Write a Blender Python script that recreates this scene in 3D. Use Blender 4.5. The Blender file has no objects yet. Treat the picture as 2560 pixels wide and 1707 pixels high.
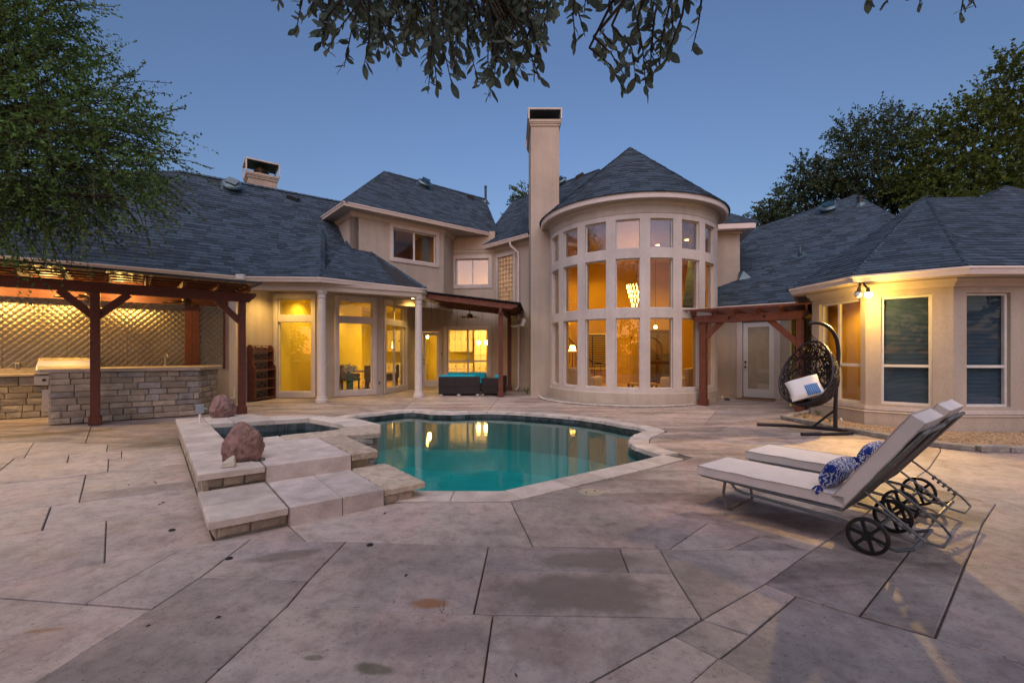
import bpy, bmesh, math, random
from mathutils import Vector, Matrix, noise
from mathutils.geometry import tessellate_polygon
random.seed(7)
V = Vector
SC = bpy.context.scene
COL = SC.collection
R = math.radians
# ------------------------------------------------------------------ camera, sky, sun, exposure
F, HY, CX, CAMH = 1120.0, 882.0, 1280.0, 1.45      # measured focal length / horizon (photo pixels), eye height (m)
cam = bpy.data.cameras.new('camera'); camo = bpy.data.objects.new('camera', cam); COL.objects.link(camo)
cam.sensor_width = 36; cam.lens = 36 * F / 2560; cam.shift_y = (HY - 853.5) / 2560
cam.clip_start = .05; cam.clip_end = 3000
camo.location = (0, 0, CAMH); camo.rotation_euler = (R(90), 0, 0)
SC.camera = camo
SUN_EL, SUN_AZ = 2.6, 186.0
w = bpy.data.worlds.new('World'); SC.world = w; w.use_nodes = True
nt = w.node_tree; bg = nt.nodes['Background']
sky = nt.nodes.new('ShaderNodeTexSky'); sky.sky_type = 'NISHITA'; sky.sun_disc = False
sky.sun_elevation = R(SUN_EL); sky.sun_rotation = R(SUN_AZ); sky.altitude = 150
sky.air_density = 1.0; sky.dust_density = 1.2; sky.ozone_density = 3.0
tint = nt.nodes.new('ShaderNodeMix'); tint.data_type = 'RGBA'; tint.blend_type = 'MULTIPLY'; tint.inputs[0].default_value = 1; tint.inputs[7].default_value = (1.28, .97, 1.0, 1)
hs = nt.nodes.new('ShaderNodeHueSaturation'); hs.inputs['Saturation'].default_value = .97; hs.inputs['Value'].default_value = 1.0
nt.links.new(sky.outputs[0], hs.inputs['Color']); nt.links.new(hs.outputs[0], tint.inputs[6]); nt.links.new(tint.outputs[2], bg.inputs[0]); bg.inputs[1].default_value = .15
sun = bpy.data.lights.new('sun', 'SUN'); sun.energy = 1.12; sun.angle = R(75); sun.color = (1, .85, .84)
suno = bpy.data.objects.new('sun', sun); COL.objects.link(suno)
_el, _az = R(58), R(SUN_AZ)
suno.rotation_euler = V((math.sin(_az) * math.cos(_el), math.cos(_az) * math.cos(_el), math.sin(_el))).to_track_quat('Z', 'Y').to_euler()
SC.view_settings.view_transform = 'Standard'; SC.view_settings.look = 'None'
SC.view_settings.exposure = 1.3; SC.view_settings.gamma = 1.0; SC.view_settings.use_curve_mapping = False
SC.cycles.max_bounces = 6; SC.cycles.diffuse_bounces = 3; SC.cycles.glossy_bounces = 4; SC.cycles.transparent_max_bounces = 12; SC.cycles.use_adaptive_sampling = True; SC.cycles.adaptive_threshold = .02; SC.cycles.caustics_reflective = False; SC.cycles.caustics_refractive = False
SC.cycles.sample_clamp_indirect = 6
# ------------------------------------------------------------------ measuring helpers: a photo pixel -> a point in the place
def gp(px, py, Z=0.0):
    d = (CAMH - Z) * F / (py - HY); return V(((px - CX) * d / F, d, Z))
def dp(px, py, d): return V(((px - CX) * d / F, d, CAMH - (py - HY) * d / F))
def rp(px, py, P, N):
    di = V(((px - CX) / F, 1, -(py - HY) / F)); o = V((0, 0, CAMH)); N = V(N)
    return o + di * ((V(P) - o).dot(N) / di.dot(N))
# ------------------------------------------------------------------ materials
MATS = {}
def mat(name, col, rough=.7, metal=0., var=.12, vscale=3., bump=0., bscale=40., emit=0., ecol=None, spec=.4, col2=None, island=0., stretch=None):
    m = bpy.data.materials.new(name); m.use_nodes = True; n = m.node_tree.nodes; l = m.node_tree.links
    b = n['Principled BSDF']; b.inputs['Roughness'].default_value = rough; b.inputs['Metallic'].default_value = metal
    b.inputs['Specular IOR Level'].default_value = spec
    tc = n.new('ShaderNodeTexCoord'); src = tc.outputs['Object']
    if stretch:
        mp = n.new('ShaderNodeMapping'); mp.inputs['Scale'].default_value = stretch; l.new(src, mp.inputs[0]); src = mp.outputs[0]
    c = tuple(col)
    c2 = tuple(col2) if col2 else tuple(min(1, x * (1 + var)) for x in c); c1 = c if col2 else tuple(x * (1 - var) for x in c)
    nz = n.new('ShaderNodeTexNoise'); nz.inputs['Scale'].default_value = vscale; nz.inputs['Detail'].default_value = 6; nz.inputs['Roughness'].default_value = .62
    l.new(src, nz.inputs['Vector'])
    rmp = n.new('ShaderNodeValToRGB'); rmp.color_ramp.elements[0].position = .32; rmp.color_ramp.elements[1].position = .68
    rmp.color_ramp.elements[0].color = (*c1, 1); rmp.color_ramp.elements[1].color = (*c2, 1)
    l.new(nz.outputs[0], rmp.inputs[0]); out = rmp.outputs[0]
    if island:
        g = n.new('ShaderNodeNewGeometry'); oi = n.new('ShaderNodeObjectInfo')
        ad = n.new('ShaderNodeMath'); ad.operation = 'ADD'; l.new(g.outputs['Random Per Island'], ad.inputs[0]); l.new(oi.outputs['Random'], ad.inputs[1])
        fr = n.new('ShaderNodeMath'); fr.operation = 'FRACT'; l.new(ad.outputs[0], fr.inputs[0])
        mr = n.new('ShaderNodeMapRange'); mr.inputs[3].default_value = 1 - island; mr.inputs[4].default_value = 1 + island; l.new(fr.outputs[0], mr.inputs[0])
        mx = n.new('ShaderNodeVectorMath'); mx.operation = 'SCALE'; l.new(out, mx.inputs[0]); l.new(mr.outputs[0], mx.inputs['Scale']); out = mx.outputs[0]
    l.new(out, b.inputs['Base Color'])
    if bump:
        n2 = n.new('ShaderNodeTexNoise'); n2.inputs['Scale'].default_value = bscale; n2.inputs['Detail'].default_value = 5; l.new(src, n2.inputs['Vector'])
        bp = n.new('ShaderNodeBump'); bp.inputs['Strength'].default_value = bump; bp.inputs['Distance'].default_value = .02
        l.new(n2.outputs[0], bp.inputs['Height']); l.new(bp.outputs[0], b.inputs['Normal'])
    if emit:
        b.inputs['Emission Color'].default_value = (*(ecol or c), 1); b.inputs['Emission Strength'].default_value = emit
    MATS[name] = m; return m
def glass_mat(name, tint, boost, rough=.0, wav=0.):
    m = bpy.data.materials.new(name); m.use_nodes = True; n = m.node_tree.nodes; l = m.node_tree.links
    for x in list(n):
        if x.type == 'BSDF_PRINCIPLED': n.remove(x)
    out = [x for x in n if x.type == 'OUTPUT_MATERIAL'][0]
    tr = n.new('ShaderNodeBsdfTransparent'); tr.inputs[0].default_value = (*tint, 1)
    gl = n.new('ShaderNodeBsdfGlossy'); gl.inputs['Roughness'].default_value = rough; gl.inputs[0].default_value = (1, 1, 1, 1)
    fr = n.new('ShaderNodeFresnel'); fr.inputs[0].default_value = 1.5
    ad = n.new('ShaderNodeMath'); ad.operation = 'ADD'; ad.use_clamp = True; ad.inputs[1].default_value = boost; l.new(fr.outputs[0], ad.inputs[0])
    ge = n.new('ShaderNodeNewGeometry'); iv = n.new('ShaderNodeMath'); iv.operation = 'SUBTRACT'; iv.inputs[0].default_value = 1; l.new(ge.outputs['Backfacing'], iv.inputs[1]); mu = n.new('ShaderNodeMath'); mu.operation = 'MULTIPLY'; l.new(ad.outputs[0], mu.inputs[0]); l.new(iv.outputs[0], mu.inputs[1])
    if wav:
        tc = n.new('ShaderNodeTexCoord'); nz = n.new('ShaderNodeTexNoise'); nz.inputs['Scale'].default_value = 1.3; l.new(tc.outputs['Object'], nz.inputs['Vector'])
        bp = n.new('ShaderNodeBump'); bp.inputs['Strength'].default_value = wav; bp.inputs['Distance'].default_value = .02; l.new(nz.outputs[0], bp.inputs['Height']); l.new(bp.outputs[0], gl.inputs['Normal'])
    mx = n.new('ShaderNodeMixShader'); l.new(mu.outputs[0], mx.inputs[0]); l.new(tr.outputs[0], mx.inputs[1]); l.new(gl.outputs[0], mx.inputs[2]); l.new(mx.outputs[0], out.inputs[0])
    MATS[name] = m; return m
mat('stucco', (.44, .375, .315), .92, var=.07, vscale=1.1, bump=.25, bscale=90)
mat('trim', (.56, .495, .46), .85, var=.05, vscale=2, bump=.12, bscale=90)
mat('gutter', (.72, .64, .61), .45, var=.05)
mat('soffit', (.46, .39, .33), .85, var=.05)
mat('column', (.56, .52, .50), .7, var=.06, vscale=6)
mat('shingle', (.040, .062, .090), .9, var=.2, vscale=12, bump=.5, bscale=160, island=.38, spec=.25)
mat('roofdeck', (.02, .024, .03), .95)
mat('wood_red', (.105, .030, .018), .65, var=.25, vscale=9, bump=.2, bscale=30, stretch=(1, 1, 4))
mat('wood_red2', (.13, .040, .022), .6, var=.25, vscale=9, bump=.2, bscale=30)
mat('wood_dark', (.05, .018, .01), .6)
mat('steel', (.36, .30, .21), .34, 1., var=.1, vscale=2.5)
mat('steel_brushed', (.55, .53, .5), .34, 1., var=.05)
mat('stone', (.33, .285, .225), .92, var=.22, vscale=6, bump=.8, bscale=35, island=.25)
mat('stone_grey', (.27, .255, .24), .92, var=.3, vscale=7, bump=.8, bscale=35, island=.2)
mat('mortar', (.33, .29, .235), .95, var=.15, bump=.4, bscale=70)
mat('joint', (.10, .085, .075), .95, var=.3, vscale=8)
mat('counter', (.36, .30, .25), .6, var=.2, vscale=5, bump=.3)
mat('coping', (.50, .445, .405), .88, var=.2, vscale=4, bump=.5, bscale=30, island=.14)
mat('coping_rough', (.45, .385, .31), .95, var=.28, vscale=9, bump=1., bscale=22, island=.14)
mat('tread', (.50, .445, .425), .85, var=.22, vscale=5, bump=.4, bscale=40, island=.08)
mat('tile', (.075, .088, .10), .35, var=.5, vscale=5, island=.45)
mat('plaster', (.008, .40, .40), .7, var=.12, vscale=1.2)
mat('plaster_spa', (.03, .45, .42), .7, var=.12)
mat('rock', (.235, .145, .13), .95, var=.35, vscale=9, bump=1., bscale=18)
mat('rock_white', (.5, .46, .38), .9, var=.2, vscale=12, bump=.6)
mat('gravel', (.34, .24, .15), .95, var=.3, vscale=30, island=.4)
mat('gravel_grey', (.30, .27, .23), .95, var=.3, vscale=30, island=.4)
mat('cushion', (.74, .69, .68), .9, var=.05, vscale=7, bump=.12, bscale=60)
mat('piping', (.45, .41, .38), .9)
mat('frame_metal', (.20, .205, .20), .38, .75, var=.15, vscale=8)
mat('black_plastic', (.012, .012, .013), .42)
mat('sling', (.11, .095, .08), .8, var=.25, vscale=120)
mat('wicker', (.022, .015, .016), .5, var=.4, vscale=20, bump=.3)
mat('egg_frame', (.016, .013, .02), .4)
mat('wicker_brown', (.020, .014, .017), .6, var=.4, vscale=60, bump=.6, bscale=120, stretch=(1, 1, 2))
mat('teal', (.005, .40, .52), .85, var=.08)
mat('teal_pale', (.03, .25, .29), .85, var=.08)
mat('blue_tassel', (.006, .03, .23), .9)
mat('tan', (.42, .26, .15), .9)
mat('white_pillow', (.66, .64, .64), .9, var=.05)
mat('plastic_white', (.62, .6, .58), .5)
mat('box_grey', (.22, .25, .27), .5)
mat('door_white', (.62, .61, .60), .5, var=.03)
mat('bronze', (.06, .04, .025), .4, .7)
mat('vent_blue', (.10, .15, .18), .35, .6, var=.15)
mat('solar', (.02, .06, .10), .12, .1)
mat('metal_dark', (.04, .042, .046), .5, .3)
mat('frame_cap', (.55, .50, .46), .6)
mat('mat_brown', (.16, .085, .05), .95, var=.4, vscale=40)
mat('soil', (.05, .04, .03), .95)
mat('grass', (.03, .06, .015), .9, var=.4, vscale=8)
mat('leaf_fine', (.085, .155, .035), .65, var=.35, vscale=1.2, island=.5)
mat('leaf_oak', (.11, .155, .135), .5, var=.3, vscale=3, island=.4)
mat('leaf_far', (.085, .120, .022), .7, var=.45, vscale=.9, island=.5)
mat('leaf_far_dark', (.055, .085, .038), .7, var=.4, vscale=.9, island=.5)
mat('bark', (.045, .035, .028), .95, var=.3, vscale=12, bump=.8, bscale=25)
mat('weed', (.04, .11, .02), .8)
mat('blind', (.055, .095, .145), .7, var=.05)
mat('shade_amber', (.50, .32, .03), .9, var=.05)
mat('room_yellow', (.74, .62, .10), .9, var=.05, vscale=.7)
mat('room_cream', (.76, .64, .24), .9, var=.04)
mat('room_amber', (.50, .31, .035), .9, var=.12, vscale=.8)
mat('room_floor', (.42, .28, .12), .5, var=.2)
mat('cabinet', (.74, .68, .50), .6, var=.03)
mat('cabinet_line', (.40, .33, .18), .7)
mat('dark_wood', (.07, .028, .012), .4, var=.3, vscale=10)
mat('leather', (.10, .075, .05), .6, var=.2)
mat('linen', (.62, .55, .45), .9)
mat('vase_green', (.02, .09, .03), .4, var=.6, vscale=40)
mat('flower', (.50, .50, .52), .9, var=.4, vscale=30)
mat('curtain', (.20, .25, .30), .9, var=.15)
mat('iron', (.012, .010, .008), .5, .5)
mat('polycarb', (.42, .30, .16), .6, var=.15)
mat('cable_yellow', (.5, .36, .04), .6)
mat('drain', (.012, .011, .011), .6)
mat('lid', (.40, .35, .26), .7)
mat('dry_leaf', (.05, .025, .012), .9)
for nm in ('stucco', 'trim'):          # rain streaks and patchy dirt of their own
    n_ = MATS[nm].node_tree.nodes; l_ = MATS[nm].node_tree.links; pb = n_['Principled BSDF']; so = pb.inputs['Base Color'].links[0].from_socket; tc_ = n_.new('ShaderNodeTexCoord')
    for sc_, lo_, hi_, dk in (((5, 5, .35), .36, .60, .93), ((.7, .7, .7), .38, .6, .90), ((34, 34, 28), .35, .55, .93)):
        mp_ = n_.new('ShaderNodeMapping'); mp_.inputs['Scale'].default_value = sc_; l_.new(tc_.outputs['Object'], mp_.inputs[0]); nz_ = n_.new('ShaderNodeTexNoise'); nz_.inputs['Scale'].default_value = 1; nz_.inputs['Detail'].default_value = 6; l_.new(mp_.outputs[0], nz_.inputs['Vector'])
        mr_ = n_.new('ShaderNodeMapRange'); mr_.inputs[1].default_value = lo_; mr_.inputs[2].default_value = hi_; mr_.inputs[3].default_value = dk; mr_.inputs[4].default_value = 1.03; l_.new(nz_.outputs[0], mr_.inputs[0])
        vm = n_.new('ShaderNodeVectorMath'); vm.operation = 'SCALE'; l_.new(so, vm.inputs[0]); l_.new(mr_.outputs[0], vm.inputs['Scale']); so = vm.outputs[0]
    l_.new(so, pb.inputs['Base Color'])
for nm in ('leaf_fine', 'leaf_oak', 'leaf_far', 'leaf_far_dark'):       # leaves let some light through
    n_ = MATS[nm].node_tree.nodes; l_ = MATS[nm].node_tree.links; pb = n_['Principled BSDF']; tl_ = n_.new('ShaderNodeBsdfTranslucent'); ms = n_.new('ShaderNodeMixShader'); ms.inputs[0].default_value = .5
    l_.new(pb.inputs['Base Color'].links[0].from_socket, tl_.inputs[0]); l_.new(pb.outputs[0], ms.inputs[1]); l_.new(tl_.outputs[0], ms.inputs[2]); l_.new(ms.outputs[0], n_['Material Output'].inputs[0])
for nm, e, ec in (('lamp_warm', 30, (1, .60, .14)), ('lamp_flood', 120, (1, .56, .1)), ('crystal', 5, (1, .6, .14)), ('lamp_soft', 8, (1, .6, .15))):
    mat(nm, (.9, .8, .6), .4, emit=e, ecol=ec, var=0)
glass_mat('glass', (.93, .93, .9), .035)
glass_mat('glass_dark', (.90, .86, .80), .02)
glass_mat('glass_sky', (.72, .68, .62), .26)
# glass block: opaque and glossy, its warm colour stands in for light passing through
mat('glass_block', (.60, .42, .22), .12, var=.2, vscale=14, spec=.8, island=.18)
# ------------------------------------------------------------------ patio concrete with stains of their own shape
def patio_mat(name, warm):
    m = bpy.data.materials.new(name); m.use_nodes = True; n = m.node_tree.nodes; l = m.node_tree.links
    b = n['Principled BSDF']; tc = n.new('ShaderNodeTexCoord'); P = tc.outputs['Object']
    oi = n.new('ShaderNodeObjectInfo')
    def nz(scale, det=8, ro=.65, vec=None, dist=0.):
        x = n.new('ShaderNodeTexNoise'); x.inputs['Scale'].default_value = scale; x.inputs['Detail'].default_value = det; x.inputs['Roughness'].default_value = ro
        x.inputs['Distortion'].default_value = dist; l.new(vec or P, x.inputs['Vector']); return x.outputs[0]
    def ramp(f, pts):
        r = n.new('ShaderNodeValToRGB'); e = r.color_ramp.elements
        while len(e) < len(pts): e.new(.5)
        for q, (p, c) in zip(e, pts): q.position = p; q.color = (*c, 1) if len(c) == 3 else c
        l.new(f, r.inputs[0]); return r.outputs[0]
    def mix(f, a, bb, mode='MIX'):
        x = n.new('ShaderNodeMix'); x.data_type = 'RGBA'; x.blend_type = mode
        if isinstance(f, float): x.inputs[0].default_value = f
        else: l.new(f, x.inputs[0])
        for i, q in ((6, a), (7, bb)):
            if isinstance(q, tuple): x.inputs[i].default_value = (*q, 1)
            else: l.new(q, x.inputs[i])
        return x.outputs[2]
    # per-slab offset so neighbouring slabs differ
    cb = n.new('ShaderNodeVectorMath'); cb.operation = 'ADD'; sc = n.new('ShaderNodeVectorMath'); sc.operation = 'SCALE'; sc.inputs[0].default_value = (37, 11, 5)
    l.new(oi.outputs['Random'], sc.inputs['Scale']); l.new(P, cb.inputs[0]); l.new(sc.outputs[0], cb.inputs[1]); PO = cb.outputs[0]
    st = n.new('ShaderNodeMapping'); st.inputs['Rotation'].default_value = (0, 0, R(-40)); st.inputs['Scale'].default_value = (.35, 1.6, 1); l.new(P, st.inputs[0])
    base = ramp(nz(.55, vec=PO), [(.34, (.27, .245, .24)), (.5, (.42, .375, .355)), (.66, (.54, .475, .44))])
    pink = ramp(nz(.8, dist=.8), [(.48, (0, 0, 0)), (.66, (1, 1, 1))])
    base = mix(pink, base, mix(.55, base, (.56, .40, .385)))
    cool = ramp(nz(.45, vec=PO, dist=.5), [(.52, (0, 0, 0)), (.68, (1, 1, 1))])
    base = mix(cool, base, mix(.5, base, (.37, .375, .41)))
    if warm: 
        stz = ramp(nz(1.4, vec=st.outputs[0], det=9, dist=.6), [(.40, (.45, .42, .40)), (.56, (1, 1, 1))])
        base = mix(.75, base, stz, 'MULTIPLY')
    fine = ramp(nz(7, det=12, ro=.78), [(.36, (.60, .58, .57)), (.52, (1, 1, 1)), (.66, (1.16, 1.14, 1.12))])
    base = mix(.0, base, fine, 'MULTIPLY')
    blot = ramp(nz(1.9, det=8, ro=.7, vec=PO, dist=1.2), [(.34, (.68, .66, .66)), (.54, (1, 1, 1))]); base = mix(.6, base, blot, 'MULTIPLY')
    sl = ramp(oi.outputs['Random'], [(0., (.80, .79, .80)), (.35, (.98, .95, .92)), (.6, (1.06, 1.0, .96)), (.8, (.90, .90, .93)), (1., (1.08, 1.06, 1.04))]); base = mix(1., base, sl, 'MULTIPLY')
    base = mix(.8, base, fine, 'MULTIPLY')
    speck = ramp(nz(42, det=4, ro=.8, vec=PO), [(.33, (.30, .28, .27)), (.41, (1, 1, 1))])
    base = mix(.8, base, speck, 'MULTIPLY')
    def stain(cx, cy, rx, ry, col, k, ang=0.):
        nonlocal base
        mp = n.new('ShaderNodeMapping'); mp.vector_type = 'TEXTURE'; mp.inputs['Location'].default_value = (cx, cy, 0); mp.inputs['Rotation'].default_value = (0, 0, R(ang)); mp.inputs['Scale'].default_value = (rx, ry, 1)
        l.new(P, mp.inputs[0])
        sz = n.new('ShaderNodeVectorMath'); sz.operation = 'MULTIPLY'; sz.inputs[1].default_value = (1, 1, 0); l.new(mp.outputs[0], sz.inputs[0])
        ln = n.new('ShaderNodeVectorMath'); ln.operation = 'LENGTH'; l.new(sz.outputs[0], ln.inputs[0])
        ad = n.new('ShaderNodeMath'); ad.operation = 'MULTIPLY_ADD'; ad.inputs[1].default_value = 1.7; l.new(nz(2.4, det=9, ro=.7), ad.inputs[0]); l.new(ln.outputs['Value'], ad.inputs[2])
        hf = n.new('ShaderNodeMath'); hf.operation = 'MULTIPLY'; hf.inputs[1].default_value = .42; l.new(ad.outputs[0], hf.inputs[0]); f = ramp(hf.outputs[0], [(.56, (k, k, k)), (.70, (0, 0, 0))])
        base = mix(f, base, col)
    for px, py, rx, ry, col, k, a in STAINS:
        g = gp(px, py); stain(g.x, g.y, rx, ry, col, k, a)
    l.new(base, b.inputs['Base Color'])
    rr = ramp(nz(2.2), [(.3, (.50,) * 3), (.7, (.72,) * 3)]); l.new(rr, b.inputs['Roughness']); b.inputs['Specular IOR Level'].default_value = .35
    bp = n.new('ShaderNodeBump'); bp.inputs['Strength'].default_value = .35; bp.inputs['Distance'].default_value = .012; l.new(nz(16, det=10, ro=.7), bp.inputs['Height']); l.new(bp.outputs[0], b.inputs['Normal'])
    MATS[name] = m
STAINS = [(1450, 1480, .74, .34, (.175, .145, .13), .8, 0), (1460, 1400, .56, .15, (.19, .16, .14), .75, 0), (1075, 1508, .16, .075, (.30, .14, .05), .8, 0),
          (712, 1388, .36, .10, (.14, .115, .09), .6, 20), (935, 1672, .13, .05, (.075, .09, .035), .65, -12), (785, 1644, .07, .03, (.08, .095, .04), .6, 0), (120, 1572, .12, .025, (.28, .13, .05), .6, 12),
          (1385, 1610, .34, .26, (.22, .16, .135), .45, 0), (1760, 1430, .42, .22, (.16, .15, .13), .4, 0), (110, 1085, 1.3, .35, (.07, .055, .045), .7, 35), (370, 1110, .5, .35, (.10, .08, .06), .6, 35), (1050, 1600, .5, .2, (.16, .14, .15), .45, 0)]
patio_mat('patio', False); patio_mat('patio_deck', True)
# ------------------------------------------------------------------ water
def water_mat(name, tint, bump):
    m = bpy.data.materials.new(name); m.use_nodes = True; n = m.node_tree.nodes; l = m.node_tree.links
    n.remove(n['Principled BSDF']); out = n['Material Output']
    tr = n.new('ShaderNodeBsdfTransparent'); tr.inputs[0].default_value = (*tint, 1)
    gl = n.new('ShaderNodeBsdfGlossy'); gl.inputs['Roughness'].default_value = .03
    fr = n.new('ShaderNodeFresnel'); fr.inputs[0].default_value = 1.42
    tc = n.new('ShaderNodeTexCoord'); mp = n.new('ShaderNodeMapping'); mp.inputs['Scale'].default_value = (1.2, 3.2, 1); l.new(tc.outputs['Object'], mp.inputs[0])
    nz = n.new('ShaderNodeTexNoise'); nz.inputs['Scale'].default_value = 2.6; nz.inputs['Detail'].default_value = 3; l.new(mp.outputs[0], nz.inputs['Vector'])
    bp = n.new('ShaderNodeBump'); bp.inputs['Strength'].default_value = bump; bp.inputs['Distance'].default_value = .01; l.new(nz.outputs[0], bp.inputs['Height'])
    l.new(bp.outputs[0], gl.inputs['Normal']); 
    mx = n.new('ShaderNodeMixShader'); l.new(fr.outputs[0], mx.inputs[0]); l.new(tr.outputs[0], mx.inputs[1]); l.new(gl.outputs[0], mx.inputs[2]); l.new(mx.outputs[0], out.inputs[0])
    MATS[name] = m
water_mat('water', (.74, .95, .95), .10); water_mat('water_spa', (.6, .9, .88), .05)
# ------------------------------------------------------------------ mesh building
class MB:
    def __init__(s): s.v = []; s.f = []
    def add(s, vs, fs, M=None):
        b = len(s.v); s.v += [tuple(M @ V(x)) if M else tuple(x) for x in vs]; s.f += [tuple(b + i for i in f) for f in fs]; return s
    def box(s, x0, x1, y0, y1, z0, z1, M=None):
        return s.add([(x0, y0, z0), (x1, y0, z0), (x1, y1, z0), (x0, y1, z0), (x0, y0, z1), (x1, y0, z1), (x1, y1, z1), (x0, y1, z1)],
                     [(0, 3, 2, 1), (4, 5, 6, 7), (0, 1, 5, 4), (1, 2, 6, 5), (2, 3, 7, 6), (3, 0, 4, 7)], M)
    def bar(s, a, b, w_, h_, up=(0, 0, 1), M=None):
        a, b = V(a), V(b); d = (b - a); L = d.length; d.normalize(); sd = d.cross(V(up))
        if sd.length < 1e-4: sd = d.cross(V((1, 0, 0)))
        sd.normalize(); u = sd.cross(d)
        T = Matrix.Identity(4)
        for i, ax in enumerate((d, sd, u)):
            for j in range(3): T[j][i] = ax[j]
        T.translation = a
        return s.box(0, L, -w_ / 2, w_ / 2, -h_ / 2, h_ / 2, (M @ T) if M else T)
    def prism(s, poly, z0, z1, M=None, ch=0.):
        n = len(poly)
        if ch:
            ins = inset(poly, ch); vs = [(p[0], p[1], z0) for p in poly] + [(p[0], p[1], z1 - ch) for p in poly] + [(p[0], p[1], z1) for p in ins]
            fs = [tuple(range(2 * n, 3 * n))] + [(i, (i + 1) % n, n + (i + 1) % n, n + i) for i in range(n)] + [(n + i, n + (i + 1) % n, 2 * n + (i + 1) % n, 2 * n + i) for i in range(n)] + [tuple(reversed(range(n)))]
        else:
            vs = [(p[0], p[1], z0) for p in poly] + [(p[0], p[1], z1) for p in poly]
            fs = [tuple(reversed(range(n))), tuple(range(n, 2 * n))] + [(i, (i + 1) % n, n + (i + 1) % n, n + i) for i in range(n)]
        return s.add(vs, fs, M)
    def tube(s, pts, r, n=8, closed=False, M=None, radii=None, cap=True):
        pts = [V(p) for p in pts]; N = len(pts); vs = []; fs = []; prev = None
        for i, p in enumerate(pts):
            a = pts[(i - 1) % N] if (closed or i) else p; b = pts[(i + 1) % N] if (closed or i < N - 1) else p
            t = (b - a)
            t = t.normalized() if t.length > 1e-9 else V((0, 0, 1))
            if prev is None:
                x = t.cross(V((0, 0, 1)))
                if x.length < .05: x = t.cross(V((1, 0, 0)))
            else: x = prev - t * prev.dot(t)
            x.normalize(); prev = x; y = t.cross(x); rr = radii[i] if radii else r
            for k in range(n):
                an = 2 * math.pi * k / n; vs.append(p + (x * math.cos(an) + y * math.sin(an)) * rr)
        for i in range(N if closed else N - 1):
            j = (i + 1) % N
            for k in range(n): fs.append((i * n + k, i * n + (k + 1) % n, j * n + (k + 1) % n, j * n + k))
        if cap and not closed: fs.append(tuple(reversed(range(n)))); fs.append(tuple(range((N - 1) * n, N * n)))
        return s.add(vs, fs, M)
    def lathe(s, prof, n=24, M=None, a0=0., a1=2 * math.pi, cap=False):
        full = abs(a1 - a0 - 2 * math.pi) < 1e-6; K = n if full else n + 1; m = len(prof); vs = []; fs = []
        for k in range(K):
            a = a0 + (a1 - a0) * k / n
            for r_, z_ in prof: vs.append((r_ * math.cos(a), r_ * math.sin(a), z_))
        for k in range(n):
            k2 = (k + 1) % K
            for j in range(m - 1): fs.append((k * m + j, k2 * m + j, k2 * m + j + 1, k * m + j + 1))
        return s.add(vs, fs, M)
    def sweep(s, path, prof, closed=False, side=1, M=None):
        """profile of (out, z) carried along a ground path with mitred corners; side=1: out is right of travel"""
        P = [V((p[0], p[1])) for p in path]; N = len(P); m = len(prof); vs = []; fs = []
        for i in range(N):
            d1 = (P[i] - P[i - 1]).normalized() if (closed or i) else None; d2 = (P[(i + 1) % N] - P[i]).normalized() if (closed or i < N - 1) else None
            d1 = d1 or d2; d2 = d2 or d1
            n1 = V((d1.y, -d1.x)) * side; n2 = V((d2.y, -d2.x)) * side; mm = n1 + n2; mm = mm / max(.3, mm.dot(n1))
            z0 = path[i][2] if len(path[i]) > 2 else 0
            for o_, z_ in prof: vs.append((P[i].x + mm.x * o_, P[i].y + mm.y * o_, z0 + z_))
        for i in range(N if closed else N - 1):
            j = (i + 1) % N
            for k in range(m): fs.append((i * m + k, j * m + k, j * m + (k + 1) % m, i * m + (k + 1) % m))
        if not closed: fs.append(tuple(range(m))); fs.append(tuple(reversed(range((N - 1) * m, N * m))))
        return s.add(vs, fs, M)
def inset(poly, d):
    n = len(poly); out = []
    ar = sum(poly[i][0] * poly[(i + 1) % n][1] - poly[(i + 1) % n][0] * poly[i][1] for i in range(n)); sg = 1 if ar > 0 else -1
    for i in range(n):
        a, b, c = V(poly[i - 1][:2]), V(poly[i][:2]), V(poly[(i + 1) % n][:2])
        d1 = b - a; d2 = c - b
        if d1.length < 1e-6 or d2.length < 1e-6: out.append(tuple(b)); continue
        d1.normalize(); d2.normalize(); n1 = V((-d1.y, d1.x)) * sg; n2 = V((-d2.y, d2.x)) * sg; m = n1 + n2
        if m.length < .05: m = n1
        m = m / max(.35, m.dot(n1)); q = b + m * d; out.append((q.x, q.y))
    return out
WORLD = {}
def wmat(p): return WORLD.get(p.name, Matrix.Identity(4))
def obj(name, mb, m=None, parent=None, smooth=False, upface=False, bev=0., local=False, label=None, cat=None, group=None, kind=None, sub=0):
    me = bpy.data.meshes.new(name); me.from_pydata([tuple(x) for x in mb.v], [], mb.f)
    bm = bmesh.new(); bm.from_mesh(me); bmesh.ops.recalc_face_normals(bm, faces=bm.faces)
    if upface:
        for f_ in bm.faces:
            if f_.normal.z < 0: f_.normal_flip()
    bm.to_mesh(me); bm.free()
    if smooth:
        me.shade_smooth(); me.set_sharp_from_angle(angle=R(smooth if smooth is not True else 40))
    if m: me.materials.append(MATS[m] if isinstance(m, str) else m)
    o = bpy.data.objects.new(name, me); COL.objects.link(o)
    if parent:
        o.parent = parent
        if not local: o.matrix_parent_inverse = wmat(parent).inverted()
        elif parent.name in WORLD: pass
    if bev:
        b = o.modifiers.new('bevel', 'BEVEL'); b.width = bev; b.segments = 2; b.limit_method = 'ANGLE'
    if sub:
        b = o.modifiers.new('sub', 'SUBSURF'); b.levels = b.render_levels = sub
    return tag(o, label, cat, group, kind)
def tag(o, label=None, cat=None, group=None, kind=None):
    for k, x in (('label', label), ('category', cat), ('group', group), ('kind', kind)):
        if x: o[k] = x
    return o
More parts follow.
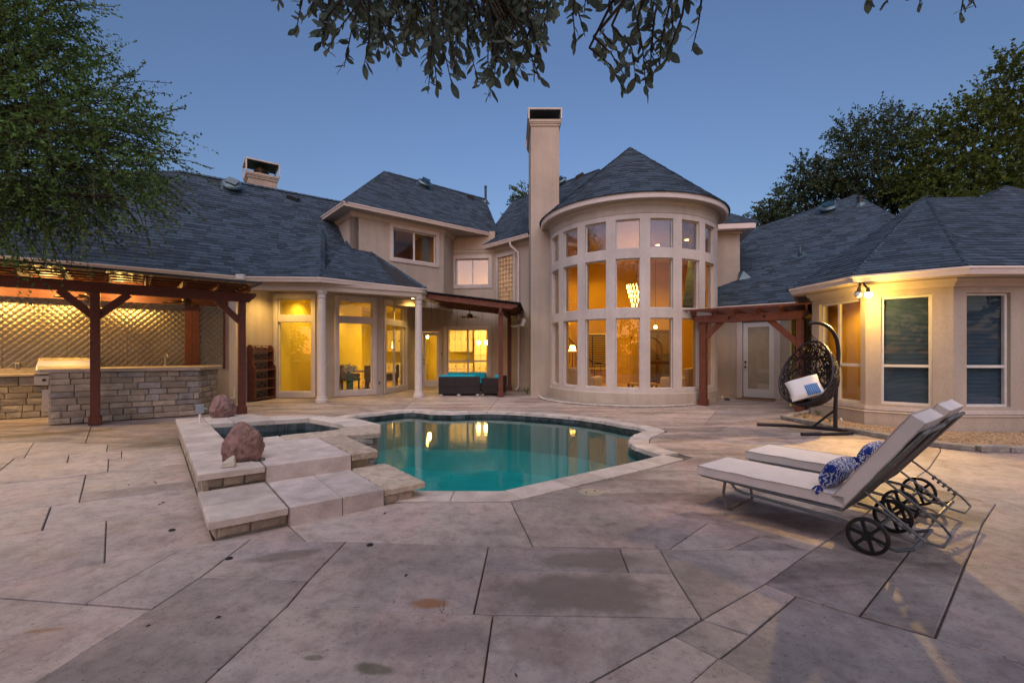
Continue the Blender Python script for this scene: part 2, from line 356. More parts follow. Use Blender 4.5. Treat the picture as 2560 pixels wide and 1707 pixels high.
def thing(name, label, cat, loc=(0, 0, 0), rz=0., group=None):
    o = bpy.data.objects.new(name, None); COL.objects.link(o); o.empty_display_size = .2
    o.location = loc; o.rotation_euler = (0, 0, rz); WORLD[o.name] = Matrix.Translation(V(loc)) @ Matrix.Rotation(rz, 4, 'Z')
    return tag(o, label, cat, group)
def copy_tree(o, parent=None):
    c = o.copy(); COL.objects.link(c)
    if parent: c.parent = parent
    for ch in [x for x in bpy.data.objects if x.parent == o]: copy_tree(ch, c)
    return c
LAMP = .8
def light(name, loc, power, col, parent=None, size=.05, typ='POINT', rot=None, spot=None, aim=None):
    L = bpy.data.lights.new(name, typ); L.energy = power * LAMP; L.color = col
    if typ == 'AREA': L.size = size
    else: L.shadow_soft_size = size
    if spot: L.spot_size = R(spot); L.spot_blend = .6
    o = bpy.data.objects.new(name, L); COL.objects.link(o); o.location = loc
    if rot: o.rotation_euler = rot
    if aim: o.rotation_euler = (V(loc) - V(aim)).to_track_quat('Z', 'Y').to_euler()
    if parent: o.parent = parent; o.matrix_parent_inverse = wmat(parent).inverted()
    return o
AMB = (1, .61, .16)
def FRM(p0, p1):
    """local frame of a wall seen from the garden: x along it (left to right), y into the house, z up"""
    p0, p1 = V((p0[0], p0[1], 0)), V((p1[0], p1[1], 0)); u = (p1 - p0).normalized(); M = Matrix.Identity(4)
    for i, ax in enumerate((u, V((-u.y, u.x, 0)), V((0, 0, 1)))):
        for j in range(3): M[j][i] = ax[j]
    M.translation = p0; return M, (p1 - p0).length
# ================================================================== GROUND
EXT = [(-18, -5), (16, -5), (16, 24), (-18, 24)]
pool = [(-.873, 4.66), (-.104, 4.65), (.8, 5.31), (1.67, 5.94), (2.147, 6.32), (2.03, 6.55), (1.92, 6.9), (1.90, 7.2), (1.98, 7.5), (2.13, 7.83), (2.36, 8.12), (2.55, 8.36), (2.46, 8.7), (2.21, 9.02), (1.9, 9.55), (1.476, 10.02),
        (.95, 10.38), (.351, 10.68), (-.15, 10.9), (-.61, 11.02), (-1.0, 10.95), (-1.446, 10.83), (-1.956, 10.9), (-2.25, 11.15), (-2.48, 11.28), (-2.74, 11.2), (-3.16, 10.75), (-3.55, 10.38), (-3.75, 9.9), (-3.8, 9.2), (-3.55, 8.2),
        (-2.9, 7.6), (-2.3, 7.2), (-2.1, 6.4), (-2.4, 6.15), (-1.7, 5.3), (-1.05, 4.62)]
COPN = 31          # the first points carry coping stones; the rest meets the spa wall
P_, Q_ = V((.777, .629)), V((-.629, .777)); F0 = V((-2.31, 3.43))
def pq(p, q): r = F0 + P_ * p + Q_ * q; return (r.x, r.y)
spa_outer = [pq(*a) for a in ((.025, .02), (.55, .01), (1.70, -.04), (1.80, .93), (1.67, .95), (1.68, 2.06), (2.14, 1.92), (2.45, 2.6), (2.37, 3.38), (1.95, 4.2), (1.5, 4.6), (1.08, 5.3), (.3, 5.28), (.025, 5.3))]
spa_in = [pq(*a) for a in ((.38, 2.56), (1.5, 2.54), (1.88, 2.62), (1.97, 3.05), (1.74, 4.02), (1.05, 4.22), (.33, 4.4))]
def offset_path(poly, d): return inset(poly, -d)
cop_out = offset_path(pool, .30)
def inside(pt, poly):
    x, y = pt; c = False; n = len(poly)
    for i in range(n):
        x1, y1 = poly[i]; x2, y2 = poly[(i + 1) % n]
        if (y1 > y) != (y2 > y) and x < (x2 - x1) * (y - y1) / (y2 - y1) + x1: c = not c
    return c
def sheet(name, loops, z, m, kind='structure', label=None):
    tri = tessellate_polygon([[V((p[0], p[1], 0)) for p in lp] for lp in loops]); flat = [p for lp in loops for p in lp]
    mb = MB(); mb.add([(p[0], p[1], z) for p in flat], [tuple(t) for t in tri]); return obj(name, mb, m, kind=kind, upface=True)
terrain = sheet('ground', [[(-900, -900), (900, -900), (900, 1500), (-900, 1500)], list(reversed(EXT))], -.07, 'grass')
patio = sheet('patio', [EXT, list(reversed(offset_path(pool, .12))), list(reversed(spa_in))], -.022, 'joint')
# --- joints of the paving, traced on the ground plane, then the slabs are the faces of that graph
def L(*pts): return [gp(x, y).to_2d() for x, y in pts]
segs = []
def J(pts, ext0=False, ext1=False):
    pts = [V(p) for p in pts]
    if ext0: pts = [pts[0] + (pts[0] - pts[1]).normalized() * 30] + pts
    if ext1: pts = pts + [pts[-1] + (pts[-1] - pts[-2]).normalized() * 30]
    segs.extend((pts[i], pts[i + 1]) for i in range(len(pts) - 1))
for i in range(4): J([EXT[i], EXT[(i + 1) % 4]])
for lp in (cop_out, spa_outer): J(list(lp) + [lp[0]])
J(L((0, 1145), (78, 1145), (266, 1130), (402, 1119), (460, 1112)), ext0=True)
J(L((0, 1106), (91, 1104), (270, 1110), (388, 1098), (450, 1090)), ext0=True)
J(L((0, 1080), (120, 1066), (233, 1060), (330, 1052), (420, 1043)), ext0=True)
J(L((230, 1059), (213, 1109))); J(L((91, 1103), (58, 1147))); J(L((270, 1108), (266, 1132)))
J(L((42, 1144), (-60, 1225)))
J(L((0, 1208), (161, 1194), (272, 1178), (425, 1163), (480, 1156)), ext0=True)
J(L((174, 1134), (168, 1158))); J(L((168, 1157), (272, 1147), (415, 1136), (470, 1130))); J(L((305, 1123), (304, 1146))); J(L((272, 1145), (271, 1180)))
J(L((215, 1185), (198, 1258))); J(L((206, 1233), (450, 1204), (500, 1198)))
J(L((0, 1282), (128, 1265), (200, 1254), (456, 1223), (520, 1214)), ext0=True); J(L((130, 1263), (104, 1328)))
J(L((0, 1343), (106, 1325), (268, 1300), (482, 1272), (540, 1262)), ext0=True); J(L((268, 1298), (262, 1408)))
J(L((0, 1453), (262, 1406), (460, 1370), (535, 1353)), ext0=True); J(L((460, 1368), (215, 1508)))
J(L((0, 1492), (215, 1508), (381, 1521)), ext0=True); J(L((629, 1345), (502, 1442), (381, 1521), (85, 1707)), ext1=True)
J(L((502, 1442), (770, 1450))); J(L((865, 1352), (770, 1450), (715, 1516), (510, 1707)), ext1=True)
J(L((520, 1357), (629, 1350), (765, 1352), (865, 1354), (1224, 1364), (1333, 1365), (1595, 1370), (1649, 1372), (2027, 1375), (2036, 1374)))
J(L((722, 1310), (765, 1352)))
J(L((1283, 1245), (1285, 1257), (1333, 1367))); J(L((1222, 1360), (1209, 1422), (1184, 1533)))
J(L((715, 1516), (1184, 1533), (1232, 1536), (1600, 1541), (1757, 1546))); J(L((1233, 1534), (1207, 1707)), ext1=True)
J(L((1208, 1422), (1572, 1430), (1682, 1432))); J(L((1548, 1368), (1573, 1432))); J(L((1649, 1370), (1682, 1432), (1756, 1548)))
J(L((2352, 1127), (2322, 1170), (2203, 1254), (2131, 1308), (2032, 1374), (1912, 1457), (1759, 1547), (1500, 1691)), ext1=True)
J(L((1440, 1216), (1509, 1238), (1770, 1306), (2034, 1374)))
J(L((1908, 1457), (1991, 1488), (2149, 1538), (2560, 1655)), ext1=True); J(L((1685, 1588), (1797, 1644), (1910, 1707)), ext1=True)
J(L((1762, 1543), (1874, 1585))); J(L((1993, 1486), (1874, 1585), (1797, 1644), (1725, 1707)), ext1=True)
J(L((2560, 1150), (2455, 1310), (2410, 1416), (2340, 1600)), ext0=False); J(L((2289, 1358), (2149, 1540))); J(L((2391, 1234), (2289, 1360))); J(L((2470, 1135), (2391, 1234)))
J(L((2137, 1300), (2289, 1358), (2420, 1395))); J(L((2270, 1205), (2391, 1234), (2500, 1262)))
J(L((1676, 1374), (1780, 1307))); J(L((1824, 1376), (1945, 1345), (1980, 1358)) ) if 0 else None
J(L((1824, 1378), (1900, 1338)))
# rear deck
J(L((1701, 1128), (1785, 1134), (1960, 1150), (2352, 1127)), ); J(L((1620, 1075), (1760, 1062), (1960, 1046)))
J(L((816, 1006), (904, 1021), (960, 1030))); J(L((816, 1006), (790, 994))); J(L((1046, 992), (1020, 1012), (1000, 1030))); J(L((1046, 993), (1150, 978)))
J(L((1450, 1042), (1560, 1016))); J(L((1785, 1132), (1740, 1090), (1790, 1030), (1752, 1010))); J(L((602, 1034), (700, 1016), (816, 1006)))
J(L((602, 1034), (632, 1036))); J(L((1960, 1046), (1900, 1008), (1880, 996))); J(L((1954, 1049), (2061, 1069), (2184, 1092), (2312, 1114), (2440, 1130), (2560, 1136)), ext1=True)
J(L((1954, 1049), (2031, 1032)))
J(L((2352, 1127), (2349, 1114)))
for a, b in (((-7.8, 14.4), (-7.8, 24)), ((-18, 13.5), (-8.4, 10.9)), ((-8.4, 10.9), (-6.5, 10.7)), ((-8.4, 10.9), (-7.9, 12.8)), ((-.4, 14.7), (.6, 15.3)), ((.6, 15.3), (1.5, 24)), ((6.6, 14.9), (16, 14.9)), ((5.3, 12.7), (6.6, 14.9)), ((7, 10.5), (16, 10.5)), ((-.4, 14.7), (-3.05, 14.63)), ((-.6, 11.2), (-.4, 14.7)), ((-5.57, 13.1), (-7.8, 14.4)), ((3.9, 12.2), (5.3, 12.7)), ((3.9, 12.2), (1.2, 13.9)), ((1.2, 13.9), (.6, 15.3))): J([a, b])
def faces_of(segs):
    pts = []
    def pid(p, tol=.05):
        for i, q in enumerate(pts):
            if (q - p).length < tol: return i
        pts.append(V(p)); return len(pts) - 1
    S = [(V(a), V(b)) for a, b in segs if (V(a) - V(b)).length > .02]; cuts = [[0., 1.] for _ in S]
    for i in range(len(S)):
        a, b = S[i]; d = b - a
        for j in range(len(S)):
            if i == j: continue
            c, e = S[j]; f = e - c; den = d.x * f.y - d.y * f.x
            if abs(den) > 1e-9:
                t = ((c.x - a.x) * f.y - (c.y - a.y) * f.x) / den; s_ = ((c.x - a.x) * d.y - (c.y - a.y) * d.x) / den
                tl = .06 / f.length
                if -1e-9 <= t <= 1 + 1e-9 and -tl <= s_ <= 1 + tl: cuts[i].append(min(1, max(0, t)))
            for q in (c, e):
                t = (q - a).dot(d) / d.dot(d)
                if 0 < t < 1 and (a + d * t - q).length < .06: cuts[i].append(t)
    E = set()
    for (a, b), cs in zip(S, cuts):
        cs = sorted(cs); ids = [pid(a + (b - a) * t) for t in cs]
        for x, y in zip(ids, ids[1:]):
            if x != y: E.add((min(x, y), max(x, y)))
    while True:
        deg = {}
        for x, y in E: deg[x] = deg.get(x, 0) + 1; deg[y] = deg.get(y, 0) + 1
        bad = [e for e in E if deg[e[0]] < 2 or deg[e[1]] < 2]
        if not bad: break
        E -= set(bad)
    adj = {}
    for x, y in E: adj.setdefault(x, []).append(y); adj.setdefault(y, []).append(x)
    for x in adj: adj[x].sort(key=lambda y: math.atan2(pts[y].y - pts[x].y, pts[y].x - pts[x].x))
    seen = set(); out = []
    for x in adj:
        for y in adj[x]:
            if (x, y) in seen: continue
            loop = []; a, b = x, y
            while (a, b) not in seen:
                seen.add((a, b)); loop.append(a); nb = adj[b]; k = nb.index(a); a, b = b, nb[(k - 1) % len(nb)]
            P = [tuple(pts[i]) for i in loop]; ar = sum(P[i][0] * P[(i + 1) % len(P)][1] - P[(i + 1) % len(P)][0] * P[i][1] for i in range(len(P))) / 2
            if ar > .015: out.append(P)
    return out
def spt(P):
    tri = tessellate_polygon([[V((p[0], p[1], 0)) for p in P]]); best = max(tri, key=lambda t: abs((V(P[t[1]]) - V(P[t[0]])).cross(V(P[t[2]]) - V(P[t[0]]))))
    return tuple(sum(P[i][k] for i in best) / 3 for k in (0, 1))
nslab = 0
for P in faces_of(segs):
    c = spt(P)
    if inside(c, cop_out) or inside(c, spa_outer): continue
    Pi = inset(P, random.choice((.003, .004, .0055))); dz = random.uniform(-.003, .003); tx, ty = random.uniform(-.0012, .0012), random.uniform(-.0012, .0012)
    n = len(Pi); ins = inset(Pi, .006)
    zf = lambda p: dz + max(-.004, min(.004, (p[0] - c[0]) * tx + (p[1] - c[1]) * ty))
    tri = tessellate_polygon([[V((p[0], p[1], 0)) for p in ins]])
    mb = MB(); mb.add([(p[0], p[1], -.06) for p in Pi] + [(p[0], p[1], zf(p) - .005) for p in Pi] + [(p[0], p[1], zf(p)) for p in ins],
                      [(i, (i + 1) % n, n + (i + 1) % n, n + i) for i in range(n)] + [(n + i, n + (i + 1) % n, 2 * n + (i + 1) % n, 2 * n + i) for i in range(n)] + [tuple(2 * n + k for k in t) for t in tri])
    deck = c[1] > 7.2 or (c[0] > 2.2 and c[1] > 3) ; nslab += 1
    obj('paving_slab', mb, 'patio_deck' if deck else 'patio', patio)
print('slabs', nslab)
# ================================================================== POOL
pool_t = thing('swimming_pool', 'free-form swimming pool with stone coping and dark waterline tiles', 'pool', (0, 7.5, 0))
WL = -.125
mb = MB(); n = len(pool); dee = inset(pool, .25)
tri = tessellate_polygon([[V((p[0], p[1], 0)) for p in dee]])
mb.add([(p[0], p[1], -.03) for p in pool] + [(p[0], p[1], -.9) for p in pool] + [(p[0], p[1], -1.35) for p in dee],
       [(i, (i + 1) % n, n + (i + 1) % n, n + i) for i in range(n)] + [(n + i, n + (i + 1) % n, 2 * n + (i + 1) % n, 2 * n + i) for i in range(n)] + [tuple(2 * n + k for k in t) for t in tri])
obj('basin', mb, 'plaster', pool_t)
w_o = sheet('pool_water', [offset_path(pool, -.004)], WL, 'water')
def resample(path, step, closed=False):
    P = [V(p) for p in path] + ([V(path[0])] if closed else []); out = []; 
    tot = sum((P[i + 1] - P[i]).length for i in range(len(P) - 1)); k = max(1, round(tot / step)); st = tot / k; acc = 0; nxt = 0; i = 0
    for j in range(k + 1):
        t = j * st
        while i < len(P) - 2 and acc + (P[i + 1] - P[i]).length < t - 1e-9: acc += (P[i + 1] - P[i]).length; i += 1
        sl = (P[i + 1] - P[i]).length; out.append(P[i] + (P[i + 1] - P[i]) * min(1, (t - acc) / sl))
    return out
def band(path, out_d, k, j0, j1):
    pass
front = [(-1.2, 4.665)] + pool[0:5]; back = pool[4:COPN - 1]
def coping(path, step, name, m, parent, rough=.0, wd=.30):
    P = [V(p) for p in path]; fine = resample(path, .06)
    N = len(fine); nrm = []
    for i in range(N):
        d = (fine[min(N - 1, i + 1)] - fine[max(0, i - 1)]).normalized(); nrm.append(V((d.y, -d.x)))
    # outward = away from the water: the path runs counter-clockwise, outward is on its right
    i = 0
    while i < N - 1:
        k = min(N - 1, i + max(3, int(random.uniform(.8, 1.25) * step / .06)))
        if N - 1 - k < 3: k = N - 1
        seg = range(i, k + 1); mb = MB(); vs = []; 
        g = .004
        for c, q in enumerate(seg):
            a = fine[q]; o = nrm[q]; t = V((-o.y, o.x)) * (g if c == 0 else (-g if q == k else 0))
            ji = rough * random.uniform(-1, 1)
            inn = a + t - o * (.035 + ji); out = a + t + o * (wd - .008)
            vs += [(inn.x, inn.y, -.05), (inn.x - o.x * -.012, inn.y + o.y * .012, .004 + ji * .2), (inn.x + o.x * .02, inn.y + o.y * .02, .012), (out.x - o.x * .01, out.y - o.y * .01, .012), (out.x, out.y, .006), (out.x, out.y, -.05)]
        fs = []; m6 = 6; ns = len(vs) // 6
        for c in range(ns - 1):
            for h in range(6): fs.append((c * 6 + h, (c + 1) * 6 + h, (c + 1) * 6 + (h + 1) % 6, c * 6 + (h + 1) % 6))
        fs += [tuple(range(6)), tuple(reversed(range((ns - 1) * 6, ns * 6)))]
        mb.add(vs, fs); obj(name, mb, m, parent); i = k
coping(front, .55, 'coping_stone', 'coping', pool_t); coping(back, .5, 'coping_stone', 'coping', pool_t, .012)
def tiles(path, step, z0, z1, parent, side=-1):
    P = resample(path, step)
    for a, b in zip(P, P[1:]):
        d = (b - a).normalized(); o = V((d.y, -d.x)) * side; a2 = a + d * .003; b2 = b - d * .003; mb = MB()
        q = [a2 + o * .012, b2 + o * .012, b2, a2]; mb.prism([(x.x, x.y) for x in q], z0, z1); obj('wall_tile', mb, 'tile', parent)
tiles(pool[4:COPN], .155, -.19, -.045, pool_t)
# ================================================================== SPA AND STEPS
spa = thing('stone_spa', 'raised stone spa with two broad steps beside the pool', 'spa', (*pq(.9, 2.6), 0))
ZL, ZU = .165, .335
body = MB()
n = len(spa_outer); lowp = [pq(*a) for a in ((.03, .03), (.54, .01), (1.72, -.02), (1.72, .95), (.03, .95))]
body.prism([pq(*a) for a in ((.56, .02), (1.36, .0), (1.36, .98), (.56, .98))], -.03, ZL - .012)
body.prism([pq(*a) for a in ((.04, .05), (.56, .04), (.56, .98), (.04, .98))], -.03, ZL - .06)
body.prism([pq(*a) for a in ((1.36, .03), (1.68, .0), (1.68, .98), (1.36, .98))], -1.3, ZL - .06)
inn = spa_in
rim = [pq(*a) for a in ((.04, .98), (.56, .96), (1.36, .93), (1.60, .95), (1.60, 2.10), (2.08, 2.0), (2.38, 2.6), (2.30, 3.36), (1.9, 4.13), (1.46, 4.52), (1.04, 5.24), (.3, 5.24), (.04, 5.29))]
def ring_prism(mb, outer, hole, z0, z1):
    tri = tessellate_polygon([[V((p[0], p[1], 0)) for p in outer], [V((p[0], p[1], 0)) for p in reversed(hole)]]); fl = list(outer) + list(reversed(hole))
    mb.add([(p[0], p[1], z1) for p in fl], [tuple(t) for t in tri])
    for lp in (outer, hole):
        k = len(lp); mb.add([(p[0], p[1], z0) for p in lp] + [(p[0], p[1], z1) for p in lp], [(i, (i + 1) % k, k + (i + 1) % k, k + i) for i in range(k)])
ring_prism(body, rim, inn, -1.3, ZU - .065)
obj('body', body, 'mortar', spa)
mb = MB(); k = len(inn); mb.add([(p[0], p[1], -.45) for p in inset(inn, .1)] + [(p[0], p[1], .05) for p in inset(inn, .004)], [(i, (i + 1) % k, k + (i + 1) % k, k + i) for i in range(k)] + [tuple(range(k))]); obj('basin', mb, 'plaster_spa', spa)
sheet('spa_water', [inset(inn, .006)], .155, 'water_spa')
tiles([V(p) for p in inn] + [V(inn[0])], .15, .03, ZU - .075, spa, side=-1)
def slab(poly, z, th, m='coping', rough=0., nm='step_slab'):
    P = [pq(*a) for a in poly]; P = inset(P, .004)
    if rough:
        Q = resample(P, .07, True)[:-1]; P = [(p.x + random.uniform(-1, 1) * rough, p.y + random.uniform(-1, 1) * rough) for p in Q]
    mb = MB(); mb.prism(P, z - th, z + random.uniform(-.002, .002), ch=.009 if not rough else .015); obj(nm, mb, m, spa)
qs = [.90, 1.5, 2.02, 2.5]
for a, b in zip(qs, qs[1:]): slab(((-.02, a), (.53, a - .03 if a < 1 else a), (.53, b), (-.02, b)), ZU, .065)
qs = [2.5, 2.8, 3.12, 3.45, 3.85, 4.4]
for a, b in zip(qs, qs[1:]): slab(((-.02, a), (.40 - .012 * (a - 2.5), a), (.40 - .012 * (b - 2.5), b), (-.02, b)), ZU, .065)
slab(((-.02, 4.4), (.36, 4.4), (.36, 5.3), (-.02, 5.38)), ZU, .065)
slab(((.54, .87), (1.37, .84), (1.37, 2.12), (.54, 2.15)), ZU, .2, 'tread', nm='tread')
slab(((1.38, .84), (1.69, .82), (1.70, 2.08), (1.38, 2.11)), ZU, .075, 'coping_rough', .012)
slab(((.54, 2.16), (1.0, 2.135), (1.0, 2.56), (.36, 2.575)), ZU, .065); slab(((1.0, 2.135), (1.70, 2.09), (1.53, 2.55), (1.0, 2.56)), ZU, .07, 'coping_rough', .008)
slab(((1.71, 2.08), (2.16, 1.92), (2.46, 2.62), (1.96, 2.78), (1.9, 2.62), (1.53, 2.55)), ZU, .075, 'coping_rough', .012)
slab(((1.96, 2.78), (2.46, 2.62), (2.40, 3.40), (1.90, 3.40), (1.98, 3.05)), ZU, .07, 'coping'); slab(((1.90, 3.40), (2.40, 3.40), (1.97, 4.22), (1.75, 4.03)), ZU, .07)
slab(((1.75, 4.03), (1.97, 4.22), (1.5, 4.62), (1.25, 4.70), (1.25, 4.17)), ZU, .065); slab(((1.25, 4.17), (1.25, 4.70), (1.08, 5.3), (.7, 5.3), (.7, 4.30)), ZU, .065); slab(((.7, 4.30), (.7, 5.3), (.36, 5.3), (.36, 4.4)), ZU, .065)
for a, b in ((-.03, .42), (.42, .92)): slab(((-.02, a), (.54, a - .015 if a < 0 else a), (.54, b), (-.02, b)), ZL, .06)
for a, b in ((.55, .98), (.98, 1.37)): slab(((a, -.045 if a < .9 else -.055), (b, -.055), (b, .86), (a, .87)), ZL, .18, 'tread', nm='tread')
slab(((1.38, -.065), (1.80, -.08), (1.80, .92), (1.38, .90)), ZL, .065, 'coping_rough', .012)
def stone(mb, M, x0, x1, z0, z1, proud, j=.006):
    """one rough-faced block standing out of a wall (local frame of the wall, -y is outward)"""
    c = .012; r = lambda a: a + random.uniform(-j, j); g = .004
    o = [(x0 + g, 0.03, z0 + g), (x1 - g, 0.03, z0 + g), (x1 - g, 0.03, z1 - g), (x0 + g, 0.03, z1 - g)]
    e = [(r(x0 + g), -proud + .008, r(z0 + g)), (r(x1 - g), -proud + .008, r(z0 + g)), (r(x1 - g), -proud + .008, r(z1 - g)), (r(x0 + g), -proud + .008, r(z1 - g))]
    f = [(x0 + c + random.uniform(0, .01), -proud - random.uniform(0, .01), z0 + c), (x1 - c - random.uniform(0, .01), -proud - random.uniform(0, .01), z0 + c), (x1 - c, -proud - random.uniform(0, .01), z1 - c - random.uniform(0, .008)), (x0 + c, -proud - random.uniform(0, .01), z1 - c)]
    mc = ((x0 + x1) / 2 + random.uniform(-.02, .02), -proud - random.uniform(.004, .018), (z0 + z1) / 2 + random.uniform(-.01, .01))
    mb.add(o + e + f + [mc], [(i, (i + 1) % 4, 4 + (i + 1) % 4, 4 + i) for i in range(4)] + [(4 + i, 4 + (i + 1) % 4, 8 + (i + 1) % 4, 8 + i) for i in range(4)] + [(8 + i, 8 + (i + 1) % 4, 12) for i in range(4)], M)
def course(parent, a, b, z0, z1, lens, proud=.012, m='stone', nm='riser_stone'):
    M, Lg = FRM(a, b); x = 0
    while x < Lg - .02:
        w_ = random.uniform(*lens); x2 = x + w_
        if Lg - x2 < lens[0] * .6: x2 = Lg
        mb = MB(); stone(mb, M, x, x2, z0, z1, proud); obj(nm, mb, m if isinstance(m, str) else random.choice(m), parent); x = x2
course(spa, pq(.05, .045), pq(.55, .035), .005, ZL - .062, (.13, .3)); course(spa, pq(.05, .97), pq(.55, .95), ZL + .004, ZU - .067, (.13, .32))
course(spa, pq(.04, 5.28), pq(.04, .05), .005, .10, (.16, .4)); course(spa, pq(.04, 5.28), pq(.04, .95), .10, ZU - .067, (.16, .36))
for a, b in (((1.60, .95), (1.60, 2.10)), ((1.60, 2.10), (2.08, 2.0)), ((2.08, 2.0), (2.38, 2.6)), ((2.38, 2.6), (2.30, 3.36)), ((2.30, 3.36), (1.9, 4.13))):
    for z0, z1 in ((-.16, -.05), (-.05, .06), (.06, .165), (.165, ZU - .072)): course(spa, pq(*a), pq(*b), z0, z1, (.18, .34), .02, 'stone_grey')
for z0, z1 in ((-.15, -.02), (-.02, ZL - .064)): course(spa, pq(1.38, .03), pq(1.68, .0), z0, z1, (.25, .34), .02, 'coping_rough'); course(spa, pq(1.68, .0), pq(1.68, .98), z0, z1, (.3, .5), .02, 'coping_rough')
# ================================================================== GRAVEL BEDS
def pebbles(name, poly, num, m, label):
    xs = [p[0] for p in poly]; ys = [p[1] for p in poly]; mb = MB(); c = 0
    oc = [(1, 0, 0), (-1, 0, 0), (0, 1, 0), (0, -1, 0), (0, 0, 1), (0, 0, -1)]; of = [(0, 2, 4), (2, 1, 4), (1, 3, 4), (3, 0, 4), (2, 0, 5), (1, 2, 5), (3, 1, 5), (0, 3, 5)]
    mb.prism(poly, .008, .03)
    while c < num:
        x, y = random.uniform(min(xs), max(xs)), random.uniform(min(ys), max(ys))
        if not inside((x, y), poly): continue
        s_ = random.uniform(.008, .020); Mx = Matrix.Translation((x, y, .032)) @ Matrix.Rotation(random.uniform(0, 6), 4, 'Z') @ Matrix.Rotation(random.uniform(-.6, .6), 4, 'X') @ Matrix.Diagonal((s_ * 1.5, s_, s_ * .7, 1))
        mb.add(oc, of, Mx); c += 1
    return obj(name, mb, m, kind='stuff', label=label, cat='gravel')
bed = [gp(1960, 1048).to_2d()[:], gp(2061, 1068).to_2d()[:], gp(2184, 1091).to_2d()[:], gp(2312, 1113).to_2d()[:], gp(2440, 1128).to_2d()[:], (9.3, 6.42), (12, 6.3), (12, 8.12), (8.03, 8.14), (7.04, 8.93), (6.98, 10.4), gp(2031, 1033).to_2d()[:]]
bed = [tuple(b) for b in bed]
pebbles('gravel_bed', inset(bed, .05), 5200, 'gravel', 'tan gravel bed along the bay window wall')
edge = thing('bed_edging', 'low stone edging around the gravel bed by the bay windows', 'edging', (6.3, 7.7, 0))
ep = [bed[11]] + bed[0:7]
for a, b in zip(ep, ep[1:]):
    a, b = V(a), V(b); Lg = (b - a).length; k = max(1, round(Lg / .42)); d = (b - a) / k; o = V((d.y, -d.x)).normalized()
    for i in range(k):
        q0 = a + d * (i + .01); q1 = a + d * (i + .99); j = random.uniform(-.012, .012); h = .085 + random.uniform(-.015, .015)
        mb = MB(); mb.prism([(p.x, p.y) for p in (q0 + o * (.07 + j), q1 + o * (.07 - j), q1 - o * .06, q0 - o * .06)], .006, h, ch=.014); obj('edging_stone', mb, 'stone_grey', edge)
TH = R(14.75); TC = V((15.36 * math.sin(TH), 15.36 * math.cos(TH))); TR = 2.64
def tw(r, psi): return TC + (V((-math.sin(TH), -math.cos(TH))) * math.cos(psi) + V((math.cos(TH), -math.sin(TH))) * math.sin(psi)) * r
cres = [tuple(tw(2.70, R(a))) for a in range(-80, 41, 8)]; cro = [tuple(tw(2.70 + .05 + .42 * math.sin(R((40 - a) * 1.1)) ** 1.0 * (1 if a > -60 else .9), R(a))) for a in range(40, -81, -8)]
pebbles('gravel_strip', cres + cro, 1500, 'gravel_grey', 'grey gravel strip curving round the tower base')
edge2 = thing('bed_edging', 'thin curved stone edging round the tower base', 'edging', (*tw(3, 0), 0))
for a, b in zip(cro, cro[1:]):
    a, b = V(a), V(b); d = b - a; o = V((d.y, -d.x)).normalized(); mb = MB(); mb.prism([(p.x, p.y) for p in (a + d * .02 + o * .0, b - d * .02, b - d * .02 + o * .09, a + d * .02 + o * .09)], .006, .05, ch=.01); obj('edging_stone', mb, 'coping', edge2)
# ================================================================== HOUSE
glass_mat('glass_plain', (.95, .96, .96), 0.)
house = thing('house', 'sprawling beige stucco house with dark shingle roofs and a round window tower', 'house', (0, 16, 0))
def wall(p0, p1, z0, z1, ops=(), th=.22, m='stucco', name='wall', back='room_cream'):
    M, Lg = FRM(p0, p1); xs = sorted({0, Lg, *[o[0] for o in ops], *[o[1] for o in ops]}); zs = sorted({z0, z1, *[o[2] for o in ops], *[o[3] for o in ops]})
    mb = MB(); bk = MB()
    for a, b in zip(xs, xs[1:]):
        for c, d in zip(zs, zs[1:]):
            if any(o[0] <= a + 1e-6 and b <= o[1] + 1e-6 and o[2] <= c + 1e-6 and d <= o[3] + 1e-6 for o in ops): continue
            mb.add([(a, 0, c), (b, 0, c), (b, 0, d), (a, 0, d)], [(0, 1, 2, 3)], M); bk.add([(a, th, c), (b, th, c), (b, th, d), (a, th, d)], [(0, 3, 2, 1)], M)
    for o in ops:
        a, b, c, d = o; q = [(a, c), (b, c), (b, d), (a, d)]
        for i in range(4):
            (x1, y1), (x2, y2) = q[i], q[(i + 1) % 4]; mb.add([(x1, 0, y1), (x2, 0, y2), (x2, th, y2), (x1, th, y1)], [(0, 1, 2, 3)], M)
    q = [(0, z0), (Lg, z0), (Lg, z1), (0, z1)]
    for i in range(4):
        (x1, y1), (x2, y2) = q[i], q[(i + 1) % 4]; mb.add([(x1, 0, y1), (x2, 0, y2), (x2, th, y2), (x1, th, y1)], [(0, 1, 2, 3)], M)
    o = obj(name, mb, m, house); obj('inner_face', bk, back, o); return M, Lg
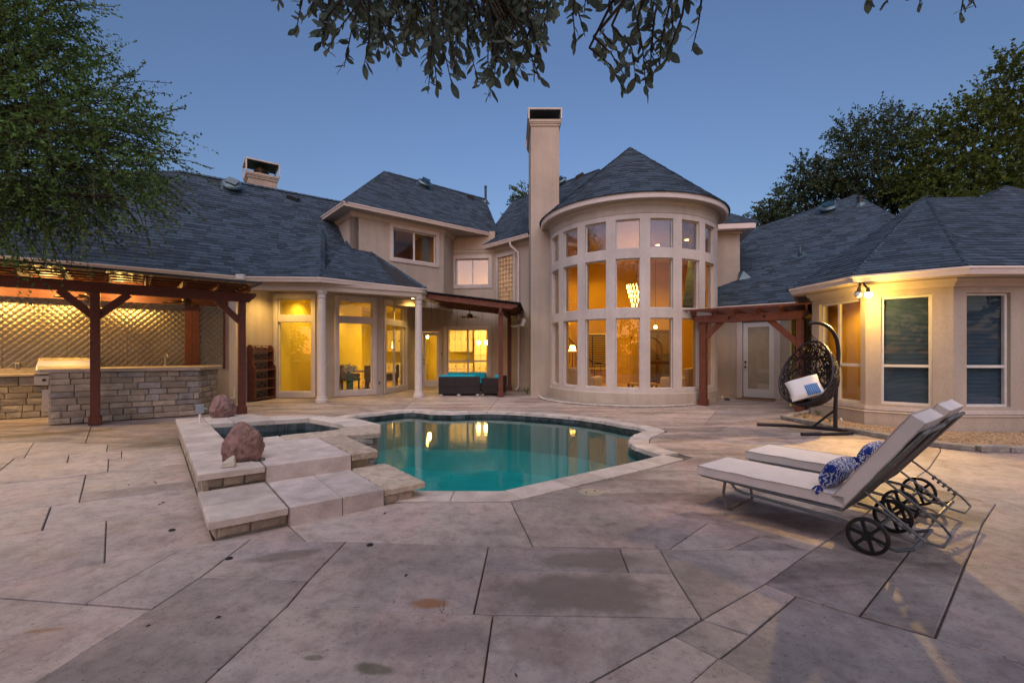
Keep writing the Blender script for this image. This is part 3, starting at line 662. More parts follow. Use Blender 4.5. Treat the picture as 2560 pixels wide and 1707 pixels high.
def window(M, u0, u1, z0, z1, vb=(), hb=(), trim=.12, fw=.04, rec=.09, gm='glass', trim_m='trim', proud=.035, bars=.035, sill=False, name='window', trims=None):
    """trim band round an opening, sash frame set back in it, bars and one pane per light"""
    t = trims or (trim, trim, trim, trim)     # left, right, bottom, top
    mb = MB()
    if max(t) > 0:
        mb.box(u0 - t[0], u0, -proud, .02, z0 - t[2], z1 + t[3], M); mb.box(u1, u1 + t[1], -proud, .02, z0 - t[2], z1 + t[3], M)
        mb.box(u0, u1, -proud, .02, z1, z1 + t[3], M)
        if t[2] > 0: mb.box(u0, u1, -proud, .02, z0 - t[2], z0, M)
        wo = obj(name, mb, trim_m, house, bev=.006)
    fr = MB(); y0, y1 = rec - .03, rec + .03
    fr.box(u0 + .001, u0 + fw, y0, y1, z0 + .001, z1 - .001, M); fr.box(u1 - fw, u1 - .001, y0, y1, z0 + .001, z1 - .001, M); fr.box(u0 + fw, u1 - fw, y0, y1, z0 + .001, z0 + fw, M); fr.box(u0 + fw, u1 - fw, y0, y1, z1 - fw, z1 - .001, M)
    xs = [u0 + fw] + [x for x in vb] + [u1 - fw]; zs = [z0 + fw] + list(hb) + [z1 - fw]
    for x in vb: fr.box(x - bars / 2, x + bars / 2, y0 + .004, y1 - .004, z0 + fw, z1 - fw, M)
    for z in hb:
        for i in range(len(xs) - 1):
            fr.box(xs[i] + (bars / 2 if i else 0), xs[i + 1] - (bars / 2 if i < len(xs) - 2 else 0), y0 + .008, y1 - .008, z - bars / 2, z + bars / 2, M)
    if max(t) > 0: obj('sash', fr, 'plastic_white', wo)
    else: wo = obj(name, fr, 'plastic_white', house)
    for i in range(len(xs) - 1):
        for k in range(len(zs) - 1):
            p = MB(); p.box(xs[i] + .002, xs[i + 1] - .002, rec - .004, rec + .004, zs[k] + .002, zs[k + 1] - .002, M); obj('pane', p, gm, wo)
    return wo
# ---- left: kitchen wall, porch, breakfast nook
K0, K1 = (-14.39, 8.13), (-7.95, 12.88); N0, N1, N2, B0, B1, C0 = (-7.8, 14.45), (-6.1, 14.5), (-4.52, 15.65), (-3.85, 18.95), (-.71, 18.6), (.85, 16.9)
wall(K0, K1, -.05, 3.5)
wall(K1, N0, -.05, 3.5)
mb = MB(); M, Lg = FRM(K1, N0); mb.box(-.03, .22, -.03, .0, 0, 3.4, M); MK, LK = FRM(K0, K1); mb.box(LK - .16, LK + .0, -.03, .0, 0, 3.4, MK); obj('corner_trim', mb, 'trim', house, bev=.006)
M1, l1 = wall(N0, N1, -.05, 3.5, [(.24, 1.31, .185, 3.2)])
def nook_window(M, u0, u1, cols=(), lo=.185):
    o = window(M, u0, u1, lo, 3.2, vb=cols, hb=(), trims=(.13, .14, lo - .01, .15), fw=.03, bars=.09)
    b = MB(); b.box(u0 + .001, u1 - .001, -.02, .15, 2.445, 2.68, M); obj('transom', b, 'trim', o, bev=.006); return o
nook_window(M1, .24, 1.31)
M2, l2 = wall(N1, N2, -.05, 3.5, [(.48, 1.60, .185, 3.2)]); nook_window(M2, .48, 1.60)
M3, l3 = wall(N2, B0, -.05, 3.5, [(.22, 1.86, .185, 3.15)]); nook_window(M3, .22, 1.86, (1.04,))
# ---- back wall with door, kitchen window and the upper slider
u = lambda x: (x + 3.85) / .9938
M4, l4 = wall(B0, B1, -.05, 6.5, [(u(-3.80), u(-3.06), .02, 2.34), (u(-2.72), u(-1.0), .62, 2.43), (u(-2.36), u(-.97), 4.28, 5.37)])
window(M4, u(-2.72), u(-1.0), .62, 2.43, vb=(u(-1.86),), hb=(1.11,), trim=.14, bars=.07)
window(M4, u(-2.36), u(-.97), 4.28, 5.37, vb=(u(-1.66),), trim=.14, gm='glass_sky', bars=.05)
dmb = MB(); a, b = u(-3.80), u(-3.06)
dmb.box(a - .1, a, -.03, .02, 0, 2.44, M4); dmb.box(b, b + .1, -.03, .02, 0, 2.44, M4); dmb.box(a, b, -.03, .02, 2.34, 2.44, M4); door = obj('door', dmb, 'trim', house)
lf = MB(); lf.box(a + .01, a + .13, .06, .10, .03, 2.33, M4); lf.box(b - .13, b - .01, .06, .10, .03, 2.33, M4); lf.box(a + .13, b - .13, .06, .10, .03, .30, M4); lf.box(a + .13, b - .13, .06, .10, 2.18, 2.33, M4); obj('leaf', lf, 'door_white', door, bev=.004)
p = MB(); p.box(a + .131, b - .131, .076, .084, .301, 2.179, M4); obj('pane', p, 'glass', door)
h = MB(); h.lathe([(0, 0), (.025, 0), (.03, .03), (.02, .06), (0, .065)], 12, M4 @ Matrix.Translation((a + .07, .06, 1.0)) @ Matrix.Rotation(R(90), 4, 'X')); h.lathe([(0, 0), (.028, 0), (.028, .02), (0, .025)], 12, M4 @ Matrix.Translation((a + .07, .06, 1.15)) @ Matrix.Rotation(R(90), 4, 'X')); obj('handle', h, 'bronze', door, smooth=True)
# ---- glass-block wall
M5, l5 = wall(B1, C0, -.05, 5.9, [(.21, 1.13, 3.2, 5.35)])
mb = MB(); t_ = .13
mb.box(.21 - t_, .21, -.04, .02, 3.1, 5.35 + t_, M5); mb.box(1.13, 1.13 + t_, -.04, .02, 3.1, 5.35 + t_, M5); mb.box(.21, 1.13, -.04, .02, 5.35, 5.35 + t_, M5); gw = obj('window', mb, 'trim', house, bev=.006)
gr = MB(); gr.box(.21, 1.13, .052, .10, 3.2, 5.35, M5)
nb = (5.35 - 3.2) / 12
for i in range(5):
    for k in range(12):
        x0, z0 = .21 + i * .184 + .006, 3.2 + k * nb + .006; x1, z1 = x0 + .172, z0 + nb - .012; mb = MB(); c = .018
        mb.add([(x0, .09, z0), (x1, .09, z0), (x1, .09, z1), (x0, .09, z1), (x0, .04, z0), (x1, .04, z0), (x1, .04, z1), (x0, .04, z1), (x0 + c, .022, z0 + c), (x1 - c, .022, z0 + c), (x1 - c, .022, z1 - c), (x0 + c, .022, z1 - c), (x0 + c * 2, .034, z0 + c * 2), (x1 - c * 2, .034, z0 + c * 2), (x1 - c * 2, .034, z1 - c * 2), (x0 + c * 2, .034, z1 - c * 2)],
               [(i_, (i_ + 1) % 4, q + (i_ + 1) % 4, q + i_) for i_ in range(0) for q in ()] + [(r0 + j, r0 + (j + 1) % 4, r0 + 4 + (j + 1) % 4, r0 + 4 + j) for r0 in (0, 4, 8) for j in range(4)] + [(12, 13, 14, 15)], M5)
        obj('glass_block', mb, 'glass_block', gw)
obj('grout', gr, 'trim', gw)
# ---- plinth bands
mb = MB(); mb.sweep([B1, C0], [(0, -.02), (.03, -.02), (.03, .30), (0, .33)]); obj('plinth', mb, 'stucco', house)
# ---- upper left block
uU = V((.767, .641)); nU = V((.641, -.767)); EC = V((-5.55, 14.77)); U0 = V((-5.49, 15.4)); U1 = U0 + uU * 3.63
UB = U0 - nU * 3.2
wall(tuple(UB), tuple(U0), 3.2, 6.35); 
MU, LU = wall(tuple(U0), tuple(U1), 3.2, 6.35, [(1.50, 3.28, 4.92, 6.02)]); wall(tuple(U1), (-2.45, 18.75), 3.2, 6.35)
uw = window(MU, 1.50, 3.28, 4.92, 6.02, vb=(2.38,), trim=.135, gm='glass_dark', bars=.06)
for x0, x1 in ((1.56, 1.72), (2.84, 3.22)):
    c = MB(); N_ = 26; vs = []; fs = []
    for i in range(N_ + 1):
        x = x0 + (x1 - x0) * i / N_; y = .30 + .03 * math.sin(i * 1.5); vs += [(x, y, 4.9), (x, y, 6.0), (x, y + .01, 4.9), (x, y + .01, 6.0)]
    for i in range(N_): fs += [(4 * i, 4 * i + 4, 4 * i + 5, 4 * i + 1), (4 * i + 2, 4 * i + 3, 4 * i + 7, 4 * i + 6)]
    c.add(vs, fs, MU); obj('curtain', c, 'curtain', uw, smooth=True)
# ---- chimneys
def chimney(c, w_, d_, z0, z1, rot, cap_h, oh=.07):
    M = Matrix.Translation((c[0], c[1], 0)) @ Matrix.Rotation(rot, 4, 'Z'); mb = MB(); mb.box(-w_ / 2, w_ / 2, -d_ / 2, d_ / 2, z0, z1, M); ch = obj('chimney', mb, 'stucco', house, bev=.008)
    k = MB(); sq = lambda e: [(-w_ / 2 - e, -d_ / 2 - e), (w_ / 2 + e, -d_ / 2 - e), (w_ / 2 + e, d_ / 2 + e), (-w_ / 2 - e, d_ / 2 + e)]
    k.prism(sq(.03), z1 - .17, z1 - .10, M); k.prism(sq(.05), z1 - .10, z1 - .05, M); k.prism(sq(oh), z1 - .05, z1 + .04, M); obj('crown', k, 'stucco', ch, bev=.008)
    f = MB(); e = oh; zt = z1 + cap_h
    for sx in (-1, 1):
        for sy in (-1, 1): f.box(sx * (w_ / 2 + e) - .025, sx * (w_ / 2 + e) + .025, sy * (d_ / 2 + e) - .025, sy * (d_ / 2 + e) + .025, z1 + .04, zt, M)
    f.box(-w_ / 2 - e - .03, w_ / 2 + e + .03, -d_ / 2 - e - .03, -d_ / 2 - e + .03, zt, zt + .05, M); f.box(-w_ / 2 - e - .03, w_ / 2 + e + .03, d_ / 2 + e - .03, d_ / 2 + e + .03, zt, zt + .05, M)
    f.box(-w_ / 2 - e - .03, -w_ / 2 - e + .03, -d_ / 2 - e + .03, d_ / 2 + e - .03, zt, zt + .05, M); f.box(w_ / 2 + e - .03, w_ / 2 + e + .03, -d_ / 2 - e + .03, d_ / 2 + e - .03, zt, zt + .05, M); obj('cap_frame', f, 'frame_cap', ch)
    t = MB(); t.box(-w_ / 2 - e + .03, w_ / 2 + e - .03, -d_ / 2 - e + .03, d_ / 2 + e - .03, zt + .005, zt + .035, M); obj('cap_plate', t, 'metal_dark', ch)
    fl = MB(); r_ = min(w_, d_) * .26; fl.lathe([(r_, z1), (r_, z1 + cap_h * .45), (r_ * 1.15, z1 + cap_h * .47), (r_ * 1.15, z1 + cap_h * .55), (r_, z1 + cap_h * .57), (r_, z1 + cap_h * .72), (r_ * 1.2, z1 + cap_h * .75), (r_ * .1, z1 + cap_h * .9)], 20, M); obj('flue', fl, 'bronze', ch, smooth=True)
    return ch
chimney((1.12, 16.2), .96, 2.0, -.05, 9.30, 0, .36)
chimney((-9.85, 17.6), .98, .9, 5.0, 8.28, R(36), .48)
mb = MB(); mb.sweep([(.64, 17.2), (.64, 15.2), (1.6, 15.2)], [(0, -.02), (.02, -.02), (.02, .0), (0, .0)]); 
# ---- tower
ZR = [(.47, 2.41), (2.675, 4.05), (4.32, 5.126)]; PS = [R(-1.3 + 20 * k) for k in range(-3, 4)]; HP = R(7.05)
mb = MB(); bk = MB(); RI = TR - .2
def tq(m_, r1, a1, z1, r2, a2, z2):
    pass
edges_a = [R(-112)]
for p_ in PS: edges_a += [p_ - HP, p_ + HP]
edges_a.append(R(100)); zs = [-.05] + [z for r_ in ZR for z in r_] + [5.72]
for i in range(len(edges_a) - 1):
    a0, a1 = edges_a[i], edges_a[i + 1]; win = i % 2 == 1; ns = max(1, int(abs(a1 - a0) / R(3.6)))
    for k in range(len(zs) - 1):
        if win and k % 2 == 1:
            for zz in (zs[k], zs[k + 1]):
                for s_ in range(ns):
                    b0, b1 = a0 + (a1 - a0) * s_ / ns, a0 + (a1 - a0) * (s_ + 1) / ns
                    mb.add([(*tw(TR, b0), zz), (*tw(TR, b1), zz), (*tw(RI, b1), zz), (*tw(RI, b0), zz)], [(0, 1, 2, 3)])
            for aa in (a0, a1): mb.add([(*tw(TR, aa), zs[k]), (*tw(TR, aa), zs[k + 1]), (*tw(RI, aa), zs[k + 1]), (*tw(RI, aa), zs[k])], [(0, 1, 2, 3)])
            continue
        for s_ in range(ns):
            b0, b1 = a0 + (a1 - a0) * s_ / ns, a0 + (a1 - a0) * (s_ + 1) / ns
            for m_, r_ in ((mb, TR), (bk, RI)): m_.add([(*tw(r_, b0), zs[k]), (*tw(r_, b1), zs[k]), (*tw(r_, b1), zs[k + 1]), (*tw(r_, b0), zs[k + 1])], [(0, 1, 2, 3)])
tower = obj('tower_wall', mb, 'trim', house); obj('inner_face', bk, 'room_amber', tower)
def ring(prof, a0=-112, a1=100, n=72):
    m_ = MB(); k = len(prof); vs = []; fs = []
    for i in range(n + 1):
        a = R(a0 + (a1 - a0) * i / n)
        for r_, z_ in prof: vs.append((*tw(r_, a), z_))
    for i in range(n):
        for j in range(k): fs.append((i * k + j, (i + 1) * k + j, (i + 1) * k + (j + 1) % k, i * k + (j + 1) % k))
    fs += [tuple(range(k)), tuple(reversed(range(n * k, n * k + k)))]; m_.add(vs, fs); return m_
obj('plinth', ring([(TR - .1, -.05), (TR + .035, -.05), (TR + .035, .30), (TR + .03, .335), (TR, .36), (TR - .1, .36)]), 'stucco', house, smooth=30)
obj('frieze', ring([(TR - .05, 5.27), (TR + .012, 5.27), (TR + .012, 5.56), (TR - .05, 5.56)]), 'stucco', house, smooth=30)
obj('cornice', ring([(TR - .05, 5.50), (TR + .02, 5.50), (TR + .03, 5.54), (TR + .06, 5.55), (TR + .07, 5.60), (TR + .12, 5.64), (TR - .05, 5.64)]), 'soffit', house, smooth=30)
obj('soffit', ring([(TR - .1, 5.64), (2.90, 5.62), (2.90, 5.66), (TR - .1, 5.68)], -108, 96), 'soffit', house, smooth=30)
obj('fascia', ring([(2.88, 5.60), (2.93, 5.60), (2.95, 5.74), (2.95, 5.77), (2.88, 5.77)], -108, 96), 'gutter', house, smooth=30)
for p_ in PS:
    for ri, (z0, z1) in enumerate(ZR):
        a, b = tw(TR, p_ - HP), tw(TR, p_ + HP); M, Lg = FRM(a, b); fr = MB(); f_ = .028; y0, y1 = .07, .13
        fr.box(.004, f_, y0, y1, z0 + .003, z1 - .003, M); fr.box(Lg - f_, Lg - .004, y0, y1, z0 + .003, z1 - .003, M); fr.box(f_, Lg - f_, y0, y1, z0 + .003, z0 + f_, M); fr.box(f_, Lg - f_, y0, y1, z1 - f_, z1 - .003, M)
        wo = obj('window', fr, 'plastic_white', house); p = MB(); p.box(f_ - .004, Lg - f_ + .004, .096, .104, z0 + f_ - .004, z1 - f_ + .004, M)
        obj('pane', p, 'glass_sky' if ri == 2 else 'glass_dark', wo)
# ---- right side block, door wall, bay
RB0, RB1 = (6.46, 15.665), (7.86, 15.45)
wall(RB0, RB1, 2.7, 5.75); wall(RB1, (8.9, 19.5), 2.7, 5.75)
mb = MB(); mb.sweep([RB0, RB1, (8.9, 19.5)], [(0, 5.55), (.05, 5.55), (.08, 5.63), (0, 5.63)]); obj('cornice', mb, 'soffit', house)
mb = MB(); mb.sweep([RB0, RB1, (8.9, 19.5)], [(-.1, 5.64), (.40, 5.64), (.42, 5.80), (.36, 5.82), (-.1, 5.70)]); obj('eave', mb, 'gutter', house)
dv = V((.766, -.643)); D0 = V((7.44, 14.5)) - dv * 1.6; D1 = D0 + dv * 4.2; ud = 1.6
door_px = (1855 , 1914)
wall(tuple(D0 + dv * .42), tuple(D1), -.05, 3.0, [(1.20, 2.10, .02, 2.45)]); MD, LD = FRM(D0, D1)
mb = MB(); a, b = 1.62, 2.52
mb.box(a - .17, a, -.03, .02, 0, 2.62, MD); mb.box(b, b + .17, -.03, .02, 0, 2.62, MD); mb.box(a, b, -.03, .02, 2.45, 2.62, MD); door = obj('door', mb, 'trim', house, bev=.006)
lf = MB(); lf.box(a + .01, a + .15, .04, .085, .03, 2.44, MD); lf.box(b - .15, b - .01, .04, .085, .03, 2.44, MD); lf.box(a + .15, b - .15, .04, .085, .03, .30, MD); lf.box(a + .15, b - .15, .04, .085, 2.27, 2.44, MD); obj('leaf', lf, 'door_white', door, bev=.005)
mb = MB(); mb.box(a + .152, b - .152, .058, .066, .302, 2.268, MD); obj('pane', mb, 'glass', door)
mb = MB()
for i in range(78): z = .31 + i * .025; mb.box(a + .16, b - .16, .072, .080, z, z + .021, MD)
obj('blind', mb, mat('door_blind', (.56, .50, .46), .8), door)
h = MB()
for z in (1.0, 1.16): h.lathe([(0, 0), (.028, 0), (.032, .03), (.02, .06), (0, .065)], 12, MD @ Matrix.Translation((a + .08, .04, z)) @ Matrix.Rotation(R(90), 4, 'X'))
obj('handle', h, 'bronze', door, smooth=True)
mb = MB(); mb.box(a - .02, b + .02, -.06, .03, .004, .03, MD); obj('threshold', mb, 'metal_dark', door)
W0, W1, W2, W3, WR = (7.0, 10.45), (7.06, 8.95), (8.05, 8.17), (13.2, 8.15), (9.2, 13.6)
wall(WR, W0, -.05, 2.95)
MA, LA = wall(W0, W1, -.05, 2.95, [(.22, 1.38, .42, 2.55)]); MBb, LB = wall(W1, W2, -.05, 2.95, [(.24, .98, .45, 2.55)]); MC, LC = wall(W2, W3, -.05, 2.95, [(.24, 1.04, .46, 2.55), (1.9, 2.7, .46, 2.55)])
wa = window(MA, .22, 1.38, .42, 2.55, vb=(.72,), hb=(1.2,), trims=(0, 0, 0, 0), fw=.045, bars=.06, rec=.10)
wins = []
for Mw, a, b, z0 in ((MBb, .24, .98, .45), (MC, .24, 1.04, .46), (MC, 1.9, 2.7, .46)):
    wo = window(Mw, a, b, z0, 2.55, hb=(1.2,), trims=(0, 0, 0, 0), fw=.045, rec=.09, gm='glass_plain', bars=.05)
    mb = MB(); N_ = 84; vs = []; fs = []
    for i in range(N_ * 2 + 1):
        z = z0 + (2.53 - z0) * i / (N_ * 2); y = .155 if i % 2 else .140; vs += [(a + .02, y, z), (b - .02, y, z)]
    for i in range(N_ * 2): fs.append((2 * i, 2 * i + 1, 2 * i + 3, 2 * i + 2))
    mb.add(vs, fs, Mw); obj('cellular_blind', mb, 'blind', wo)
bw = [WR, W0, W1, W2, W3]
mb = MB(); mb.sweep(bw, [(0, -.03), (.03, -.03), (.03, .27), (.045, .29), (0, .33)]); obj('plinth', mb, 'stucco', house)
mb = MB(); mb.sweep(bw, [(0, .33), (.028, .33), (.028, .40), (0, .40)]); obj('band', mb, 'trim', house)
mb = MB(); mb.sweep(bw, [(0, 2.66), (.03, 2.66), (.05, 2.72), (.10, 2.75), (.12, 2.80), (0, 2.80)]); obj('cornice', mb, 'soffit', house)
# ---- gutters and soffits
def gutter(path, Z, oh, side=1, name='gutter', sof=.7):
    mb = MB(); mb.sweep(path, [(oh, Z - .13), (oh + .07, Z - .13), (oh + .10, Z - .05), (oh + .125, Z - .03), (oh + .125, Z), (oh + .105, Z), (oh + .105, Z - .02), (oh + .08, Z - .04), (oh + .01, Z - .06), (oh + .01, Z - .0), (oh, Z)], side=side); g = obj(name, mb, 'gutter', house)
    if sof:
        mb = MB(); mb.sweep(path, [(-.1, Z - .14), (oh, Z - .14), (oh, Z - .10), (-.1, Z - .10)], side=side); obj('soffit', mb, 'soffit', house)
    return g
gutter(bw, 2.95, .33)
gutter([tuple(D0 + dv * .5), tuple(D1)], 2.95, .33)
G0, G1, G2, G3 = V((-7.58, 12.6)), V((-5.44, 12.74)), V((-2.89, 15.05)), V((-3.08, 16.4)); GM = V((-14.6, 7.43))
gutter([tuple(GM), tuple(G0), tuple(G1), tuple(G2), tuple(G3)], 3.6, -.1, sof=0)
mb = MB(); mb.prism([tuple(p) for p in (inset([GM, G0, G1, G2, G3, (-3.6, 19.2), (-8.4, 16), (-15.5, 9)], .03))], 3.475, 3.50); obj('porch_soffit', mb, 'soffit', house)
mb = MB(); mb.sweep([tuple(K1), tuple(V((-5.57, 13.12))), tuple(V((-3.05, 14.63))), (-2.75, 16.5)], [(-.13, 3.26), (.13, 3.26), (.13, 3.38), (.17, 3.40), (.17, 3.474), (-.13, 3.474)]); obj('porch_beam', mb, 'soffit', house)
mb = MB(); mb.box(-.11, .11, -.10, .02, 3.5, 3.64, Matrix.Translation((-7.58, 12.56, 0))); obj('gutter_joint', mb, 'plastic_white', house, bev=.006)
EL = V((-7.29, 16.8)); ER = EC + uU * 6.3
gutter([tuple(EL), tuple(EC), tuple(ER)], 6.45, -.1, sof=0)
mb = MB(); mb.prism([tuple(p) for p in (EL, EC, ER, ER - nU * 3.2, EL + uU * 2 - nU * 2)], 6.31, 6.34); obj('soffit', mb, 'soffit', house)
mb = MB(); mb.sweep([tuple(UB), tuple(U0), tuple(U1), (-2.45, 18.75)], [(0, 6.14), (.03, 6.14), (.06, 6.22), (.10, 6.31), (0, 6.31)]); obj('cornice', mb, 'soffit', house)
g47 = V((.68, -.733)); GL = V((-1.38, 18.8)); GR = GL + g47 * 2.9
gutter([tuple(GL - g47 * .0), tuple(GR)], 5.9, -.1, sof=0)
mb = MB(); mb.prism([tuple(p) for p in (GL, GR, GR + V((.733, .68)) * .9, GL + V((.733, .68)) * .9)], 5.76, 5.79); obj('soffit', mb, 'soffit', house)
mb = MB(); mb.sweep([B0, B1, C0], [(0, 5.62), (.03, 5.62), (.05, 5.70), (.09, 5.76), (0, 5.76)]); obj('cornice', mb, 'soffit', house)
# downpipe on the glass-block wall
pth = [M5 @ V((1.32, -.36, 5.74)), M5 @ V((1.32, -.34, 5.62)), M5 @ V((1.50, -.10, 5.36)), M5 @ V((1.50, -.07, 5.2)), M5 @ V((1.50, -.07, .16)), M5 @ V((1.50, -.12, .06)), M5 @ V((1.50, -.22, .04))]
mb = MB(); mb.tube(pth, .042, 8); dpipe = obj('downpipe', mb, 'gutter', house, smooth=True)
mb = MB(); mb.tube([(-7.52, 12.66, 3.5), (-7.6, 12.75, 3.3), (-7.75, 12.88, 3.2)], .04, 8); obj('downpipe', mb, 'gutter', house, smooth=True)
# ---- columns
cp = [(.0, 0), (.175, 0), (.175, .05), (.165, .055), (.17, .08), (.155, .11), (.14, .12), (.145, .15), (.13, .17), (.125, .2), (.122, 1.2), (.110, 3.02), (.112, 3.05), (.128, 3.06), (.128, 3.09), (.112, 3.10), (.112, 3.15), (.13, 3.17), (.15, 3.21), (.155, 3.22), (.155, 3.26), (0, 3.26)]
for x, y in ((-5.57, 13.12), (-3.05, 14.63)):
    mb = MB(); mb.lathe(cp, 28, Matrix.Translation((x, y, 0))); obj('column', mb, 'column', house, smooth=35)
# ================================================================== ROOFS with real shingles
def clip(poly, a, b, c):     # keep a*x+b*y<=c
    out = []; n = len(poly)
    for i in range(n):
        p, q = poly[i], poly[(i + 1) % n]; dp_, dq = a * p[0] + b * p[1] - c, a * q[0] + b * q[1] - c
        if dp_ <= 0: out.append(p)
        if dp_ * dq < 0: t = dp_ / (dp_ - dq); out.append((p[0] + (q[0] - p[0]) * t, p[1] + (q[1] - p[1]) * t))
    return out
NSH = [0]
roof_big = None
def roof(pts, parent=None, expo=.145, wid=(.20, .36), single=None, name='roof', hips=()):
    """planar convex face, first edge is the eave; shingle courses run along it"""
    P = [V(p) for p in pts]; o = P[0]; ux = (P[1] - P[0]).normalized(); nn = V((0, 0, 0))
    for i in range(len(P)): nn += (P[i] - o).cross(P[(i + 1) % len(P)] - o)
    nn.normalize(); nn = nn if nn.z > 0 else -nn; vy = nn.cross(ux); vy = vy if vy.z > 0 else -vy
    T = Matrix.Identity(4)
    for i, ax in enumerate((ux, vy, nn)):
        for j in range(3): T[j][i] = ax[j]
    T.translation = o
    loc = [((p - o).dot(ux), (p - o).dot(vy)) for p in P]
    ar = sum(loc[i][0] * loc[(i + 1) % len(loc)][1] - loc[(i + 1) % len(loc)][0] * loc[i][1] for i in range(len(loc)))
    if ar < 0: loc = loc[::-1]
    mb = MB(); mb.prism(loc, -.10, -.012, T); ro = obj(name, mb, 'roofdeck', house)
    hp = []
    for i in range(len(loc)):
        (x1, y1), (x2, y2) = loc[i], loc[(i + 1) % len(loc)]; a, b = (y2 - y1), -(x2 - x1); hp.append((a, b, a * x1 + b * y1))
    allm = MB(); ymax = max(p[1] for p in loc); xmin = min(p[0] for p in loc); xmax = max(p[0] for p in loc); k = 0; y = -.02; items = []
    while y < ymax:
        x = xmin - random.uniform(0, .3)
        while x < xmax:
            x2 = x + random.uniform(*wid); q = [(x + .002, y), (x2 - .002, y), (x2 - .002, y + expo + .03), (x + .002, y + expo + .03)]
            for a, b, c in hp:
                if y < 0 and abs(a) < 1e-6: pass
                q = clip(q, a, b, c + (.03 * math.hypot(a, b) if False else 0))
                if len(q) < 3: break
            if len(q) >= 3:
                n = len(q); th = random.choice((.010, .010, .016)); zt = lambda p: .002 + th * (1 - (p[1] - y) / (expo + .03)) 
                vs = [(p[0], p[1], zt(p)) for p in q] + [(p[0], p[1], -.013) for p in q]; fs = [tuple(range(n))] + [(i, (i + 1) % n, n + (i + 1) % n, n + i) for i in range(n)]
                items.append((vs, fs))
            x = x2
        y += expo
    cnt = 0
    for vs, fs in items:
        if single and NSH[0] < 300 and single(T @ V(vs[0])):
            m1 = MB(); m1.add(vs, fs, T); obj('shingle', m1, 'shingle', ro); NSH[0] += 1
        else: allm.add(vs, fs, T)
    if allm.v: obj('shingle_courses', allm, 'shingle', ro, kind='stuff')
    for i, j in hips:       # ridge caps
        a, b = P[i], P[j]; d = (b - a); n = max(1, int(d.length / .16)); m2 = MB(); d.normalize(); sd = d.cross(V((0, 0, 1))).normalized(); up = sd.cross(d)
        for q in range(n):
            s0 = a + d * (q * .16); s1 = s0 + d * .2; dr = -.055
            m2.add([s0 - sd * .12 + up * dr, s0 + up * .038, s0 + sd * .12 + up * dr, s1 - sd * .12 + up * (dr - .012), s1 + up * .022, s1 + sd * .12 + up * (dr - .012)], [(0, 1, 4, 3), (1, 2, 5, 4), (0, 1, 2), (3, 4, 5)])
        obj('ridge_cap', m2, 'shingle', ro, kind='stuff')
    return ro
# main left roof (45 deg.)
nL = V((.588, -.809)); uL = V((.809, .588))
def eave_plane(p, nout, Z, pitch, q): return V((q[0], q[1], Z - (V(q[:2]) - V(p)).dot(V(nout)) * pitch))
ep_ = lambda q: eave_plane(G0, nL, 3.62, 1.0, q)
A_ = [GM, G0, G0 + uL * 3.6, (-5.2, 19.1), (-11.05, 14.85), (-13.6, 13.0)]
ridA = ep_((-11.05, 14.85)); tl = G0 + uL * 4.2
k_ = (7.48 - 3.62)
rm = [ep_(GM - uL * 4), ep_(tl), ep_(tl - nL * k_), ep_(G0 + uL * -.15 - nL * k_ + V((-3.2, -2.32)) * .0 - uL * 2.2)]
ridL = V((-11.05, 14.85)); ridL = G0 + uL * ((ridL - G0).dot(uL)) - nL * k_
main_roof = roof([ep_(GM - uL * 3.2), ep_(tl), ep_(tl - nL * k_), ep_(ridL)], hips=((2, 3),))
bk_ = lambda q, z: V((q[0], q[1], z))
mb = MB(); bb = [ep_(ridL), ep_(tl - nL * k_)]; mb.add([bb[0], bb[1], bb[1] + V((-nL.x * 3.8, -nL.y * 3.8, -3.8)), bb[0] + V((-nL.x * 3.8 , -nL.y * 3.8, -3.8)), ep_(GM - uL * 3.2)], [(0, 1, 2, 3), (0, 3, 4)]); obj('roof_back', mb, 'shingle', house)
# nook
nk = V((.669, -.743)); PK = .7
n2 = lambda q: eave_plane(G1, nk, 3.62, PK, q)
HT = V((-6.84, 16.06, 5.95)); P9 = n2((-5.01, 15.8))
roof([V((*G0, 3.62)), V((*G1, 3.62)), HT], hips=((1, 2),)); roof([V((*G1, 3.62)), V((*G2, 3.62)), P9 + V((-.05, .06, .04)), n2((-6.0, 16.9))], hips=((1, 2),))
roof([V((*G2, 3.62)), V((*G3, 3.62)), P9])
# upper left block
n3 = lambda q: eave_plane(EC, nU, 6.47, .87, q)
rd = 2.99; rs = EC + uU * 2.75 - nU * rd; re = EC + uU * 8.0 - nU * rd
roof([V((*EC, 6.47)), n3(ER + uU * .25), n3(re), n3(rs)], hips=((0, 3), (2, 3)))
roof([V((*EL, 6.47)), V((*EC, 6.47)), n3(rs)])
# glass-block wing
i47 = V((-.733, -.68)); n4 = lambda q: eave_plane(GL, i47, 5.92, .87, q)
roof([V((*GL, 5.92)), n4(GL + g47 * 6.0), n4(GL + g47 * 3.4 - i47 * 3.72), n4(GL - g47 * 1.9 - i47 * 3.72)], hips=((2, 3),))
mb = MB(); a_, b_ = n4(GL + g47 * 3.4 - i47 * 3.72), n4(GL - g47 * 1.9 - i47 * 3.72); mb.add([a_, b_, b_ + V((3, 3, -3.2)), a_ + V((3, 3, -3.2))], [(0, 1, 2, 3)]); mb.add([a_, a_ + V((1.2, -.6, -.45)), a_ + V((3, 3, -3.2))], [(0, 1, 2)]); obj('roof_back', mb, 'shingle', house)
mb = MB(); ap = n4(GL - g47 * 1.9 - i47 * 3.72); mb.add([V((*GL, 5.92)), ap, ap + V((-1.5, .6, -2.6))], [(0, 1, 2)]); obj('roof_back', mb, 'shingle', house)
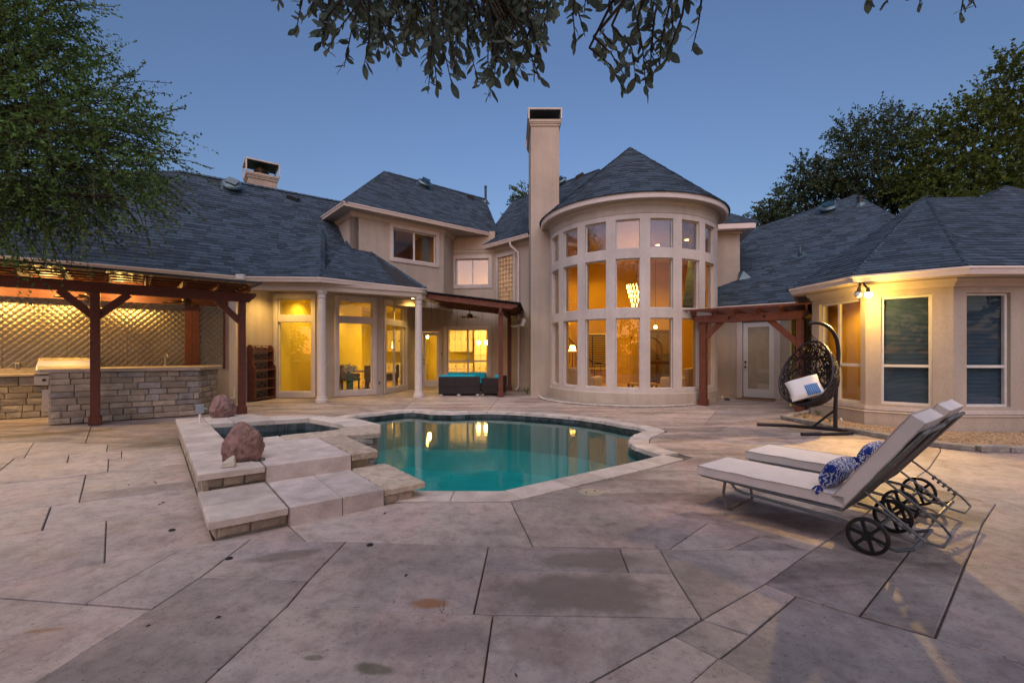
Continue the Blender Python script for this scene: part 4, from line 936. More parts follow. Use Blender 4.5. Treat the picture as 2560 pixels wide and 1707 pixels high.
# tower cone
apex = V((*TC, 8.27)); NC = 40
cone_items = MB(); cm = MB()
for i in range(NC):
    a0, a1 = R(-128 + 256 * i / NC), R(-128 + 256 * (i + 1) / NC); cm.add([(*tw(2.98, a0), 5.73), (*tw(2.98, a1), 5.73), apex], [(0, 1, 2)])
cr = obj('roof', cm, 'roofdeck', house); Ls = math.hypot(2.99, 2.53); yy = 0.
while yy < Ls - .05:
    r_ = 2.99 * (1 - yy / Ls); circ = r_ * R(256); k = max(3, int(circ / .27)); off = random.random()
    for i in range(k):
        a0, a1 = R(-128) + R(256) * (i + off) / k, R(-128) + R(256) * (i + off + .985) / k; y2 = min(Ls, yy + .165); r2 = 2.99 * (1 - y2 / Ls); z1, z2 = 5.74 + 2.53 * yy / Ls, 5.74 + 2.53 * y2 / Ls; th = random.choice((.012, .018))
        am = (a0 + a1) / 2; vs = [(*tw(r_ + th * .6, a), z1 + th) for a in (a0, am, a1)] + [(*tw(max(.005, r2), a), z2 + .004) for a in (a1, am, a0)] + [(*tw(r_ - .01, a), z1 - .012) for a in (a0, am, a1)]
        cone_items.add(vs, [(0, 1, 4, 5), (1, 2, 3, 4), (0, 1, 7, 6), (1, 2, 8, 7)])
    yy += .145
obj('shingle_courses', cone_items, 'shingle', cr, kind='stuff')
# right block and right wing
roof([V((5.6, 15.38, 5.83)), V((8.25, 14.98, 5.83)), V((7.55, 17.2, 7.0)), V((5.9, 17.45, 7.0))], hips=((1, 2),))
mb = MB(); mb.add([(8.25, 14.98, 5.83), (9.4, 19.5, 5.83), (7.55, 17.2, 7.0)], [(0, 1, 2)]); obj('roof_back', mb, 'shingle', house)
nD = V((-.643, -.766)); eD = V((7.15, 14.15)); n5 = lambda q: eave_plane(eD, nD, 2.97, .7, q)
roof([n5(eD - dv * 1.75), n5(eD + dv * 6.0), n5((13.45, 17.55)), n5((7.6, 19.15))], hips=((2, 1),))
E0, E1, E2, E3 = V((6.62, 10.72, 2.97)), V((6.66, 8.76, 2.97)), V((7.88, 7.78, 2.97)), V((14.5, 7.76, 2.97)); AP = V((10.59, 11.5, 5.44)); AR = V((14.5, 11.6, 5.46))
near = lambda p: (p.x - CX * 0) / max(p.y, .1) < 1.16
roof([E2, E3, AR, AP], single=near, hips=((0, 3),)); roof([E1, E2, AP], single=near, hips=((0, 2),)); roof([E0, E1, AP], hips=((0, 2),))
mb = MB(); mb.add([AP, AR, V((14.5, 15, 3)), V((9.5, 14.5, 3.2)), E0], [(0, 1, 2, 3), (0, 3, 4)]); obj('roof_back', mb, 'shingle', house)
roof([V((13.2, 13.2, 5.35)), V((19, 13.2, 5.35)), V((16.1, 14.6, 6.9))]); roof([V((13.2, 17, 5.35)), V((13.2, 13.2, 5.35)), V((16.1, 14.6, 6.9))])
# ---- roof furniture
def plane_mat(p, nrm):
    z = V(nrm).normalized(); x = V((1, 0, 0)) - z * z.x; x.normalize(); y = z.cross(x); M = Matrix.Identity(4)
    for i, ax in enumerate((x, y, z)):
        for j in range(3): M[j][i] = ax[j]
    M.translation = p; return M
def solar_vent(p, nrm, tilt_to):
    M = plane_mat(p, nrm); t = thing('roof_vent', *tilt_to, (p.x, p.y, p.z)); mb = MB(); mb.lathe([(0, .0), (.36, 0), (.36, .02), (.22, .04), (.22, .12), (.31, .13), (.33, .17), (.29, .22), (.12, .26), (0, .265)], 28, M); obj('hood', mb, 'vent_blue', t, smooth=35)
    mb = MB(); S = M @ Matrix.Translation((0, -.02, .285)) @ Matrix.Rotation(R(10), 4, 'X'); mb.box(-.17, .17, -.15, .15, 0, .025, S); o = obj('solar_panel', mb, 'solar', t); mb = MB(); mb.bar(M @ V((0, .08, .2)), S @ V((0, .08, 0)), .03, .03); obj('bracket', mb, 'metal_dark', t)
n1v = V((nL.x, nL.y, 1)); solar_vent(rp(580, 472, V((*G0, 3.62)), n1v), n1v, ('round solar roof vent on the long left roof', 'vent'))
n3v = V((nU.x * .87, nU.y * .87, 1)); solar_vent(rp(1060, 466, V((*EC, 6.47)), n3v), n3v, ('round solar roof vent on the upper middle roof', 'vent'))
n4v = V((i47.x * .87, i47.y * .87, 1)); solar_vent(rp(1404, 462, V((*GL, 5.92)), n4v), n4v, ('round solar roof vent beside the tall chimney', 'vent'))
n5v = V((nD.x * .7, nD.y * .7, 1)); solar_vent(rp(2070, 528, V((*eD, 2.97)), n5v), n5v, ('round solar roof vent on the right wing roof', 'vent'))
def box_vent(px, py, P0, nv, lab):
    p = rp(px, py, P0, nv); M = plane_mat(p, nv); mb = MB(); mb.add([(-.2, -.18, 0), (.2, -.18, 0), (.2, .2, 0), (-.2, .2, 0), (-.17, -.15, .15), (.17, -.15, .15), (.18, .19, .03), (-.18, .19, .03)], [(0, 1, 5, 4), (1, 2, 6, 5), (2, 3, 7, 6), (3, 0, 4, 7), (4, 5, 6, 7)], M); obj('box_vent', mb, 'metal_dark', label=lab, cat='vent')
box_vent(733, 497, V((*G0, 3.62)), n1v, 'small dark box vent on the long left roof'); box_vent(1176, 495, V((*EC, 6.47)), n3v, 'small dark box vent on the upper middle roof'); box_vent(1450, 442, V((*GL, 5.92)), n4v, 'small dark box vent beside the tower cone')
def pipe_vent(px, py, P0, nv, h_, r_, lab, capd=True):
    p = rp(px, py, P0, nv); t = thing('vent_pipe', lab, 'pipe', tuple(p)); mb = MB(); mb.lathe([(r_, -.1), (r_, h_)] + ([(r_ * 1.25, h_), (r_ * 1.25, h_ + .07), (0, h_ + .08)] if capd else [(0, h_)]), 12, Matrix.Translation(p)); obj('pipe', mb, 'metal_dark' if capd else 'vent_blue', t, smooth=35)
    mb = MB(); M = plane_mat(p, nv); mb.box(-.2, .2, -.2, .2, .012, .022, M); mb.lathe([(r_ * 2.2, .02), (r_ * 1.2, .12)], 12, M); obj('flashing', mb, 'vent_blue', t)
pipe_vent(1214, 506, V((*EC, 6.47)), n3v, .72, .055, 'tall black vent pipe on the upper middle roof'); pipe_vent(2000, 640, V((*eD, 2.97)), n5v, .32, .035, 'short pale vent pipe on the right wing roof', False)
pipe_vent(2150, 512, V((*eD, 2.97)), n5v, .25, .09, 'stubby grey flue on the right wing ridge')
mb = MB(); fp = V((7.86, 15.45)); z_ = n5(fp).z; mb.add([(7.78, 15.36, z_ - .05), (8.15, 15.25, z_ + .02), (8.0, 15.5, z_ + .3), (7.8, 15.38, z_ + .25)], [(0, 1, 2, 3)]); obj('kickout_flashing', mb, 'vent_blue', house)
# ================================================================== ROOMS
def room(poly, zf, zc, walls, wm, fm='room_floor', cm_='room_cream', nm='room'):
    mb = MB(); mb.prism(poly, zf - .03, zf); obj('room_floor', mb, fm, house); mb = MB(); mb.prism(poly, zc, zc + .03); obj('room_ceiling', mb, cm_, house)
    for i in walls:
        a, b = poly[i], poly[(i + 1) % len(poly)]; mb = MB(); M, Lg = FRM(a, b); mb.box(0, Lg, -.05, .05, zf, zc, M); obj('room_wall', mb, wm, house)
room([(-7.75, 14.7), (-6.2, 14.7), (-4.7, 15.8), (-4.15, 18.3), (-4.0, 19.1), (-.85, 18.8), (.7, 23.2), (-7.2, 23.4), (-7.6, 18.2)], .03, 3.45, (5, 6, 7, 8), 'room_yellow')
mb = MB(); mb.box(-6.62, -6.54, 16.2, 19.5, .03, 3.45); mb.box(-7.7, -6.62, 19.4, 19.5, .03, 3.45); obj('room_wall', mb, 'room_yellow', house)
room([(1.55, 16.6), (1.9, 13.6), (3.9, 12.6), (5.9, 13.6), (6.5, 15.7), (7.8, 15.8), (8.4, 21), (1.3, 21.4)], .05, 5.6, (4, 5, 6, 7), 'room_amber', cm_='room_amber')
mb = MB(); mb.box(1.5, 1.6, 16.4, 21.4, .05, 5.6); obj('room_wall', mb, 'room_amber', house)
room([(7.25, 10.4), (7.3, 9.05), (8.1, 8.42), (12.8, 8.4), (12.8, 12.6), (9.0, 13.0)], .05, 2.75, (3, 4, 5), 'shade_amber', cm_='room_cream')
mb = MB(); mb.box(8.3, 8.36, 8.45, 13, .05, 2.75); obj('room_wall', mb, 'shade_amber', house)
room([tuple(U0 - nU * .25 + uU * .2), tuple(U1 - nU * .25 - uU * .1), tuple(U1 - nU * 3), tuple(U0 - nU * 3)], 3.6, 6.3, (1, 2, 3), 'room_amber')
room([(-2.3, 18.9), (-.9, 18.85), (-.75, 18.9), (.8, 17.4), (2.0, 20), (-2.3, 21)], 3.6, 5.75, (3, 4, 5), 'room_cream')
room([tuple(D0 + V((.643, .766)) * .25), tuple(D1 + V((.643, .766)) * .25), tuple(D1 + V((.643, .766)) * 2.5), tuple(D0 + V((.643, .766)) * 2.5)], .05, 2.8, (1, 2, 3), 'room_cream')
def downlight(x, y, z, pw, r_=.07, m='lamp_warm', nm='downlight', spot=150):
    mb = MB(); mb.lathe([(0, 0), (r_, 0), (r_, .012), (0, .012)], 16, Matrix.Translation((x, y, z - .014))); o = obj(nm, mb, m, house); mb = MB(); mb.lathe([(r_, -.016), (r_ + .025, -.012), (r_ + .025, 0), (r_, 0)], 16, Matrix.Translation((x, y, z))); obj('bezel', mb, 'plastic_white', o)
    light('lamp_light', (x, y, z - .05), pw, AMB, o, .06, 'SPOT', (0, 0, 0), spot)
for x, y, pw in ((-7.1, 16.0, 60), (-5.6, 16.8, 70), (-5.2, 19.2, 90), (-5.0, 21.6, 60), (-2.6, 20.6, 110), (-1.0, 21.6, 70), (-7.1, 18.0, 60)): downlight(x, y, 3.44, pw)
for x, y, pw in ((2.6, 17.0, 70), (5.6, 17.2, 75), (4.0, 19.6, 90), (2.6, 19.8, 70), (7.0, 18.5, 90), (6.4, 16.4, 60)): downlight(x, y, 5.59, pw)
downlight(7.8, 10.4, 2.74, 45); downlight(-4.4, 17.4, 6.29, 18); downlight(-.2, 19.6, 5.74, 45); downlight(*(D0 + dv * 2.1 + V((.643, .766)) * 1.4), 2.79, 14)
downlight(-7.0, 13.75, 3.474, 75); downlight(-3.65, 16.6, 3.474, 30)
# ================================================================== PERGOLAS
def scroll_bar(mb, a, b, w_, h_, cut=.14, ends=(0, 1)):
    """beam between a and b whose ends are cut to a stepped scroll (profile in the beam's vertical plane)"""
    a, b = V(a), V(b); d = (b - a); Lg = d.length; d.normalize(); sd = d.cross(V((0, 0, 1))).normalized(); up = sd.cross(d)
    def endp(s):   # list of (x from end, z)
        return [(0, h_ / 2), (0, h_ * .22), (cut * .18, h_ * .16), (cut * .22, 0), (cut * .5, -h_ * .12), (cut * .8, -h_ * .3), (cut, -h_ / 2)]
    L0 = endp(0) if 0 in ends else [(0, h_ / 2), (0, -h_ / 2)]; L1 = endp(1) if 1 in ends else [(0, h_ / 2), (0, -h_ / 2)]
    pr = [(x, z) for x, z in L0] + [(Lg - x, z) for x, z in reversed(L1)]; n = len(pr)
    vs = [a + d * x + up * z + sd * s for s in (-w_ / 2, w_ / 2) for x, z in pr]
    mb.add(vs, [tuple(range(n)), tuple(reversed(range(n, 2 * n)))] + [(i, (i + 1) % n, n + (i + 1) % n, n + i) for i in range(n)])
def post(parent, x, y, z1, s=.15, rot=0., m='wood_red', base=True):
    M = Matrix.Translation((x, y, 0)) @ Matrix.Rotation(rot, 4, 'Z'); mb = MB(); mb.box(-s / 2, s / 2, -s / 2, s / 2, .0, z1, M); o = obj('post', mb, m, parent, bev=.006)
    if base: mb = MB(); e = s / 2 + .025; mb.box(-e, e, -e, e, .003, .16, M); mb.box(-e + .01, e - .01, -e + .01, e - .01, .16, .18, M); obj('post_base', mb, m, o, bev=.004)
    return o
def braces(parent, c, d, zt, ln, m='wood_red', sides=(-1, 1), w_=.085, h_=.14):
    for s in sides:
        a = V((c[0], c[1], zt - ln)) ; b = a + V((d.x * s * ln, d.y * s * ln, ln)); mb = MB(); e = (b - a).normalized(); mb.bar(a - e * .05, b + e * .02, w_, h_); obj('brace', mb, m, parent, bev=.004)
# --- over the outdoor kitchen
pk = thing('pergola', 'dark red timber pergola with sheet roof over the outdoor kitchen', 'pergola', (-8.0, 10.2, 0))
d1 = V((.763, .646)); n1 = V((-.646, .763)); PA, PB = V((-8.42, 9.05)), V((-6.46, 10.71)); PC = PA - d1 * 2.9
for q in (PA, PB, PC): post(pk, q.x, q.y, 2.66, .15, R(40.3)); braces(pk, q, d1, 2.66, .50, sides=(-1,) if q is PB else (-1, 1))
mb = MB(); a_ = PC - d1 * .5; b_ = PB + d1 * .30; scroll_bar(mb, (*a_, 2.775), (*b_, 2.775), .09, .22); obj('beam', mb, 'wood_red', pk, bev=.005)
mb = MB(); a2 = a_ + n1 * 2.6; b2 = PB + n1 * 2.0; mb.bar((*a2, 2.80), (*b2, 2.80), .06, .2); obj('ledger', mb, 'wood_red', pk)
k = 0; t = -.25
while t < 5.9:
    s0 = b_ - d1 * (t + .45); f0 = s0 - n1 * .42; f1 = s0 + n1 * (2.35 if t > .6 else 1.9); mb = MB(); scroll_bar(mb, (*f0, 2.945), (*f1, 3.02), .05, .13, ends=(0,)); obj('rafter', mb, 'wood_red2', pk, bev=.004); t += .62
for j, s_ in enumerate((0.0, .55, 1.1, 1.65, 2.15)):
    a = b_ - d1 * .2 + n1 * (s_ - .1); b = a_ + n1 * (s_ - .1); zz = 2.945 + .065 + .04 + (s_) * .027; mb = MB(); mb.bar((*a, zz), (*b, zz), .07, .04); obj('purlin', mb, 'wood_red2', pk)
mb = MB(); vs = []; fs = []; NN = 150; Lr = (b_ - a_).length
for i in range(NN + 1):
    q = a_ - d1 * .1 + d1 * (Lr * i / NN); z = .012 * math.sin(i * math.pi / 2 + .8)
    f0 = q - n1 * .56; f1 = q + n1 * 2.05; vs += [(*f0, 3.07 + z), (*f1, 3.14 + z), (*f0, 3.078 + z), (*f1, 3.148 + z)]
for i in range(NN): fs += [(4 * i, 4 * i + 4, 4 * i + 5, 4 * i + 1), (4 * i + 2, 4 * i + 3, 4 * i + 7, 4 * i + 6), (4 * i, 4 * i + 2, 4 * i + 6, 4 * i + 4)]
mb.add(vs, fs); obj('roof_sheet', mb, 'polycarb', pk)
mb = MB(); a = a_ - d1 * .1 - n1 * .575; b = b_ + d1 * .02 - n1 * .575; mb.bar((*a, 3.075), (*b, 3.075), .03, .05); obj('roof_edge', mb, 'metal_dark', pk)
mb = MB(); mb.bar((*(b_ + d1 * .0 - n1 * .56), 3.075), (*(b_ + n1 * 2.0), 3.145), .03, .05); obj('roof_edge', mb, 'metal_dark', pk)
WPAN = V((-8.9, 12.02)); post(pk, -8.62, 12.22, 2.75, .16, R(36), base=False); o = V((.805, .594)) * .165; post(pk, -8.62 - o.x, 12.22 - o.y, 2.75, .16, R(36), base=False)
# --- patio cover over the sofas
pc = thing('patio_cover', 'sloping timber patio cover on two posts over the sofas', 'patio cover', (-.4, 15, 0))
fl, fr_, br, bl = V((-2.98, 15.0, 3.36)), V((.18, 14.62, 2.93)), V((.38, 17.5, 2.93)), V((-2.75, 18.4, 3.36))
post(pc, -.37, 14.78, 2.80, .155, R(0)); post(pc, -.1, 17.35, 2.80, .155, R(0))
mb = MB(); mb.bar((-.38, 14.5, 2.82), (-.08, 17.6, 2.82), .07, .16); obj('cross_beam', mb, 'wood_red', pc)
NRF = 9
for i in range(NRF):
    f = i / (NRF - 1); a = fl.lerp(bl, f); b = fr_.lerp(br, f); mb = MB(); scroll_bar(mb, a, b, .045 if i else .055, .17 if i == 0 else .14, .2, ends=(1,)); obj('rafter', mb, 'wood_red2' if i == 0 else 'wood_red', pc, bev=.004)
for i in range(15):
    f = (i + .5) / 15; a = fl.lerp(fr_, f); b = bl.lerp(br, f); mb = MB(); mb.bar(a + V((0, -.05, .10)), b + V((0, 0, .09)), .05, .03); obj('batten', mb, 'wood_dark', pc)
mb = MB(); e = V((0, 0, .13)); q = [fl + V((-.1, -.12, .14)), fr_ + V((.1, -.12, .13)), br + V((.1, .1, .13)), bl + V((-.1, .1, .14))]; mb.add(q + [x + V((0, 0, .025)) for x in q], [(0, 1, 2, 3), (7, 6, 5, 4), (0, 4, 5, 1), (1, 5, 6, 2), (2, 6, 7, 3), (3, 7, 4, 0)]); obj('roof_sheet', mb, 'roofdeck', pc)
braces(pc, (-.37, 14.78), V((.1, 1, 0)).to_2d().normalized(), 2.76, .4, 'wood_red', (1,)); 
# hanging cords
for px, y0, y1 in ((1078, 752, 806), (1142, 757, 818), (1204, 764, 804), (1216, 766, 774)):
    a = dp(px, y0, 15.2); b = dp(px + random.uniform(-3, 3), y1, 15.2); mb = MB(); mb.tube([a, a.lerp(b, .4) + V((.01, 0, 0)), a.lerp(b, .75) + V((.03, 0, 0)), b], .006, 5); obj('cord', mb, 'black_plastic', pc)
# --- right pergola by the door
pr = thing('pergola', 'small red timber pergola with slatted top outside the white door', 'pergola', (6.2, 11.8, 0))
RL_, RR_ = V((5.28, 12.36)), V((7.08, 10.98)); d3 = (RR_ - RL_).normalized(); n3_ = V((-d3.y, d3.x))
for q in (RL_, RR_): post(pr, q.x, q.y, 2.28, .17, R(-45), 'wood_red2')
braces(pr, RL_, d3, 2.28, .46, 'wood_red2', (1,), .09); braces(pr, RR_, d3, 2.28, .66, 'wood_red2', (-1,), .09)
mb = MB(); scroll_bar(mb, (*(RL_ - d3 * .28 - n3_ * .1), 2.37), (*(RR_ + d3 * .18 - n3_ * .1), 2.37), .05, .2, .16); obj('beam', mb, 'wood_red2', pr, bev=.005)
mb = MB(); scroll_bar(mb, (*(RL_ - d3 * .28 + n3_ * .1), 2.37), (*(RR_ + d3 * .18 + n3_ * .1), 2.37), .05, .2, .16); obj('beam', mb, 'wood_red2', pr, bev=.005)
Lp = (RR_ - RL_).length
for i in range(6):
    q = RL_ - d3 * .22 + d3 * ((Lp + .36) * i / 5); mb = MB(); scroll_bar(mb, (*(q - n3_ * .42), 2.53), (*(q + n3_ * 1.55), 2.53), .045, .13, .16, ends=(0,)); obj('rafter', mb, 'wood_red2', pr, bev=.004)
for i in range(16):
    s_ = -.40 + i * .12; a = RL_ - d3 * .42 + n3_ * s_; b = RR_ + d3 * .34 + n3_ * s_; mb = MB(); mb.bar((*a, 2.612), (*b, 2.612), .04, .032); obj('slat', mb, 'wood_red2', pr)
for (f, z) in ((.3, 2.37), (.66, 2.38)):
    q = RL_.lerp(RR_, f) - n3_ * .13; mb = MB(); mb.lathe([(0, 0), (.03, 0), (.03, .02), (0, .02)], 10, FRM(q, q + d3)[0] @ Matrix.Translation((0, 0, z)) @ Matrix.Rotation(R(90), 4, 'X')); obj('hook', mb, 'iron', pr)
# ================================================================== OUTDOOR KITCHEN
bar = thing('stone_bar', 'stone-faced outdoor bar with a flat slab top behind the pergola post', 'bar counter', (-8.2, 9.9, 0))
b0, b1, b2_, b3, b4, b5 = V((-9.25, 8.97)), V((-7.27, 10.41)), V((-7.40, 11.25)), V((-8.0, 12.0)), V((-8.35, 11.55)), V((-9.65, 9.5))
core = [b0 + V((.03, .05)), b1 + V((-.05, .02)), b2_ + V((-.05, -.02)), b3, b4, b5]
mb = MB(); mb.prism([tuple(p) for p in core], 0, 1.05); obj('core', mb, 'mortar', bar)
def stone_face(parent, a, b, z0, z1, hs, lens, mm, back=.03, proud=.02):
    z = z0
    while z < z1 - .02:
        h_ = random.uniform(*hs); z2 = z + h_
        if z1 - z2 < hs[0] * .7: z2 = z1
        course(parent, a, b, z, z2, lens, proud, mm, 'stone'); z = z2
MIX = ['stone', 'stone', 'stone_grey', 'stone']
stone_face(bar, tuple(b0), tuple(b1), .01, 1.05, (.115, .15), (.16, .46), MIX); stone_face(bar, tuple(b1), tuple(b2_), .01, 1.05, (.115, .15), (.14, .34), MIX); stone_face(bar, tuple(b5), tuple(b0), .01, 1.05, (.115, .15), (.14, .34), MIX)
mb = MB(); mb.prism([tuple(p) for p in (b0 + V((-.10, -.10)), b1 + V((.08, -.07)), b2_ + V((.10, .02)), V((-7.85, 12.1)), b4, b5 + V((-.12, .05)))], 1.052, 1.125, ch=.012); obj('counter_top', mb, 'counter', bar)
bcnt = thing('back_counter', 'stone back counter with the grill under the quilted wall', 'counter', (-10.3, 10.2, 0))
MKW, LKW = FRM(K0, K1); off = lambda u_, y_: tuple((MKW @ V((u_, y_, 0))).to_2d())
c0, c1 = 1.0, 6.2
mb = MB(); mb.prism([off(c0, -.62), off(c1, -.62), off(c1, -.01), off(c0, -.01)], 0, .93); obj('core', mb, 'mortar', bcnt)
stone_face(bcnt, off(c0, -.63), off(c1, -.63), .01, .93, (.12, .15), (.18, .42), ['stone'])
mb = MB(); mb.prism([off(c0, -.70), off(c1 + .05, -.70), off(c1 + .05, -.005), off(c0, -.005)], .932, .985, ch=.01); obj('counter_top', mb, 'counter', bcnt)
mb = MB(); mb.prism([off(c0, -.05), off(c1 - .2, -.05), off(c1 - .2, -.012), off(c0, -.012)], .987, 1.10); obj('backsplash', mb, 'counter', bcnt)
# grill
gu = [None]; 
def u_at(px, y_):  # where the sight line of a photo column meets the counter line
    k = (px - CX) / F; o_ = MKW @ V((0, y_, 0)); d_ = (MKW @ V((1, y_, 0))) - o_; return (k * o_.y - o_.x) / (d_.x - k * d_.y)
g0 = u_at(86, -.65); g1 = g0 + .95
gr_ = thing('gas_grill', 'stainless built-in gas grill with a wide rolled hood', 'grill', (*off(g0 + .45, -.4), .9))
mb = MB(); mb.box(g0, g1, -.70, -.10, .72, 1.0, MKW); obj('fire_box', mb, 'steel_brushed', gr_, bev=.01)
mb = MB(); pf = [(-.66, 1.0), (-.67, 1.06), (-.62, 1.16), (-.5, 1.27), (-.36, 1.33), (-.14, 1.34), (-.12, 1.0)]; n = len(pf)
mb.add([(x, y, z) for x in (g0 + .02, g1 - .02) for y, z in pf], [tuple(range(n)), tuple(reversed(range(n, 2 * n)))] + [(i, (i + 1) % n, n + (i + 1) % n, n + i) for i in range(n)], MKW); obj('hood', mb, 'steel_brushed', gr_, bev=.012)
mb = MB(); mb.tube([MKW @ V((g0 + .08, -.67, 1.07)), MKW @ V((g0 + .08, -.74, 1.08)), MKW @ V((g1 - .08, -.74, 1.08)), MKW @ V((g1 - .08, -.67, 1.07))], .014, 8); obj('handle', mb, 'steel_brushed', gr_, smooth=True)
for i in range(4): mb = MB(); mb.lathe([(0, 0), (.034, 0), (.03, .035), (0, .04)], 14, MKW @ Matrix.Translation((g0 + .16 + i * .21, -.70, .84)) @ Matrix.Rotation(R(90), 4, 'X')); obj('knob', mb, 'bronze', gr_, smooth=40)
mb = MB(); mb.box(g0 + .12, g0 + .62, -.675, -.63, .12, .62, MKW); o = obj('access_door', mb, 'steel_brushed', bcnt, bev=.006); mb = MB(); mb.tube([MKW @ V((g0 + .56, -.675, .25)), MKW @ V((g0 + .56, -.71, .27)), MKW @ V((g0 + .56, -.71, .47)), MKW @ V((g0 + .56, -.675, .49))], .008, 6); obj('handle', mb, 'steel', o)
mb = MB(); f_ = V((-8.75, 11.3, 1.125)); mb.tube([f_, f_ + V((0, 0, .22)), f_ + V((.03, -.02, .28)), f_ + V((.10, -.06, .28)), f_ + V((.13, -.08, .22))], .014, 8); mb.lathe([(0, 0), (.03, 0), (.03, .03), (0, .03)], 12, Matrix.Translation(f_)); obj('faucet', mb, 'steel_brushed', smooth=40, label='small chrome faucet rising behind the stone bar top', cat='faucet')
# quilted steel wall panels
seams = [u_at(6, -.02), u_at(170, -.02), u_at(320, -.02), u_at(476, -.02)]
ends_ = [u_at(-130, -.02)] + seams + [u_at(558, -.02)]
def quilt(x0, x1, z0, z1):
    st = .0130; nx, nz_ = int((x1 - x0) / st), int((z1 - z0) / st); vs = []; fs = []; s_ = .15
    for k in range(nz_ + 1):
        z = z0 + (z1 - z0) * k / nz_
        for i in range(nx + 1):
            x = x0 + (x1 - x0) * i / nx; a, b = (x + z) / s_, (x - z) / s_; h_ = abs(math.sin(math.pi * a) * math.sin(math.pi * b)) ** .55; vs.append((x, -.012 - .010 * h_, z))
    W = nx + 1
    for k in range(nz_):
        for i in range(nx): q = k * W + i; fs.append((q, q + 1, q + W + 1, q + W))
    mb = MB(); mb.add(vs, fs, MKW); return mb
for a, b in zip(ends_, ends_[1:]):
    obj('quilted_panel', quilt(a + .004, b - .004, 1.02, 2.95), 'steel', house, smooth=70)
mb = MB(); mb.box(ends_[-1], ends_[-1] + .05, -.05, .0, 1.0, 2.95, MKW); obj('panel_trim', mb, 'wood_red', house)
def outlet(name, M, x, y, z, m, lab, w_=.07, h_=.115, dpt=.03):
    t = thing(name, lab, 'outlet', tuple(M @ V((x, y, z)))); mb = MB(); mb.box(x - w_ / 2, x + w_ / 2, y - dpt, y, z, z + h_, M); obj('plate', mb, m, t, bev=.006)
    for k in (0, 1): mb = MB(); mb.box(x - .017, x + .017, y - dpt - .004, y - dpt + .002, z + .02 + k * .045, z + .05 + k * .045, M); obj('socket', mb, 'metal_dark', t)
outlet('wall_outlet', MKW, u_at(44, -.05), -.05, 1.10, 'steel_brushed', 'metal outlet box on the quilted wall left of the grill')
outlet('wall_outlet', M2, 1.83, 0, .36, 'box_grey', 'grey outlet box low on the breakfast nook corner')
outlet('wall_outlet', M4, u(-2.95), 0, .42, 'box_grey', 'grey outlet box low beside the patio door'); outlet('wall_outlet', M4, u(-2.95), 0, 1.35, 'box_grey', 'grey control box at head height beside the patio door')
# kitchen ceiling fans with lamps
def fan(loc, rad, lab, nb=4, drop=.25, lamp=0, m='wood_dark', rot=0.):
    t = thing('ceiling_fan', lab, 'ceiling fan', loc); x, y, z = loc; T = Matrix.Translation(loc); mb = MB(); mb.lathe([(0, drop), (.06, drop), (.07, drop - .05), (.02, drop - .06), (.018, .12)], 14, T); obj('rod', mb, 'bronze', t, smooth=40)
    mb = MB(); mb.lathe([(0, .12), (.06, .12), (.11, .08), (.115, 0), (.09, -.05), (0, -.06)], 20, T); obj('motor', mb, 'bronze', t, smooth=40)
    for i in range(nb):
        B = T @ Matrix.Rotation(rot + i * 2 * math.pi / nb, 4, 'Z') @ Matrix.Rotation(R(10), 4, 'X'); mb = MB(); mb.prism([(.10, -.02), (.2, -.055), (rad - .05, -.07), (rad, -.04), (rad, .04), (rad - .05, .07), (.2, .055), (.10, .02)], -.005, .005, B); obj('blade', mb, m, t)
    if lamp:
        mb = MB(); mb.lathe([(.075, -.06), (.07, -.10), (0, -.125)], 16, T); o = obj('lamp_bowl', mb, 'lamp_soft', t, smooth=40); light('lamp_light', (x, y, z - .2), lamp, AMB, t, .06)
    return t
fan((-9.75, 10.35, 2.72), .62, 'dark ceiling fan nearer the grill under the kitchen pergola', 4, .25, 0, rot=.5); fan((-8.25, 11.35, 2.72), .55, 'dark ceiling fan nearer the shelf rack under the kitchen pergola', 4, .25, 0, rot=.2)
fan((-1.55, 16.4, 2.76), .46, 'bronze ceiling fan under the patio cover', 4, .42, 0, rot=.75)
for uu, nm_ in ((2.2, 'leftmost'), (3.3, 'second from the left'), (4.4, 'third from the left'), (5.6, 'rightmost')):
    q = MKW @ V((uu, -1.15, 2.90)); t = thing('puck_light', 'small puck lamp by the quilted wall, ' + nm_ + ' of the row', 'lamp', tuple(q), group='puck lamps'); mb = MB(); mb.lathe([(0, 0), (.045, 0), (.05, .04), (0, .05)], 14, Matrix.Translation(q)); obj('lamp_face', mb, 'lamp_warm', t); light('lamp_light', (q.x, q.y, q.z - .06), 48, AMB, t, .04)
